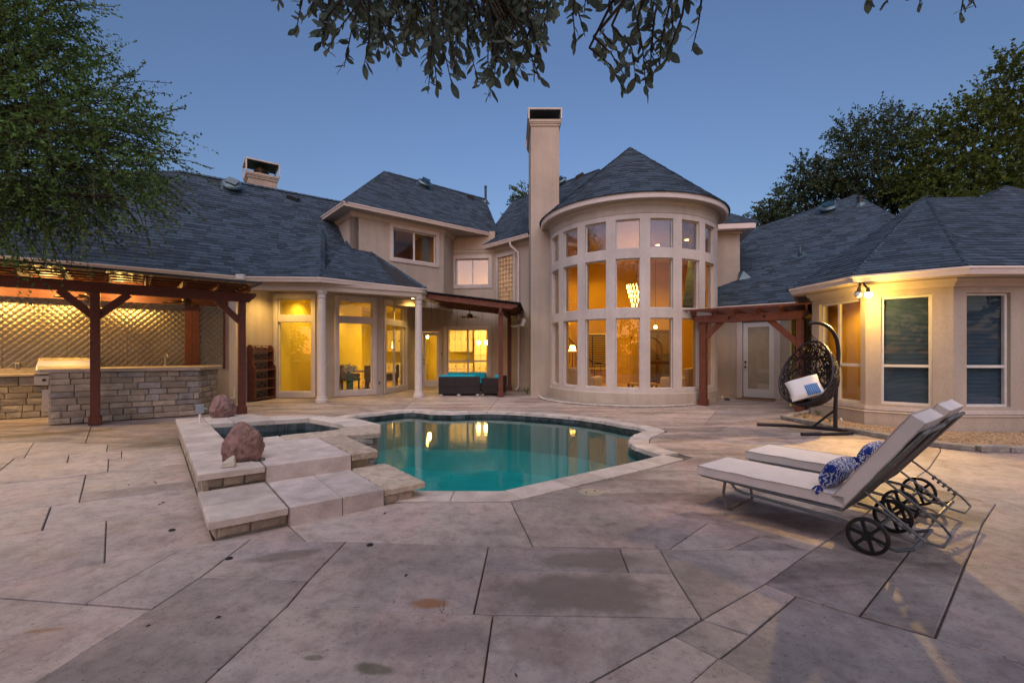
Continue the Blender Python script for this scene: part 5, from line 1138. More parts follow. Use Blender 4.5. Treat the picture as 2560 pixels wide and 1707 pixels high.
# ================================================================== SHELF RACK
rack = thing('shelf_rack', 'red-brown wooden shelf rack with lattice backs against the porch wall', 'shelf rack', (-7.85, 14.0, 0))
MRk, LRk = FRM((-7.905, 13.35), (-7.80, 14.33)); RW = .98
prof = [(0, .04), (0, 1.66), (-.06, 1.70), (-.14, 1.66), (-.18, 1.58), (-.18, 1.12), (-.21, 1.06), (-.25, 1.03), (-.25, .04)]
for xs_ in (0, RW - .03):
    mb = MB(); n = len(prof); mb.add([(x, y - .02, z) for x in (xs_, xs_ + .03) for y, z in prof], [tuple(range(n)), tuple(reversed(range(n, 2 * n)))] + [(i, (i + 1) % n, n + (i + 1) % n, n + i) for i in range(n)], MRk); obj('side_panel', mb, 'wood_red2', rack, bev=.004)
for i in range(6):
    z = .06 + i * .285; dp_ = .25 if i < 4 else .18; mb = MB(); mb.box(.03, RW - .03, -dp_ - .015, -.02, z, z + .022, MRk); obj('shelf', mb, 'wood_red2', rack, bev=.003)
    for k in range(3): mb = MB(); zz = z + .06 + k * .06; mb.box(.03, RW - .03, -.04, -.022, zz, zz + .016, MRk); obj('lattice_rail', mb, 'wood_red', rack)
    for k in range(2):
        for q in range(3 - k): mb = MB(); x = .03 + (RW - .06) * ((q + .5 + .5 * k) / 3); zz = z + .076 + k * .06; mb.box(x - .02, x + .02, -.04, -.022, zz + .001, zz + .033, MRk); obj('lattice_block', mb, 'wood_red', rack)
# small things by the corner
mb = MB(); c_ = gp(578, 1012); mb.box(-.11, .11, -.08, .08, .004, .2, Matrix.Translation(c_) @ Matrix.Rotation(.5, 4, 'Z')); obj('stone_block', mb, 'stone', bev=.02, label='small stone block standing on the porch by the corner wall', cat='stone')
mb = MB(); mb.tube([c_ + V((.02, .12, 0)), c_ + V((.02, .12, .42))], .02, 8); mb.lathe([(.03, .42), (.03, .46), (0, .47)], 10, Matrix.Translation(c_ + V((.02, .12, 0)))); obj('standpipe', mb, 'plastic_white', smooth=40, label='short white standpipe behind the stone block', cat='pipe')
# ================================================================== SPA ROCKS, CONTROL BOX
def rock(name, loc, s_, m, lab, seed, flat=.0, rz=0.):
    bm = bmesh.new(); bmesh.ops.create_icosphere(bm, subdivisions=5, radius=1)
    for v in bm.verts:
        p = v.co.normalized(); q = p * 1.6 + V((seed * 3.1, 0, 0)); cell, _ = noise.voronoi(q * 1.9, distance_metric='DISTANCE', exponent=2.5); crack = max(0, .10 - (cell[1] - cell[0])) * -1.0
        pl = round(p.z * 6) / 6; r_ = 1 + .16 * noise.noise(q) + .10 * noise.noise(q * 2.7) + .05 * noise.noise(q * 7) + crack + .03 * noise.noise(V((pl * 9, seed, 0)))
        tp = 1 - .12 * max(0, p.z); p = V((p.x * tp, p.y * tp, p.z)) * r_
        v.co = V((p.x * s_[0], p.y * s_[1], max(-.55, p.z) * s_[2]))
    lo = min(v.co.z for v in bm.verts)
    for v in bm.verts: v.co.z -= lo
    me = bpy.data.meshes.new(name); bm.to_mesh(me); bm.free(); me.shade_smooth(); me.materials.append(MATS[m]); o = bpy.data.objects.new(name, me); COL.objects.link(o); o.location = loc; o.rotation_euler.z = rz; tag(o, lab, 'rock'); return o
rk = gp(583, 1158, ZU); rock('rock', (rk.x, rk.y + .16, ZU + .002), (.185, .15, .235), 'rock', 'reddish-brown craggy rock on the spa step in front', 1.3, rz=.3)
rk2 = gp(545, 1044, ZU); rock('rock', (rk2.x, rk2.y + .12, ZU + .002), (.19, .16, .25), 'rock', 'smaller-looking reddish rock on the far corner of the spa deck', 5.2, rz=1.1)
wr = gp(575, 1165, ZU); mb = MB(); W_ = Matrix.Translation((wr.x, wr.y - .02, ZU + .002)) @ Matrix.Rotation(.4, 4, 'Z'); mb.add([(-.065, -.04, 0), (.06, -.045, 0), (.065, .03, 0), (-.05, .03, 0), (-.055, -.03, .04), (.05, -.03, .055), (.045, .02, .115), (-.03, .02, .06)], [(0, 3, 2, 1), (0, 1, 5, 4), (1, 2, 6, 5), (2, 3, 7, 6), (3, 0, 4, 7), (4, 5, 6), (4, 6, 7)], W_); obj('white_stone', mb, 'rock_white', bev=.008, label='small pale chipped stone leaning on the front rock', cat='stone')
mb = MB(); q = rk + V((.19, .12, .008)); mb.tube([q + V((-.05, -.03, 0)), q + V((.02, -.06, 0)), q + V((.06, -.02, .0)), q + V((.05, .03, .005)), q + V((-.02, .05, 0))], .005, 6); obj('cable', mb, 'black_plastic', label='short black cable loop beside the front rock', cat='cable')
cb = gp(500, 1056, ZU); t = thing('control_box', 'grey control box on a white stub post at the spa corner', 'control box', tuple(cb)); mb = MB(); mb.tube([cb, cb + V((0, 0, .17))], .02, 10); obj('stub_post', mb, 'plastic_white', t, smooth=40); mb = MB(); mb.box(-.055, .055, -.035, .035, .15, .29, Matrix.Translation(cb) @ Matrix.Rotation(.6, 4, 'Z')); o = obj('box', mb, 'box_grey', t, bev=.008); mb = MB(); mb.tube([cb + V((.05, 0, .22)), cb + V((.1, .03, .22))], .012, 8); obj('conduit', mb, 'box_grey', t)
# ================================================================== SOFA SET
def sofa_box(name, lab, c, w_, d_, rz, parts, h_=.62):
    t = thing(name, lab, 'sofa', (c[0], c[1], .02), rz)
    sh = MB(); sh.box(-w_ / 2, w_ / 2, -d_ / 2, d_ / 2, .03, .28); obj('seat_base', sh, 'wicker_brown', t, local=True, bev=.012)
    sh = MB(); sh.box(-w_ / 2, w_ / 2, d_ / 2 - .13, d_ / 2 + .002, .281, h_); obj('backrest', sh, 'wicker_brown', t, local=True, bev=.015)
    for s in (-1, 1):
        if s in parts: sh = MB(); sh.box(*sorted((s * (w_ / 2 + .001), s * (w_ / 2 - .14))), -d_ / 2, d_ / 2 - .131, .281, h_ - .05); obj('arm', sh, 'wicker_brown', t, local=True, bev=.015)
    x0 = -w_ / 2 + (.142 if -1 in parts else .01); x1 = w_ / 2 - (.142 if 1 in parts else .01); n = 2 if x1 - x0 > 1 else 1
    for i in range(n):
        a = x0 + (x1 - x0) * i / n + .008; b = x0 + (x1 - x0) * (i + 1) / n - .008
        sh = MB(); sh.box(a, b, -d_ / 2 - .01, d_ / 2 - .14, .285, .40); obj('seat_cushion', sh, 'teal', t, local=True, bev=.035)
        sh = MB(); sh.box(a, b, d_ / 2 - .31, d_ / 2 - .14, .41, h_ + .055); obj('back_cushion', sh, 'teal', t, local=True, bev=.05)
    for sx in (-1, 1):
        for sy in (-1, 1): sh = MB(); sh.box(sx * (w_ / 2 - .08) - .05, sx * (w_ / 2 - .08) + .05, sy * (d_ / 2 - .05) - .03, sy * (d_ / 2 - .05) + .03, -.018, .03); obj('foot', sh, 'plastic_white', t, local=True)
    return t
cs = gp(1121, 989); sofa_box('wicker_sofa', 'left half of the dark wicker sofa, its back to the pool', (cs.x + .02, cs.y + .36), .76, .72, R(180 + 5), ()); cs = gp(1164, 989); sofa_box('wicker_sofa', 'right half of the dark wicker sofa, its back to the pool', (cs.x + .05, cs.y + .40), .80, .72, R(180 + 5), (-1,))
sofa_box('wicker_armchair', 'dark wicker chair with turquoise cushions beside the cover post', (-.62, 15.75), .95, .74, R(-98), (1,)); sofa_box('wicker_sofa', 'turquoise-cushioned wicker sofa facing the pool below the kitchen window', (-1.75, 17.1), 1.5, .72, R(2), ())
# ================================================================== PILLOWS
def pillow(mb, w_, h_, t_, M, n=14):
    for s in (-1, 1):
        vs = []; fs = []
        for j in range(n + 1):
            for i in range(n + 1):
                a, b = 2 * i / n - 1, 2 * j / n - 1; k = max(0, (1 - a ** 4) * (1 - b ** 4)) ** .55; pin = 1 - .07 * (1 - a * a) * abs(b) ** 3 ; pin2 = 1 - .07 * (1 - b * b) * abs(a) ** 3
                vs.append((a * w_ / 2 * pin2, b * h_ / 2 * pin, s * t_ / 2 * k))
        for j in range(n):
            for i in range(n): q = j * (n + 1) + i; fs.append((q, q + 1, q + n + 2, q + n + 1))
        mb.add(vs, fs, M)
def pattern_mat(name, ca, cb_, kind):
    m = bpy.data.materials.new(name); m.use_nodes = True; n = m.node_tree.nodes; l = m.node_tree.links; b = n['Principled BSDF']; b.inputs['Roughness'].default_value = .9; tc = n.new('ShaderNodeTexCoord')
    w_ = n.new('ShaderNodeTexWave'); w_.inputs['Scale'].default_value = 11 if kind == 'leaf' else 6; w_.inputs['Distortion'].default_value = 9 if kind == 'leaf' else 1.5; w_.inputs['Detail'].default_value = 1.; w_.inputs['Detail Scale'].default_value = 2.5; l.new(tc.outputs['Object'], w_.inputs[0])
    r_ = n.new('ShaderNodeValToRGB'); r_.color_ramp.interpolation = 'LINEAR'; r_.color_ramp.elements[0].position = .58; r_.color_ramp.elements[1].position = .66; r_.color_ramp.elements[0].color = (*ca, 1); r_.color_ramp.elements[1].color = (*cb_, 1); l.new(w_.outputs[0], r_.inputs[0]); l.new(r_.outputs[0], b.inputs['Base Color']); MATS[name] = m
pattern_mat('print_blue', (.008, .045, .27), (.55, .58, .66), 'leaf'); pattern_mat('print_light', (.62, .62, .65), (.10, .22, .45), 'stripe')
# ================================================================== LOUNGERS
def lounger(loc, rz, lab):
    """local: x across, y towards the head end, z up; origin on the ground under the foot-end leg"""
    t = thing('sun_lounger', lab, 'sun lounger', loc, rz, 'sun loungers by the pool'); W = .56
    kw = dict(local=True)
    HYy, HZ = .90, .275; ang = R(56); BL = .78
    for s in (-1, 1):
        mb = MB(); x = s * W / 2; mb.tube([(x, -.22, HZ + .01), (x, .4, HZ - .005), (x, HYy, HZ - .01)], .014, 8); obj('side_rail', mb, 'frame_metal', t, smooth=40, **kw)
        mb = MB(); x2 = s * (W / 2 - .005); mb.tube([(x2, .06, HZ - .005), (x2, .10, HZ - .05), (x2, .16, HZ - .065), (x2, .82, HZ - .085), (x2, 1.0, HZ - .10), (x2, 1.08, HZ - .15), (x2, 1.14, HZ - .20), (x2, 1.22, HZ - .21), (x2, 1.31, HZ - .17)], .013, 8); obj('lower_rail', mb, 'frame_metal', t, smooth=40, **kw)
        # back frame
        top = V((x, HYy + BL * math.cos(ang), HZ + BL * math.sin(ang))); mb = MB(); mb.tube([(x, HYy, HZ - .01), (x, HYy + .3 * math.cos(ang), HZ + .3 * math.sin(ang) - .03), (x, HYy + .6 * math.cos(ang) + .02, HZ + .6 * math.sin(ang) - .02), top + V((0, .03, -.02)), top + V((-s * .06, .05, .0))], .015, 8); obj('back_rail', mb, 'frame_metal', t, smooth=40, **kw)
        # ratchet strut
        p0 = V((s * (W / 2 - .03), HYy + .22 * math.cos(ang), HZ + .22 * math.sin(ang) - .02)); p1 = V((s * (W / 2 - .03), HYy + .47, .17)); mb = MB(); mb.tube([p0, p0.lerp(p1, .5), p1, V((s * .14, p1.y + .07, .13)), V((0, p1.y + .07, .13))], .009, 7); st_ = obj('strut', mb, 'frame_metal', t, smooth=40, **kw)
        for i in range(5): q = p0.lerp(p1, .45 + i * .1); mb = MB(); mb.bar(q + V((0, 0, -.035)), q + V((0, .02, .0)), .012, .02); obj('notch', mb, 'frame_metal', st_, **kw)
        # wheel
        wx = s * (W / 2 + .045); T = Matrix.Translation((wx, 1.07, .133)) @ Matrix.Rotation(R(90), 4, 'Y'); mb = MB(); mb.lathe([(.108, -.016), (.122, -.016), (.131, -.010), (.132, 0), (.131, .010), (.122, .016), (.108, .016), (.108, -.016)], 36, T); wh = obj('wheel', mb, 'black_plastic', t, smooth=40, **kw)
        mb = MB(); mb.lathe([(0, -.03), (.03, -.03), (.035, 0), (.03, .03), (0, .03)], 16, T)
        for i in range(6): an = i * math.pi / 3 + .3; mb.bar((.02 * math.cos(an), .02 * math.sin(an), 0), (.112 * math.cos(an), .112 * math.sin(an), 0), .022, .018, up=(0, 0, 1), M=T)
        obj('spokes', mb, 'black_plastic', wh, **kw)
    mb = MB(); mb.tube([(-W / 2 - .04, 1.07, .133), (W / 2 + .04, 1.07, .133)], .012, 8); obj('axle', mb, 'frame_metal', t, smooth=40, **kw)
    mb = MB(); mb.tube([(-W / 2 + .01, .0, HZ), (-W / 2 + .02, -.02, .16), (-W / 2 + .03, .0, .04), (-W / 2 + .07, .02, .014), (-.08, .06, .05), (.08, .06, .05), (W / 2 - .07, .02, .014), (W / 2 - .03, .0, .04), (W / 2 - .02, -.02, .16), (W / 2 - .01, .0, HZ)], .013, 8); obj('front_leg', mb, 'frame_metal', t, smooth=40, **kw)
    mb = MB(); mb.tube([(-W / 2, -.22, HZ + .01), (0, -.235, HZ + .01), (W / 2, -.22, HZ + .01)], .014, 8); obj('foot_bar', mb, 'frame_metal', t, smooth=40, **kw)
    for y_, z_, x_, nm in ((HYy + BL * math.cos(ang) + .05, HZ + BL * math.sin(ang), W / 2 - .06, 'head_bar'), (1.31, HZ - .17, W / 2, 'push_bar'), (HYy, HZ - .01, W / 2, 'hinge_bar')): mb = MB(); mb.tube([(-x_, y_, z_), (x_, y_, z_)], .013, 8); obj(nm, mb, 'frame_metal', t, smooth=40, **kw)
    mb = MB(); mb.box(-W / 2 + .012, W / 2 - .012, -.21, HYy - .01, HZ - .003, HZ + .003); obj('seat_sling', mb, 'sling', t, **kw)
    B = Matrix.Translation((0, HYy, HZ)) @ Matrix.Rotation(ang, 4, 'X'); mb = MB(); mb.box(-W / 2 + .012, W / 2 - .012, .0, BL, -.018, -.012, B); obj('back_sling', mb, 'sling', t, **kw)
    def cush(nm, M, y0, y1, th, nx=8, ny=22):
        mb = MB(); w2 = W / 2 + .015; pf = []; vs = []; fs = []
        for s in (1, -1):
            base = len(vs)
            for j in range(ny + 1):
                for i in range(nx + 1):
                    a, b = 2 * i / nx - 1, 2 * j / ny - 1; e = (1 - abs(a) ** 6) * (1 - abs(b) ** 10); z = th / 2 + s * (th / 2 * (.90 + .22 * e) + .004 * noise.noise(V((i * .7, j * .45, s * 3 + y0 * 7))))
                    x = a * w2; y = y0 + (y1 - y0) * (b + 1) / 2; vs.append((x, y, z))
            for j in range(ny):
                for i in range(nx): q = base + j * (nx + 1) + i; fs.append((q, q + 1, q + nx + 2, q + nx + 1))
        K = (nx + 1) * (ny + 1); rim_ = [i for i in range(nx + 1)] + [(j + 1) * (nx + 1) - 1 for j in range(1, ny + 1)] + [ny * (nx + 1) + i for i in range(nx - 1, -1, -1)] + [j * (nx + 1) for j in range(ny - 1, 0, -1)]
        for i in range(len(rim_)): a, b = rim_[i], rim_[(i + 1) % len(rim_)]; fs.append((a, b, K + b, K + a))
        mb.add(vs, fs, M); o = obj(nm, mb, 'cushion', t, smooth=50, **kw)
        for off_ in (0, K): mb = MB(); mb.tube([V(vs[i + off_]) for i in rim_], .005, 6, closed=True, M=M); obj('piping', mb, 'piping', o, smooth=True, **kw)
    cush('seat_cushion', Matrix.Translation((0, 0, HZ + .012)), -.26, HYy + .02, .085); cush('back_cushion', B @ Matrix.Translation((0, 0, -.010)), .03, BL + .07, .105)
    mb = MB(); mb.box(-W / 2 - .004, -W / 2 + .03, .74, .85, HZ - .10, HZ - .015); tg = obj('paper_tag', mb, mat('tagpaper', (.6, .6, .58), .5) if 'tagpaper' not in MATS else 'tagpaper', t, **kw)
    return t
LZ = math.atan2(-.606, -.795) 
ax = V((.606, -.795)); rzl = math.atan2(ax.y, ax.x) - math.pi / 2
l0 = V((2.17, 4.275)); sdv = V((.795, .606)); LP = [(l0, 'sun lounger nearer the camera, cream cushion, one wheel in full view'), (l0 + V((.80, .65)), 'sun lounger farther from the camera, half hidden behind the nearer one')]
for q, lab in LP:
    lounger((q.x, q.y, 0), rzl, lab)
    LM = Matrix.Translation((q.x, q.y, 0)) @ Matrix.Rotation(rzl, 4, 'Z')
    near_ = q is l0
    t = thing('throw_pillow', 'blue and white patterned pillow on the ' + ('nearer' if near_ else 'farther') + ' lounger', 'pillow', tuple(LM @ V((0, .80, .40))))
    PM = LM @ Matrix.Translation((0, .79, .49)) @ Matrix.Rotation(R(62), 4, 'X'); mb = MB(); pillow(mb, .46, .22, .14, PM); obj('cover', mb, 'print_blue', t, smooth=60)
    mb = MB(); pillow(mb, .05, .17, .11, PM @ Matrix.Translation((-.205, 0, .01))); obj('end_panel', mb, 'tan', t, smooth=60)
    for sx, sy in ((-1, -1), (-1, 1), (1, -1), (1, 1)):
        c_ = PM @ V((sx * .235, sy * .10, 0)); mb = MB()
        for i in range(16): e = V((random.uniform(-.04, .04) + sx * .0, random.uniform(-.04, .04), -.035 - random.uniform(0, .02))); e = LM.to_3x3() @ V((sx * .04, 0, 0)) + e; mb.tube([c_, c_ + e * .5 + V((0, 0, .012)), c_ + e], .0055, 5)
        obj('tassel', mb, 'blue_tassel', t)
# ================================================================== EGG CHAIR
egg = thing('hanging_egg_chair', 'dark wicker egg chair hanging from a curved stand', 'hanging chair', (5.75, 8.4, 0))
foot = [(4.87, 8.90, .03), (5.35, 8.78, .03), (5.75, 8.52, .03), (6.02, 8.28, .03), (6.10, 8.10, .03), (6.04, 7.96, .03), (5.88, 7.90, .03), (5.45, 7.86, .03), (5.06, 7.83, .03)]
mb = MB(); mb.tube(foot, .032, 10); obj('stand_foot', mb, 'egg_frame', egg, smooth=40)
pole = [(6.02, 8.34, .03), (6.03, 8.35, .5), (6.06, 8.36, 1.0), (6.10, 8.37, 1.4), (6.07, 8.37, 1.68), (5.96, 8.36, 1.88), (5.79, 8.35, 1.99), (5.62, 8.34, 2.01), (5.52, 8.33, 1.99)]
def smoothp(p, k=5):
    P = [V(x) for x in p]; out = []
    for i in range(len(P) - 1):
        a, b, c, d = P[max(0, i - 1)], P[i], P[i + 1], P[min(len(P) - 1, i + 2)]
        for j in range(k): s_ = j / k; out.append(.5 * ((2 * b) + (c - a) * s_ + (2 * a - 5 * b + 4 * c - d) * s_ ** 2 + (3 * b - a - 3 * c + d) * s_ ** 3))
    return out + [P[-1]]
mb = MB(); mb.tube(smoothp(pole), .034, 12); obj('stand_pole', mb, 'egg_frame', egg, smooth=40)
mb = MB(); mb.tube([(5.72, 8.53, .04), (6.02, 8.36, .38)], .022, 8); obj('stand_strut', mb, 'egg_frame', egg, smooth=40)
en = V((-.84, -.40, .40)).normalized(); et = (V((0, 0, 1)) - en * en.z).normalized(); ew = en.cross(et); EO = V((5.42, 8.22, 1.08)); ea, eb, ec = .62, .45, .60
def eggp(s): sq = 1 - .18 * s.dot(V((0, 1, 0))) ; return EO + et * (s.y * ea) + ew * (s.x * eb * sq) + en * (s.z * ec)
rimp = [eggp(V((math.cos(a), math.sin(a), .06)).normalized()) for a in [2 * math.pi * i / 40 for i in range(40)]]
mb = MB(); mb.tube(rimp, .021, 10, closed=True); obj('rim', mb, 'egg_frame', egg, smooth=40)
mb = MB(); rnd = random.Random(3)
for i in range(310):
    s = V((rnd.gauss(0, 1), rnd.gauss(0, 1), -abs(rnd.gauss(0, 1)))).normalized(); t_ = V((rnd.gauss(0, 1), rnd.gauss(0, 1), rnd.gauss(0, 1))); t_ = (t_ - s * t_.dot(s)).normalized(); pts_ = []
    for k in range(16):
        pts_.append(eggp(s) * 1.0); s = (s + t_ * .085).normalized(); t_ = (t_ + V((rnd.gauss(0, .22), rnd.gauss(0, .22), rnd.gauss(0, .22)))); t_ = (t_ - s * t_.dot(s)).normalized()
        if s.z > .05: pts_.append(eggp(s)); break
    if len(pts_) > 2: mb.tube(pts_, .0075, 4, cap=False)
obj('wicker_shell', mb, 'wicker', egg, kind='stuff')
topc = V((5.52, 8.33, 1.99)); hk = topc + V((0, 0, -.17)); mb = MB()
def chain(mb, a, b, n):
    for i in range(n):
        c = a.lerp(b, (i + .5) / n); d = (b - a).normalized(); sd = d.cross(V((.3, 1, .1))).normalized(); sd = sd if i % 2 else d.cross(sd); hl = (b - a).length / n * .62
        mb.tube([c + d * hl * math.cos(q) + sd * .009 * math.sin(q) for q in [2 * math.pi * k / 10 for k in range(10)]], .003, 5, closed=True)
chain(mb, topc + V((0, 0, -.03)), hk, 5); chain(mb, hk, rimp[8], 7); chain(mb, hk, rimp[12], 7); chain(mb, hk, eggp(V((0, .85, -.5)).normalized()), 7); obj('chain', mb, 'iron', egg)
EF = Matrix.Identity(4)
for i, a_x in enumerate((ew, et, en)):
    for j in range(3): EF[j][i] = a_x[j]
EF.translation = EO
mb = MB(); pillow(mb, .62, .50, .16, Matrix.Translation(EO + V((.16, .10, -.40))) @ Matrix.Rotation(.6, 4, 'Z') @ Matrix.Rotation(.25, 4, 'Y')); obj('seat_cushion', mb, 'print_light', egg, smooth=60)
t = thing('throw_pillow', 'white pillow with a blue striped corner in the egg chair', 'pillow', tuple(EO + V((-.2, -.15, -.3)))); PMt = Matrix.Translation(EO + V((-.13, -.12, -.26))) @ Matrix.Rotation(R(-50), 4, 'Z') @ Matrix.Rotation(R(46), 4, 'X') @ Matrix.Rotation(R(28), 4, 'Z'); mb = MB(); pillow(mb, .54, .50, .17, PMt); obj('cover', mb, 'white_pillow', t, smooth=60)
for i in range(7):
    mb = MB(); x0 = .0 + i * .03; mb.add([(x0, -.17, .0), (x0 + .022, -.17, .0), (x0 + .022, .02, .0), (x0, .02, .0)], [(0, 1, 2, 3)])
    vs = []; 
    for j in range(9):
        for x in (x0, x0 + .024):
            y = -.235 + j * .026; a, b = 2 * x / .54, 2 * y / .50; kz = max(0, (1 - a ** 4) * (1 - b ** 4)) ** .55; vs.append((x, y, .085 * kz + .004))
    mb = MB(); mb.add(vs, [(2 * j, 2 * j + 1, 2 * j + 3, 2 * j + 2) for j in range(8)], PMt); obj('stripe', mb, mat('stripe_blue', (.04, .17, .42), .9) if 'stripe_blue' not in MATS else 'stripe_blue', t)
# ================================================================== LAMPS OUTSIDE
fl_ = thing('flood_light', 'lit twin-head flood lamp under the eave of the bay window', 'lamp', (6.84, 8.76, 2.8)); c_ = V((6.82, 8.74, 2.80)); mb = MB(); mb.lathe([(0, 0), (.05, 0), (.05, .03), (0, .03)], 14, Matrix.Translation(c_)); obj('mount', mb, 'bronze', fl_)
for dx, dy, lit in ((-.09, -.02, 0), (.05, -.06, 1)):
    h0 = c_ + V((dx * .4, dy * .4, -.01)); h1 = c_ + V((dx, dy - .03, -.11)); mb = MB(); mb.tube([h0, h1], .02, 8); ar = obj('head_arm', mb, 'bronze', fl_, smooth=40); d_ = V((dx * 1.5 - .25, -.35, -.8)).normalized(); M_ = plane_mat(h1, d_); mb = MB(); mb.lathe([(0, -.02), (.03, -.02), (.035, .05), (.062, .10), (.064, .12)], 18, M_); obj('shade', mb, 'bronze', ar, smooth=40); mb = MB(); mb.lathe([(0, .20), (.035, .19), (.058, .155), (.055, .11), (0, .09)], 18, M_); obj('bulb', mb, 'lamp_flood' if lit else 'plastic_white', ar, smooth=40)
    if lit: light('lamp_light', tuple(h1 + d_ * .28), 30, (1, .58, .12), fl_, .05); light('lamp_beam', tuple(h1 + d_ * .3), 300, (1, .60, .17), fl_, .05, 'SPOT', None, 95, (3.2, 4.0, 0))
tvm = thing('wall_heater', 'white louvred heater box hung under the patio cover end', 'heater', (.15, 16.2, 2.6)); M_ = Matrix.Translation((.22, 16.1, 2.52)) @ Matrix.Rotation(R(-62), 4, 'Z') @ Matrix.Rotation(R(-25), 4, 'X'); mb = MB(); mb.box(-.4, .4, -.06, .06, -.13, .13, M_); obj('body', mb, 'plastic_white', tvm, bev=.01)
for i in range(5): mb = MB(); mb.box(-.37, .37, -.072, -.061, -.11 + i * .045, -.085 + i * .045, M_); obj('slat', mb, 'steel_brushed', tvm)
mb = MB(); q = M_ @ V((.35, -.05, .1)); mb.tube(smoothp([q, q + V((.15, 0, .08)), q + V((.3, .1, -.05)), q + V((.25, .1, -.22)), q + V((.05, .05, -.25)), q + V((-.1, 0, -.15))]), .012, 6); obj('extension_cable', mb, 'cable_yellow', label='yellow cable coiled beside the heater box', cat='cable')
# stake lights and small garden things
def stake(px, py, lab):
    p = gp(px, py); t = thing('garden_light', lab, 'garden light', tuple(p)); mb = MB(); mb.tube([p, p + V((0, 0, .10))], .010, 8); obj('stake', mb, 'plastic_white', t); mb = MB(); mb.lathe([(0, .10), (.022, .10), (.026, .13), (.012, .155), (0, .158)], 12, Matrix.Translation(p)); obj('cap', mb, 'plastic_white', t, smooth=40)
stake(2102, 1064, 'small white garden light in the gravel bed'); stake(1806, 1001, 'small white garden light at the foot of the tower')
def mound(px, py, s_, lab):
    p = gp(px, py); mb = MB(); mb.lathe([(s_, .004), (s_ * .95, s_ * .5), (s_ * .6, s_ * .9), (0, s_)], 14, Matrix.Translation(p)); mb.lathe([(s_ * 1.3, .004), (s_ * 1.3, .02), (s_ * .9, .025)], 14, Matrix.Translation(p)); obj('spot_light', mb, 'metal_dark', smooth=40, label=lab, cat='garden light')
mound(1818, 1000, .07, 'dark bell-shaped garden spot beside the door wall')
mb = MB(); q = D0 + dv * 2.05 - V((.643, .766)) * .38; MM = FRM(D0, D1)[0]; mb.prism([tuple((MM @ V((x, y, 0))).to_2d()) for x, y in ((1.55, -.62), (2.6, -.62), (2.6, -.16), (1.55, -.16))], .006, .02, ch=.004); obj('doormat', mb, 'mat_brown', label='thin brown doormat in front of the white door', cat='doormat')
for i, (px, py, lab) in enumerate(((430, 1325, 'black oval deck drain beside the spa step'), (573, 1396, 'black oval deck drain in the joint left of centre'), (925, 1362, 'black oval deck drain below the pool steps'))):
    p = gp(px, py); mb = MB(); mb.lathe([(.0, .004), (.017, .004), (.021, .0075), (.024, .004), (.024, .0)], 18, Matrix.Translation(p)); obj('deck_drain', mb, 'drain', smooth=40, label=lab, cat='drain')
p = gp(1477, 1231); lid = thing('skimmer_lid', 'round tan skimmer lid set in the paving near the pool', 'lid', tuple(p)); mb = MB(); mb.lathe([(0, .0105), (.118, .0105), (.124, .007), (.124, .0)], 36, Matrix.Translation(p)); obj('disc', mb, 'lid', lid, smooth=40)
for s in (-1, 1): mb = MB(); mb.box(-.008, .008, -.014, .014, .0106, .0125, Matrix.Translation(p + V((s * .05, s * .03, 0)))); obj('finger_hole', mb, 'drain', lid)
def weed(px, py, h_, lab, n=7, z=0.):
    p = gp(px, py, z); mb = MB()
    for i in range(n):
        a = random.uniform(0, 6.28); e = p + V((math.cos(a) * h_ * .45, math.sin(a) * h_ * .45, h_ * random.uniform(.5, 1))); m_ = p.lerp(e, .5) + V((0, 0, h_ * .12)); mb.tube([p, m_, e], h_ * .015, 4)
        for q in (m_, e, m_.lerp(e, .5)):
            d = V((random.uniform(-1, 1), random.uniform(-1, 1), .3)).normalized() * h_ * .14; s_ = d.cross(V((0, 0, 1))).normalized() * h_ * .06; mb.add([q, q + d * .5 + s_, q + d, q + d * .5 - s_], [(0, 1, 2, 3)])
    obj('weed', mb, 'weed', label=lab, cat='weed')
weed(1105, 1532, .055, 'tiny weed growing in a joint beside the rust stain', 5); weed(1318, 986, .26, 'leafy weed at the foot of the tall chimney', 16); weed(1412, 994, .12, 'low weed by the left of the tower base'); weed(1468, 1001, .12, 'low weed at the middle of the tower base'); weed(1583, 1006, .10, 'low weed at the front of the tower base'); weed(2045, 1040, .16, 'green weeds at the head of the gravel bed by the pergola post', 14, .03); weed(2075, 1056, .12, 'green weeds in the gravel bed behind the egg chair stand', 12, .03); weed(2010, 1047, .12, 'low green weeds in the front of the gravel bed', 12, .03)
weed(1642, 1370, .03, 'weed tuft in the joint below the skimmer seam', 6)
mb = MB()
pts_l = ((398, 1262), (386, 1205), (390, 1208), (322, 1213), (407, 1257), (962, 1284), (842, 1016), (845, 1019), (2450, 1252), (1625, 1213), (370, 1566), (545, 1545), (1015, 1440), (1290, 1690))
for i, (px, py) in enumerate(pts_l):
    p = gp(px, py) + V((0, 0, .006)); a = random.uniform(0, 3); s_ = random.uniform(.012, .022); u_ = V((math.cos(a), math.sin(a), .15)) * s_; v_ = V((-math.sin(a), math.cos(a), .1)) * s_ * .45; m2 = MB(); m2.add([p - u_, p + v_ + V((0, 0, .004)), p + u_, p - v_], [(0, 1, 2), (0, 2, 3)]); obj('fallen_leaf', m2, 'dry_leaf', label='tiny dry brown leaf lying on the paving', cat='leaf', group='fallen leaves on the paving')
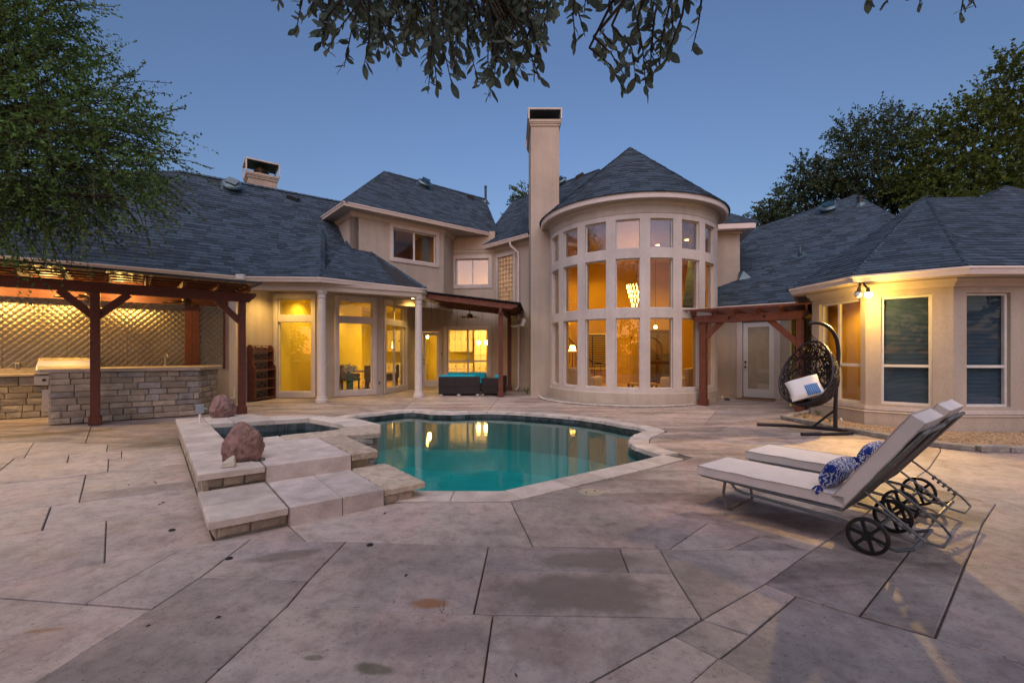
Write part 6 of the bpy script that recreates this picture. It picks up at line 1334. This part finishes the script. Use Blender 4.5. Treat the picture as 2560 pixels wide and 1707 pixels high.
# ================================================================== INDOORS, SEEN THROUGH THE GLASS
def chandelier():
    c = dp(1592, 740, 16.6); t = thing('chandelier', 'tiered crystal chandelier glowing inside the tower room', 'chandelier', tuple(c)); mb = MB(); mb.tube([c + V((0, 0, .6)), (c.x, c.y, 5.58)], .012, 6); obj('rod', mb, 'bronze', t)
    for i in range(6):
        r_ = .36 - i * .045; z = .42 - i * .17; mb = MB(); mb.lathe([(r_ - .02, z + .02), (r_, z + .02), (r_, z), (r_ - .02, z)], 24, Matrix.Translation(c)); tr = obj('tier', mb, 'bronze', t); mb = MB(); k = int(r_ * 56)
        for j in range(k): a = 2 * math.pi * j / k; q = c + V((r_ * math.cos(a), r_ * math.sin(a), z)); mb.tube([q, q + V((0, 0, -.07)), q + V((0, 0, -.15))], .0, 4, radii=[.006, .016, .003])
        obj('crystals', mb, 'crystal', tr, kind='stuff')
    light('lamp_light', tuple(c), 60, AMB, t, .25)
chandelier()
def cabinet(name, lab, M, x0, x1, y0, y1, z0, z1, nx, nz_, m='cabinet'):
    t = thing(name, lab, 'cabinet', tuple(M @ V(((x0 + x1) / 2, y0, z0)))); mb = MB(); mb.box(x0, x1, y0, y1, z0, z1, M); obj('carcass', mb, 'cabinet_line', t)
    for i in range(nx):
        for k in range(nz_):
            a, b = x0 + (x1 - x0) * i / nx + .012, x0 + (x1 - x0) * (i + 1) / nx - .012; c, d = z0 + (z1 - z0) * k / nz_ + .012, z0 + (z1 - z0) * (k + 1) / nz_ - .012; mb = MB(); mb.box(a, b, y0 - .02, y0, c, d, M); o = obj('door', mb, m, t); mb = MB(); mb.box(b - .05, b - .03, y0 - .04, y0 - .02, (c + d) / 2 - .06, (c + d) / 2 + .06, M); obj('handle', mb, 'bronze', o)
I4 = Matrix.Identity(4)
cabinet('wall_cabinet', 'cream wall cabinets seen through the kitchen window', I4, -3.1, -1.95, 22.3, 22.7, 1.5, 2.75, 4, 1); cabinet('base_cabinet', 'cream base cabinets seen through the kitchen window', I4, -3.1, -1.9, 21.9, 22.6, .05, .95, 3, 3)
cabinet('tall_cabinet', 'tall cream cabinet at the right of the kitchen', I4, -1.85, -1.25, 22.0, 22.7, .05, 2.6, 2, 2); cabinet('wall_cabinet', 'cream wall cabinets seen through the nook window', I4, -6.3, -5.3, 22.6, 23.0, 1.5, 2.6, 3, 1); cabinet('base_cabinet', 'cream base cabinets seen through the nook window', I4, -6.4, -4.3, 22.2, 22.9, .05, .95, 6, 2)
cabinet('oven_tower', 'dark oven set in cabinets beyond the nook', I4, -5.1, -4.4, 22.4, 22.95, 1.2, 2.4, 1, 2, 'metal_dark')
for x, lab in ((-1.55, 'left glowing pendant lamp in the kitchen'), (-1.2, 'right glowing pendant lamp in the kitchen')):
    t = thing('pendant_lamp', lab, 'lamp', (x, 20.8, 1.9)); mb = MB(); mb.lathe([(0, .12), (.06, .11), (.10, 0), (.06, -.09), (0, -.11)], 18, Matrix.Translation((x, 20.8, 1.92))); obj('globe', mb, 'lamp_soft', t, smooth=40); mb = MB(); mb.tube([(x, 20.8, 2.03), (x, 20.8, 3.44)], .006, 6); obj('cord', mb, 'iron', t); light('lamp_light', (x, 20.8, 1.75), 14, AMB, t, .1)
t = thing('hall_lantern', 'small bright lantern inside the patio door', 'lamp', (-3.62, 19.35, 2.1)); mb = MB(); mb.lathe([(0, .1), (.03, .09), (.045, .03), (.03, -.05), (0, -.06)], 14, Matrix.Translation((-3.66, 19.4, 2.13))); obj('globe', mb, 'lamp_warm', t, smooth=40); mb = MB(); mb.tube([(-3.66, 19.4, 2.23), (-3.66, 19.4, 3.44)], .006, 6); obj('cord', mb, 'iron', t); light('lamp_light', (-3.6, 19.5, 1.95), 30, AMB, t, .08)
tb = thing('dining_table', 'dark dining table inside the breakfast nook', 'table', (-5.4, 17.0, 0)); mb = MB(); mb.lathe([(0, .74), (.62, .74), (.63, .76), (.62, .78), (0, .78)], 32, Matrix.Translation((-5.5, 17.0, 0))); obj('table_top', mb, 'dark_wood', tb, smooth=40); mb = MB(); mb.lathe([(.3, .04), (.28, .08), (.08, .14), (.07, .7), (.2, .74)], 20, Matrix.Translation((-5.5, 17.0, 0))); obj('pedestal', mb, 'dark_wood', tb, smooth=40)
vz = thing('vase', 'tall green vase of pale flowers in the nook window', 'vase', (-5.72, 15.75, .03)); mb = MB(); mb.lathe([(0, .03), (.11, .03), (.13, .55), (.12, .62), (0, .6)], 20, Matrix.Translation((-5.72, 15.8, .12))); obj('vessel', mb, 'vase_green', vz, smooth=40); mb = MB(); mb.box(-.2, .2, -.2, .2, .03, .13, Matrix.Translation((-5.72, 15.8, 0))); obj('stand', mb, 'dark_wood', vz)
mb = MB()
for i in range(150): d = V((random.gauss(0, 1), random.gauss(0, 1), random.gauss(0, .7))).normalized(); c_ = V((-5.72, 15.8, .90)) + V((d.x * .27, d.y * .27, d.z * .17)) * random.uniform(.7, 1.1); a = d.cross(V((.3, .2, 1))).normalized() * .04; b = d.cross(a).normalized() * .04; mb.add([c_ - a, c_ - b, c_ + a, c_ + b], [(0, 1, 2, 3)])
obj('flowers', mb, 'flower', vz, kind='stuff')
def chair(loc, rz, lab, m='leather', tall=1.0):
    t = thing('dining_chair', lab, 'chair', loc, rz); mb = MB(); mb.box(-.27, .27, -.27, .25, .38, .5); obj('seat', mb, m, t, local=True, bev=.04); mb = MB(); mb.box(-.27, .27, .2, .3, .45, tall); obj('backrest', mb, m, t, local=True, bev=.05)
    for sx in (-1, 1):
        mb = MB(); mb.box(sx * .29 - .035, sx * .29 + .035, -.2, .24, .5, .66); obj('arm', mb, m, t, local=True, bev=.03)
        for sy in (-1, 1): mb = MB(); mb.box(sx * .22 - .025, sx * .22 + .025, sy * .21 - .025, sy * .21 + .025, .03, .40); obj('leg', mb, 'dark_wood', t, local=True)
chair((-5.0, 16.35, 0), 2.4, 'grey upholstered chair right of the vase in the nook window'); chair((-6.2, 17.2, 0), 1.2, 'dark chair behind the vase in the nook'); chair((-4.75, 17.6, 0), -1.4, 'dark chair seen through the paired nook window')
for i, (x, z, w_, h_) in enumerate(((-7.45, .42, .34, .32), (-7.0, .80, .42, .12))):
    mb = MB(); mb.box(x - w_ / 2, x + w_ / 2, 19.33, 19.37, z, z + h_); t = obj('air_vent', mb, 'leather' if i == 0 else 'cabinet_line', label='dark square grille low on the yellow nook wall' if i == 0 else 'slatted air vent on the yellow nook wall', cat='vent'); 
    for k in range(6): m2 = MB(); m2.box(x - w_ / 2 + .02 + k * (w_ - .04) / 6, x - w_ / 2 + .03 + k * (w_ - .04) / 6, 19.32, 19.33, z + .02, z + h_ - .02); obj('louvre', m2, 'dark_wood', t)
# living room back wall
def sw(name, lab, x0, x1, y_, z0, z1): 
    t = thing(name, lab, 'shutter', ((x0 + x1) / 2, y_, z0)); mb = MB(); mb.box(x0 - .06, x1 + .06, y_, y_ + .03, z0 - .06, z1 + .06); obj('frame', mb, 'room_cream', t); mb = MB(); mb.box(x0, x1, y_ - .01, y_ - .002, z0, z1); obj('night_glass', mb, 'metal_dark', t); k = int((z1 - z0) / .085)
    for s in (0, 1):
        a = x0 + (x1 - x0) * s / 2 + .03; b = x0 + (x1 - x0) * (s + 1) / 2 - .03
        for i in range(k): mb = MB(); z = z0 + .03 + i * (z1 - z0 - .06) / k; mb.box(a, b, y_ - .05, y_ - .02, z, z + .03, I4); obj('louvre', mb, 'shade_amber', t)
sw('window_shutter', 'amber plantation shutters at the back of the tower room', 3.15, 4.35, 20.9, .75, 2.3)
fd = thing('front_door', 'carved dark wood front door beyond the tower room', 'door', (6.6, 20.6, 0)); mb = MB(); mb.box(6.05, 7.35, 20.62, 20.7, .05, 2.5); obj('leaf', mb, 'dark_wood', fd)
for x in (6.12, 6.76):
    for z0, z1 in ((.2, .9), (1.05, 2.35)): mb = MB(); mb.box(x, x + .5, 20.58, 20.62, z0, z1); o = obj('panel', mb, 'leather', fd, bev=.02)
for x, z in ((6.66, 1.1), (6.66, 1.25)): mb = MB(); mb.lathe([(0, 0), (.03, 0), (.03, .05), (0, .05)], 12, Matrix.Translation((x, 20.58, z)) @ Matrix.Rotation(R(90), 4, 'X')); obj('handle', mb, 'steel', fd)
pd = thing('inner_door', 'plain amber panel door at the back of the tower room', 'door', (5.05, 20.85, 0)); mb = MB(); mb.box(4.75, 5.5, 20.8, 20.85, .05, 2.1); obj('leaf', mb, 'shade_amber', pd); mb = MB(); mb.box(4.66, 4.74, 20.78, 20.85, .05, 2.2); mb.box(5.51, 5.59, 20.78, 20.85, .05, 2.2); mb.box(4.66, 5.59, 20.78, 20.85, 2.11, 2.2); obj('frame', mb, 'room_amber', pd)
stq = thing('stair_rail', 'black wrought iron stair rail with scrolls inside the tower', 'railing', (2.3, 18.6, 0)); mb = MB(); mb.tube([(1.75, 18.4, 2.6), (2.3, 18.5, 2.1), (3.0, 18.6, 1.35), (3.35, 18.65, 1.05), (4.0, 18.7, .95)], .025, 8); obj('hand_rail', mb, 'iron', stq, smooth=40)
for i in range(9):
    f = i / 8; x = 1.85 + 2.1 * f; z = 2.5 - 1.55 * min(1, f * 1.35); mb = MB(); y = 18.4 + .3 * f; b = max(.05, z - .95); mb.tube([(x, y, b), (x, y, z)], .010, 6); c_ = V((x + .1, y, b + .45)); mb.tube([c_ + V((math.cos(a) * .09 * (1 - a / 16), 0, math.sin(a) * .12 * (1 - a / 16))) for a in [k * .5 for k in range(22)]], .007, 5); obj('baluster', mb, 'iron', stq)
for loc, rz, lab in (((2.45, 15.6, 0), 2.6, 'cream armchair at the left of the tower room'), ((5.55, 15.1, 0), -2.2, 'cream armchair at the right of the tower room')):
    t = thing('armchair', lab, 'armchair', loc, rz); mb = MB(); mb.box(-.45, .45, -.4, .4, .1, .45); obj('seat', mb, 'linen', t, local=True, bev=.06); mb = MB(); mb.box(-.45, .45, .3, .5, .3, .95); obj('backrest', mb, 'linen', t, local=True, bev=.09)
    for s in (-1, 1): mb = MB(); mb.box(s * .5 - .1, s * .5 + .1, -.4, .45, .1, .65); obj('arm', mb, 'linen', t, local=True, bev=.07)
ct = thing('coffee_table', 'low amber table in the middle of the tower room', 'table', (4.4, 15.3, 0)); mb = MB(); mb.box(4.0, 4.9, 15.0, 15.6, .36, .42); obj('table_top', mb, 'room_amber', ct, bev=.01)
for x in (4.05, 4.85):
    for y in (15.05, 15.55): mb = MB(); mb.box(x - .03, x + .03, y - .03, y + .03, .05, .36); obj('leg', mb, 'dark_wood', ct)
t = thing('hall_lamp', 'small lit lantern above the front door', 'lamp', (6.3, 19.6, 2.5)); mb = MB(); mb.lathe([(0, .08), (.05, .07), (.08, 0), (.05, -.06), (0, -.07)], 16, Matrix.Translation((6.15, 19.2, 2.55))); obj('globe', mb, 'lamp_soft', t, smooth=40); mb = MB(); mb.tube([(6.15, 19.2, 2.6), (6.15, 19.2, 5.58)], .008, 6); obj('cord', mb, 'iron', t); light('lamp_light', (6.15, 19.0, 2.3), 16, AMB, t, .1)
t = thing('table_lamp', 'glowing lamp behind the stair rail in the tower room', 'lamp', (2.35, 19.4, 1)); c_ = V((2.62, 19.4, 1.62)); mb = MB(); mb.lathe([(.10, .16), (.17, -.1), (.16, -.1), (.09, .16)], 18, Matrix.Translation(c_)); obj('lamp_shade', mb, 'crystal', t, smooth=40); mb = MB(); mb.lathe([(.09, .05), (.09, .08), (.02, .1), (.02, 1.5)], 12, Matrix.Translation((2.62, 19.4, 0))); obj('stem', mb, 'bronze', t, smooth=40); light('lamp_light', tuple(c_), 20, AMB, t, .1)
lv = thing('louvre_door', 'louvred white door seen inside the lit bay window', 'door', (7.7, 11.4, 0)); mb = MB(); LM2 = FRM((7.30, 11.7), (8.28, 12.35))[0]; mb.box(0, 1.1, 0, .04, .05, 2.4, LM2); obj('leaf', mb, 'room_cream', lv)
for i in range(20): mb = MB(); mb.box(.12, .98, -.02, -.002, .3 + i * .1, .37 + i * .1, LM2); obj('louvre', mb, 'room_yellow', lv)
# ================================================================== TREES
def leafquad(mb, p, d, s_, w_, rnd):
    sd = d.cross(V((rnd.gauss(0, 1), rnd.gauss(0, 1), rnd.gauss(0, 1))))
    if sd.length < 1e-4: return
    sd = sd.normalized() * s_ * w_; mb.add([p, p + d * (s_ * .5) + sd, p + d * s_, p + d * (s_ * .5) - sd], [(0, 1, 2, 3)])
def limb(mb, a, b, r0, r1, rnd, sag=.15, n=7):
    a, b = V(a), V(b); pts = []; L_ = (b - a).length
    for i in range(n + 1):
        f = i / n; p = a.lerp(b, f); p += V((noise.noise(p * .6 + V((3, 1, r0 * 50))), noise.noise(p * .6 + V((9, 5, 2))), noise.noise(p * .6))) * .12 * L_ * math.sin(f * math.pi); p.z += sag * L_ * math.sin(f * math.pi); pts.append(p)
    mb.tube(pts, r0, 8, radii=[r0 + (r1 - r0) * i / n for i in range(n + 1)]); return pts
def crown_tree(name, lab, base, trunk_h, r_tr, clumps, nleaf, size, m, seed, twig=.7, droop=.3, lw=.32, grp=None, lpt=14):
    """trunk and limbs to every clump, twigs that leave each clump outwards and carry leaf-sized faces"""
    rnd = random.Random(seed); t = thing(name, lab, 'tree', base, group=grp); tb_ = MB(); top = V(base) + V((0, 0, trunk_h)); limb(tb_, V(base) - V((0, 0, .1)), top, r_tr, r_tr * .7, rnd, 0, 6)
    lv = MB(); tot = sum(c[1] ** 2 for c in clumps); cen = sum((V(c[0]) * c[1] for c in clumps), V((0, 0, 0))) / sum(c[1] for c in clumps)
    for c, r_ in clumps:
        c = V(c); pts = limb(tb_, top, c, r_tr * .38, r_tr * .06, rnd, .08); k = int(nleaf * r_ * r_ / tot / lpt)
        for i in range(5): limb(tb_, pts[rnd.randint(3, 6)], c + V((rnd.gauss(0, 1), rnd.gauss(0, 1), rnd.gauss(0, .8))).normalized() * r_ * .8, r_tr * .10, r_tr * .02, rnd, .05, 4)
        for i in range(k):
            d = V((rnd.gauss(0, 1), rnd.gauss(0, 1), rnd.gauss(0, .8))).normalized(); p = c + d * r_ * (rnd.random() ** .45) * .92; out = ((p - cen).normalized() * .55 + d * .6 + V((rnd.gauss(0, .4), rnd.gauss(0, .4), rnd.gauss(0, .35) - droop * .4))).normalized(); L_ = twig * rnd.uniform(.5, 1.15); q = p.copy(); dd = out.copy()
            if i % 3 == 0: tb_.tube([p, p + out * L_ * .5, p + out * L_ - V((0, 0, droop * L_ * .4))], .006 * (size / .06) ** .5, 3, cap=False)
            for j in range(lpt):
                f = (j + rnd.random()) / lpt; q = p + out * (L_ * f) - V((0, 0, droop * L_ * f * f * .4)); ld = (out * .6 + V((rnd.gauss(0, .7), rnd.gauss(0, .7), rnd.gauss(0, .6) - .1))).normalized(); leafquad(lv, q, ld, size * rnd.uniform(.6, 1.25), lw, rnd)
    obj('trunk', tb_, 'bark', t, smooth=60); obj('crown', lv, m, t, kind='stuff'); return t
# left tree in front of the kitchen roof
def at(px, py, d): return tuple(dp(px, py, d))
cl = [(at(30, 90, 7.6), .85), (at(-80, 230, 7.2), 1.1), (at(120, 200, 7.8), .62), (at(200, 310, 7.6), .68), (at(40, 360, 7.0), .9), (at(300, 350, 7.9), .40), (at(250, 420, 7.4), .55), (at(100, 480, 7.1), .55), (at(-60, 480, 6.8), .8), (at(350, 320, 8.1), .22), (at(365, 440, 7.7), .26), (at(160, 100, 8.0), .32), (at(310, 490, 7.3), .28), (at(205, 515, 7.1), .28), (at(-170, 60, 7.4), 1.2), (at(250, 225, 8.1), .36), (at(70, 0, 7.8), .55), (at(395, 385, 8.0), .16), (at(290, 275, 8.0), .25)]
crown_tree('cedar_elm_tree', 'big feathery dark green tree leaning in from the left edge', (-11.6, 6.6, 0), 3.0, .26, cl, 66000, .064, 'leaf_fine', 11, twig=.95, droop=.25, lw=.27, lpt=24)
# right-hand trees beyond the roofs
cl = [(at(2470, 330, 27), 2.2), (at(2380, 420, 27), 2.0), (at(2540, 230, 27), 1.9), (at(2580, 400, 26), 2.4), (at(2290, 440, 28), 1.5), (at(2330, 340, 27.5), 1.3), (at(2470, 450, 26), 2.0), (at(2640, 300, 27), 2.5), (at(2530, 160, 27), 1.0), (at(2420, 290, 27), 1.2), (at(2360, 500, 26), 1.6)]
crown_tree('oak_tree', 'tall yellow-green tree at the right edge behind the bay roof', (29, 27, 0), 6, .4, cl, 34000, .19, 'leaf_far', 21, twig=1.0, droop=.15, lw=.36)
cl = [(at(2190, 360, 31), 2.1), (at(2130, 420, 31), 1.9), (at(2230, 440, 31), 2.2), (at(2170, 480, 31), 2.0), (at(2250, 330, 31.5), 1.4), (at(2120, 340, 31), 1.1), (at(2090, 440, 31), 1.2), (at(2190, 300, 31), 1.0), (at(2280, 500, 30), 2.0)]
crown_tree('oak_tree', 'dark swaying tree in the middle of the trees behind the right wing', (25, 31, 0), 6, .4, cl, 24000, .19, 'leaf_far_dark', 22, twig=1.2, droop=.3, lw=.30)
cl = [(at(2030, 460, 33), 1.7), (at(1990, 500, 33), 1.6), (at(1940, 530, 33), 1.3), (at(2050, 520, 33), 1.9), (at(1900, 545, 33), 1.0), (at(2010, 415, 33), .8), (at(1960, 570, 33), 1.6)]
crown_tree('oak_tree', 'lowest leftmost tree of those behind the right wing', (21.5, 33, 0), 6, .35, cl, 15000, .19, 'leaf_far_dark', 23, twig=1.0, droop=.2, lw=.32)
crown_tree('oak_tree', 'tree top just showing between the upper roof and the chimney', (.9, 38, 0), 9, .3, [(at(1315, 492, 38), 1.1), (at(1300, 525, 38), 1.0), (at(1345, 520, 38), 1.6)], 3600, .20, 'leaf_far', 24, twig=.8)
# live oak overhead: trunk behind the camera, boughs reaching forward over it
oak = thing('live_oak_tree', 'live oak overhead with leafy twigs hanging into the top of the picture', 'tree', (1.6, -3.6, 0)); rnd = random.Random(5); tb_ = MB(); fork = V((1.4, -3.2, 2.6)); limb(tb_, (1.6, -3.6, -.1), fork, .3, .24, rnd, 0)
b1_ = limb(tb_, fork, (-.5, 2.6, 4.1), .14, .05, rnd, .12, 10); b2_o = limb(tb_, fork, (1.0, 2.7, 3.8), .12, .04, rnd, .12, 10); b3_ = limb(tb_, fork, (2.5, 2.6, 3.95), .10, .03, rnd, .1, 10)
LV = []
def leaf_mesh(seed):
    r_ = random.Random(seed); n = 6; vs = []; fs = []
    for i in range(n + 1):
        f = i / n; w_ = .27 * math.sin(math.pi * min(1, f * .92 + .06)) ** .75 * (1 - .25 * (1 - f)); z = -.10 * f * f + .02 * math.sin(f * 9 + seed); vs += [(f, -w_, z + .03), (f, 0, z), (f, w_, z + .03)]
    for i in range(n):
        for k in (0, 1): q = i * 3 + k; fs.append((q, q + 1, q + 4, q + 3))
    mb = MB(); mb.add(vs, fs); return mb
lm = [leaf_mesh(i) for i in range(4)]; lme = []
for mb in lm:
    me = bpy.data.meshes.new('leaf'); me.from_pydata(mb.v, [], mb.f); me.shade_smooth(); me.materials.append(MATS['leaf_oak']); lme.append(me)
def leaf_at(p, d, s_, roll):
    d = d.normalized(); sd = d.cross(V((0, 0, 1)))
    if sd.length < .02: sd = V((1, 0, 0))
    sd.normalize(); up = sd.cross(d); M = Matrix.Identity(4)
    for i, a in enumerate((d, sd, up)):
        for j in range(3): M[j][i] = a[j]
    M = M @ Matrix.Rotation(roll, 4, 'X') @ Matrix.Scale(s_, 4); M.translation = p; LV.append((M, rnd.randint(0, 3)))
def spray(px, py, d, n, L_, ang, s_=.074):
    """a twig that ends at the given spot, hanging from above, leaves along it"""
    e = dp(px, py, d); a = e + V((math.sin(ang) * L_, rnd.uniform(-.05, .05), math.cos(ang) * L_)); m_ = a.lerp(e, .5) + V((rnd.gauss(0, .02), rnd.gauss(0, .03), 0)); tb_.tube([a, m_, e], .004, 5, radii=[.006, .004, .002])
    for i in range(n):
        f = (i + .5) / n; p = (a.lerp(m_, f * 2) if f < .5 else m_.lerp(e, f * 2 - 1)); dd = (e - a).normalized() * .75 + V((rnd.gauss(0, .75), rnd.gauss(0, .75), rnd.gauss(0, .45))); leaf_at(p, dd, s_ * rnd.uniform(.55, 1.15), rnd.uniform(-1, 1))
    return a
sp = [(740, 80, 2.3, 12, .30, .4), (800, 120, 2.4, 14, .32, .5), (795, 95, 2.4, 10, .3, .2), (860, 170, 2.5, 16, .35, .3), (910, 165, 2.5, 16, .35, .1), (945, 135, 2.4, 14, .34, 0), (1000, 165, 2.5, 16, .36, -.1), (1010, 110, 2.5, 14, .34, .2), (1070, 235, 2.3, 16, .40, .05), (1075, 190, 2.4, 14, .4, .1), (1130, 215, 2.3, 14, .40, -.1), (1140, 170, 2.4, 14, .38, 0), (1195, 200, 2.4, 14, .38, -.15), (1225, 245, 2.4, 16, .40, .05), (1235, 200, 2.4, 14, .36, .1), (1290, 215, 2.4, 18, .36, -.25), (1310, 190, 2.4, 16, .36, -.3), (1355, 210, 2.4, 18, .36, -.35), (1350, 150, 2.4, 16, .34, -.3), (1335, 120, 2.4, 14, .3, -.2), (1370, 50, 2.1, 8, .25, -.1), (1440, 115, 2.1, 9, .30, 0), (1460, 35, 2.2, 8, .22, 0), (1520, 20, 2.3, 7, .2, 0), (1555, 25, 2.3, 7, .2, .1), (1590, 30, 2.2, 8, .2, 0), (1630, 35, 2.2, 9, .22, 0), (1690, 25, 2.3, 9, .22, -.1), (1720, 5, 2.3, 7, .2, 0), (1560, 225, 2.3, 12, .30, -.6), (1590, 200, 2.3, 12, .28, -.5), (1615, 230, 2.3, 16, .36, -.15), (1650, 150, 2.3, 14, .28, .2), (1625, 130, 2.3, 10, .28, 0), (1660, 165, 2.3, 9, .28, .35), (2165, 15, 2.3, 5, .2, .3), (2220, 8, 2.3, 5, .2, 0), (2300, 15, 2.3, 6, .22, 0), (2400, 45, 2.1, 6, .25, .1), (2440, 20, 2.2, 6, .22, 0)]
ancs = []
for s_ in sp:
    ancs.append(spray(s_[0], s_[1], s_[2], int(s_[3] * 1.25), *s_[4:]))
    if s_[0] < 1720: ancs.append(spray(s_[0] + rnd.gauss(0, 26), s_[1] - rnd.uniform(5, 45), s_[2] + rnd.uniform(0, .25), s_[3], s_[4], s_[5] + rnd.gauss(0, .3)))
ind = list(LV)
main_tips = [b1_, b2_o, b3_]
for a in ancs:
    bb = min(main_tips, key=lambda B: min((q - a).length for q in B)); q = min(bb, key=lambda q_: (q_ - a).length); tb_.tube([q, q.lerp(a, .5) + V((0, 0, .08)), a], .01, 5, radii=[.014, .010, .006])
# denser boughs above, reaching into the top edge
LV = []
for i in range(470):
    px = rnd.choice((rnd.gauss(1060, 130), rnd.gauss(1160, 110), rnd.gauss(900, 80), rnd.gauss(1290, 50))); py = rnd.uniform(-170, 165 - abs(px - 1110) * .30) ; spray(px, py, rnd.uniform(2.5, 3.2), 9, .25, rnd.uniform(-.5, .5), .062)
for i in range(120): spray(rnd.uniform(500, 2300), rnd.uniform(-420, -150), rnd.uniform(2.3, 3.4), 8, .25, rnd.uniform(-.6, .6), .07)
# unseen rest of the crown, added over and behind the viewer to shade the foreground
cr_ = MB(); r2 = random.Random(77)
for c, r_ in (((-2.5, -1.2, 5.2), 1.7), ((.2, -1.0, 5.6), 1.8), ((2.8, -1.0, 5.4), 1.8), ((5.2, -1.6, 5.2), 1.7), ((1.6, -3.6, 6.2), 2.2), ((-1.2, -3.4, 5.8), 2.0), ((4.6, -4.0, 5.6), 2.0), ((-4.6, -2.0, 5.0), 1.4), ((1.4, .4, 5.4), 1.3), ((-1.2, .3, 5.2), 1.2), ((3.6, .2, 5.2), 1.2)):
    limb(tb_, fork, c, .09, .02, rnd, .1)
    for i in range(int(900 * r_)):
        d = V((r2.gauss(0, 1), r2.gauss(0, 1), r2.gauss(0, .8))).normalized(); q = V(c) + d * r_ * r2.random() ** .4; leafquad(cr_, q, V((r2.gauss(0, 1), r2.gauss(0, 1), r2.gauss(0, .6))).normalized(), r2.uniform(.10, .2), .36, r2)
obj('crown', cr_, 'leaf_oak', oak, kind='stuff')
more = LV; rnd.shuffle(ind)
for M, k in ind[:300]:
    o = bpy.data.objects.new('leaf', lme[k]); COL.objects.link(o); o.parent = oak; o.matrix_parent_inverse = wmat(oak).inverted(); o.matrix_basis = M
mb = MB()
for M, k in ind[300:] + more: mb.add(lm[k].v, lm[k].f, M)
obj('foliage', mb, 'leaf_oak', oak, kind='stuff', smooth=60); obj('trunk', tb_, 'bark', oak, smooth=60)

# garden trees behind the camera: the photograph shows them only as dark shapes mirrored in the glass
for i, (x, y, h_, r_) in enumerate(((-13, -13, 5.2, 2.0), (-7, -15, 6.2, 2.3), (-1, -16, 5.4, 2.1), (5, -15, 6.6, 2.4), (11, -13.5, 5.6, 2.2), (18, -8, 6.0, 2.3), (-18, -7, 5.6, 2.2), (21, -1, 6.2, 2.5))):
    crown_tree('garden_tree', 'garden tree behind the viewer, mirrored in the windows, number %s from the left' % ('one two three four five six seven eight'.split()[(1, 2, 3, 4, 5, 6, 0, 7)[i]]), (x, y, 0), h_ * .4, .2, [((x + random.uniform(-1, 1) * r_ * .7, y + random.uniform(-1, 1), h_ * f), r_ * k) for f, k in ((.35, .9), (.5, .95), (.7, .8), (.88, .5), (.45, .8))], 3600, .26, 'leaf_far_dark', 40 + i, twig=.9, lw=.45, grp='trees behind the viewer')
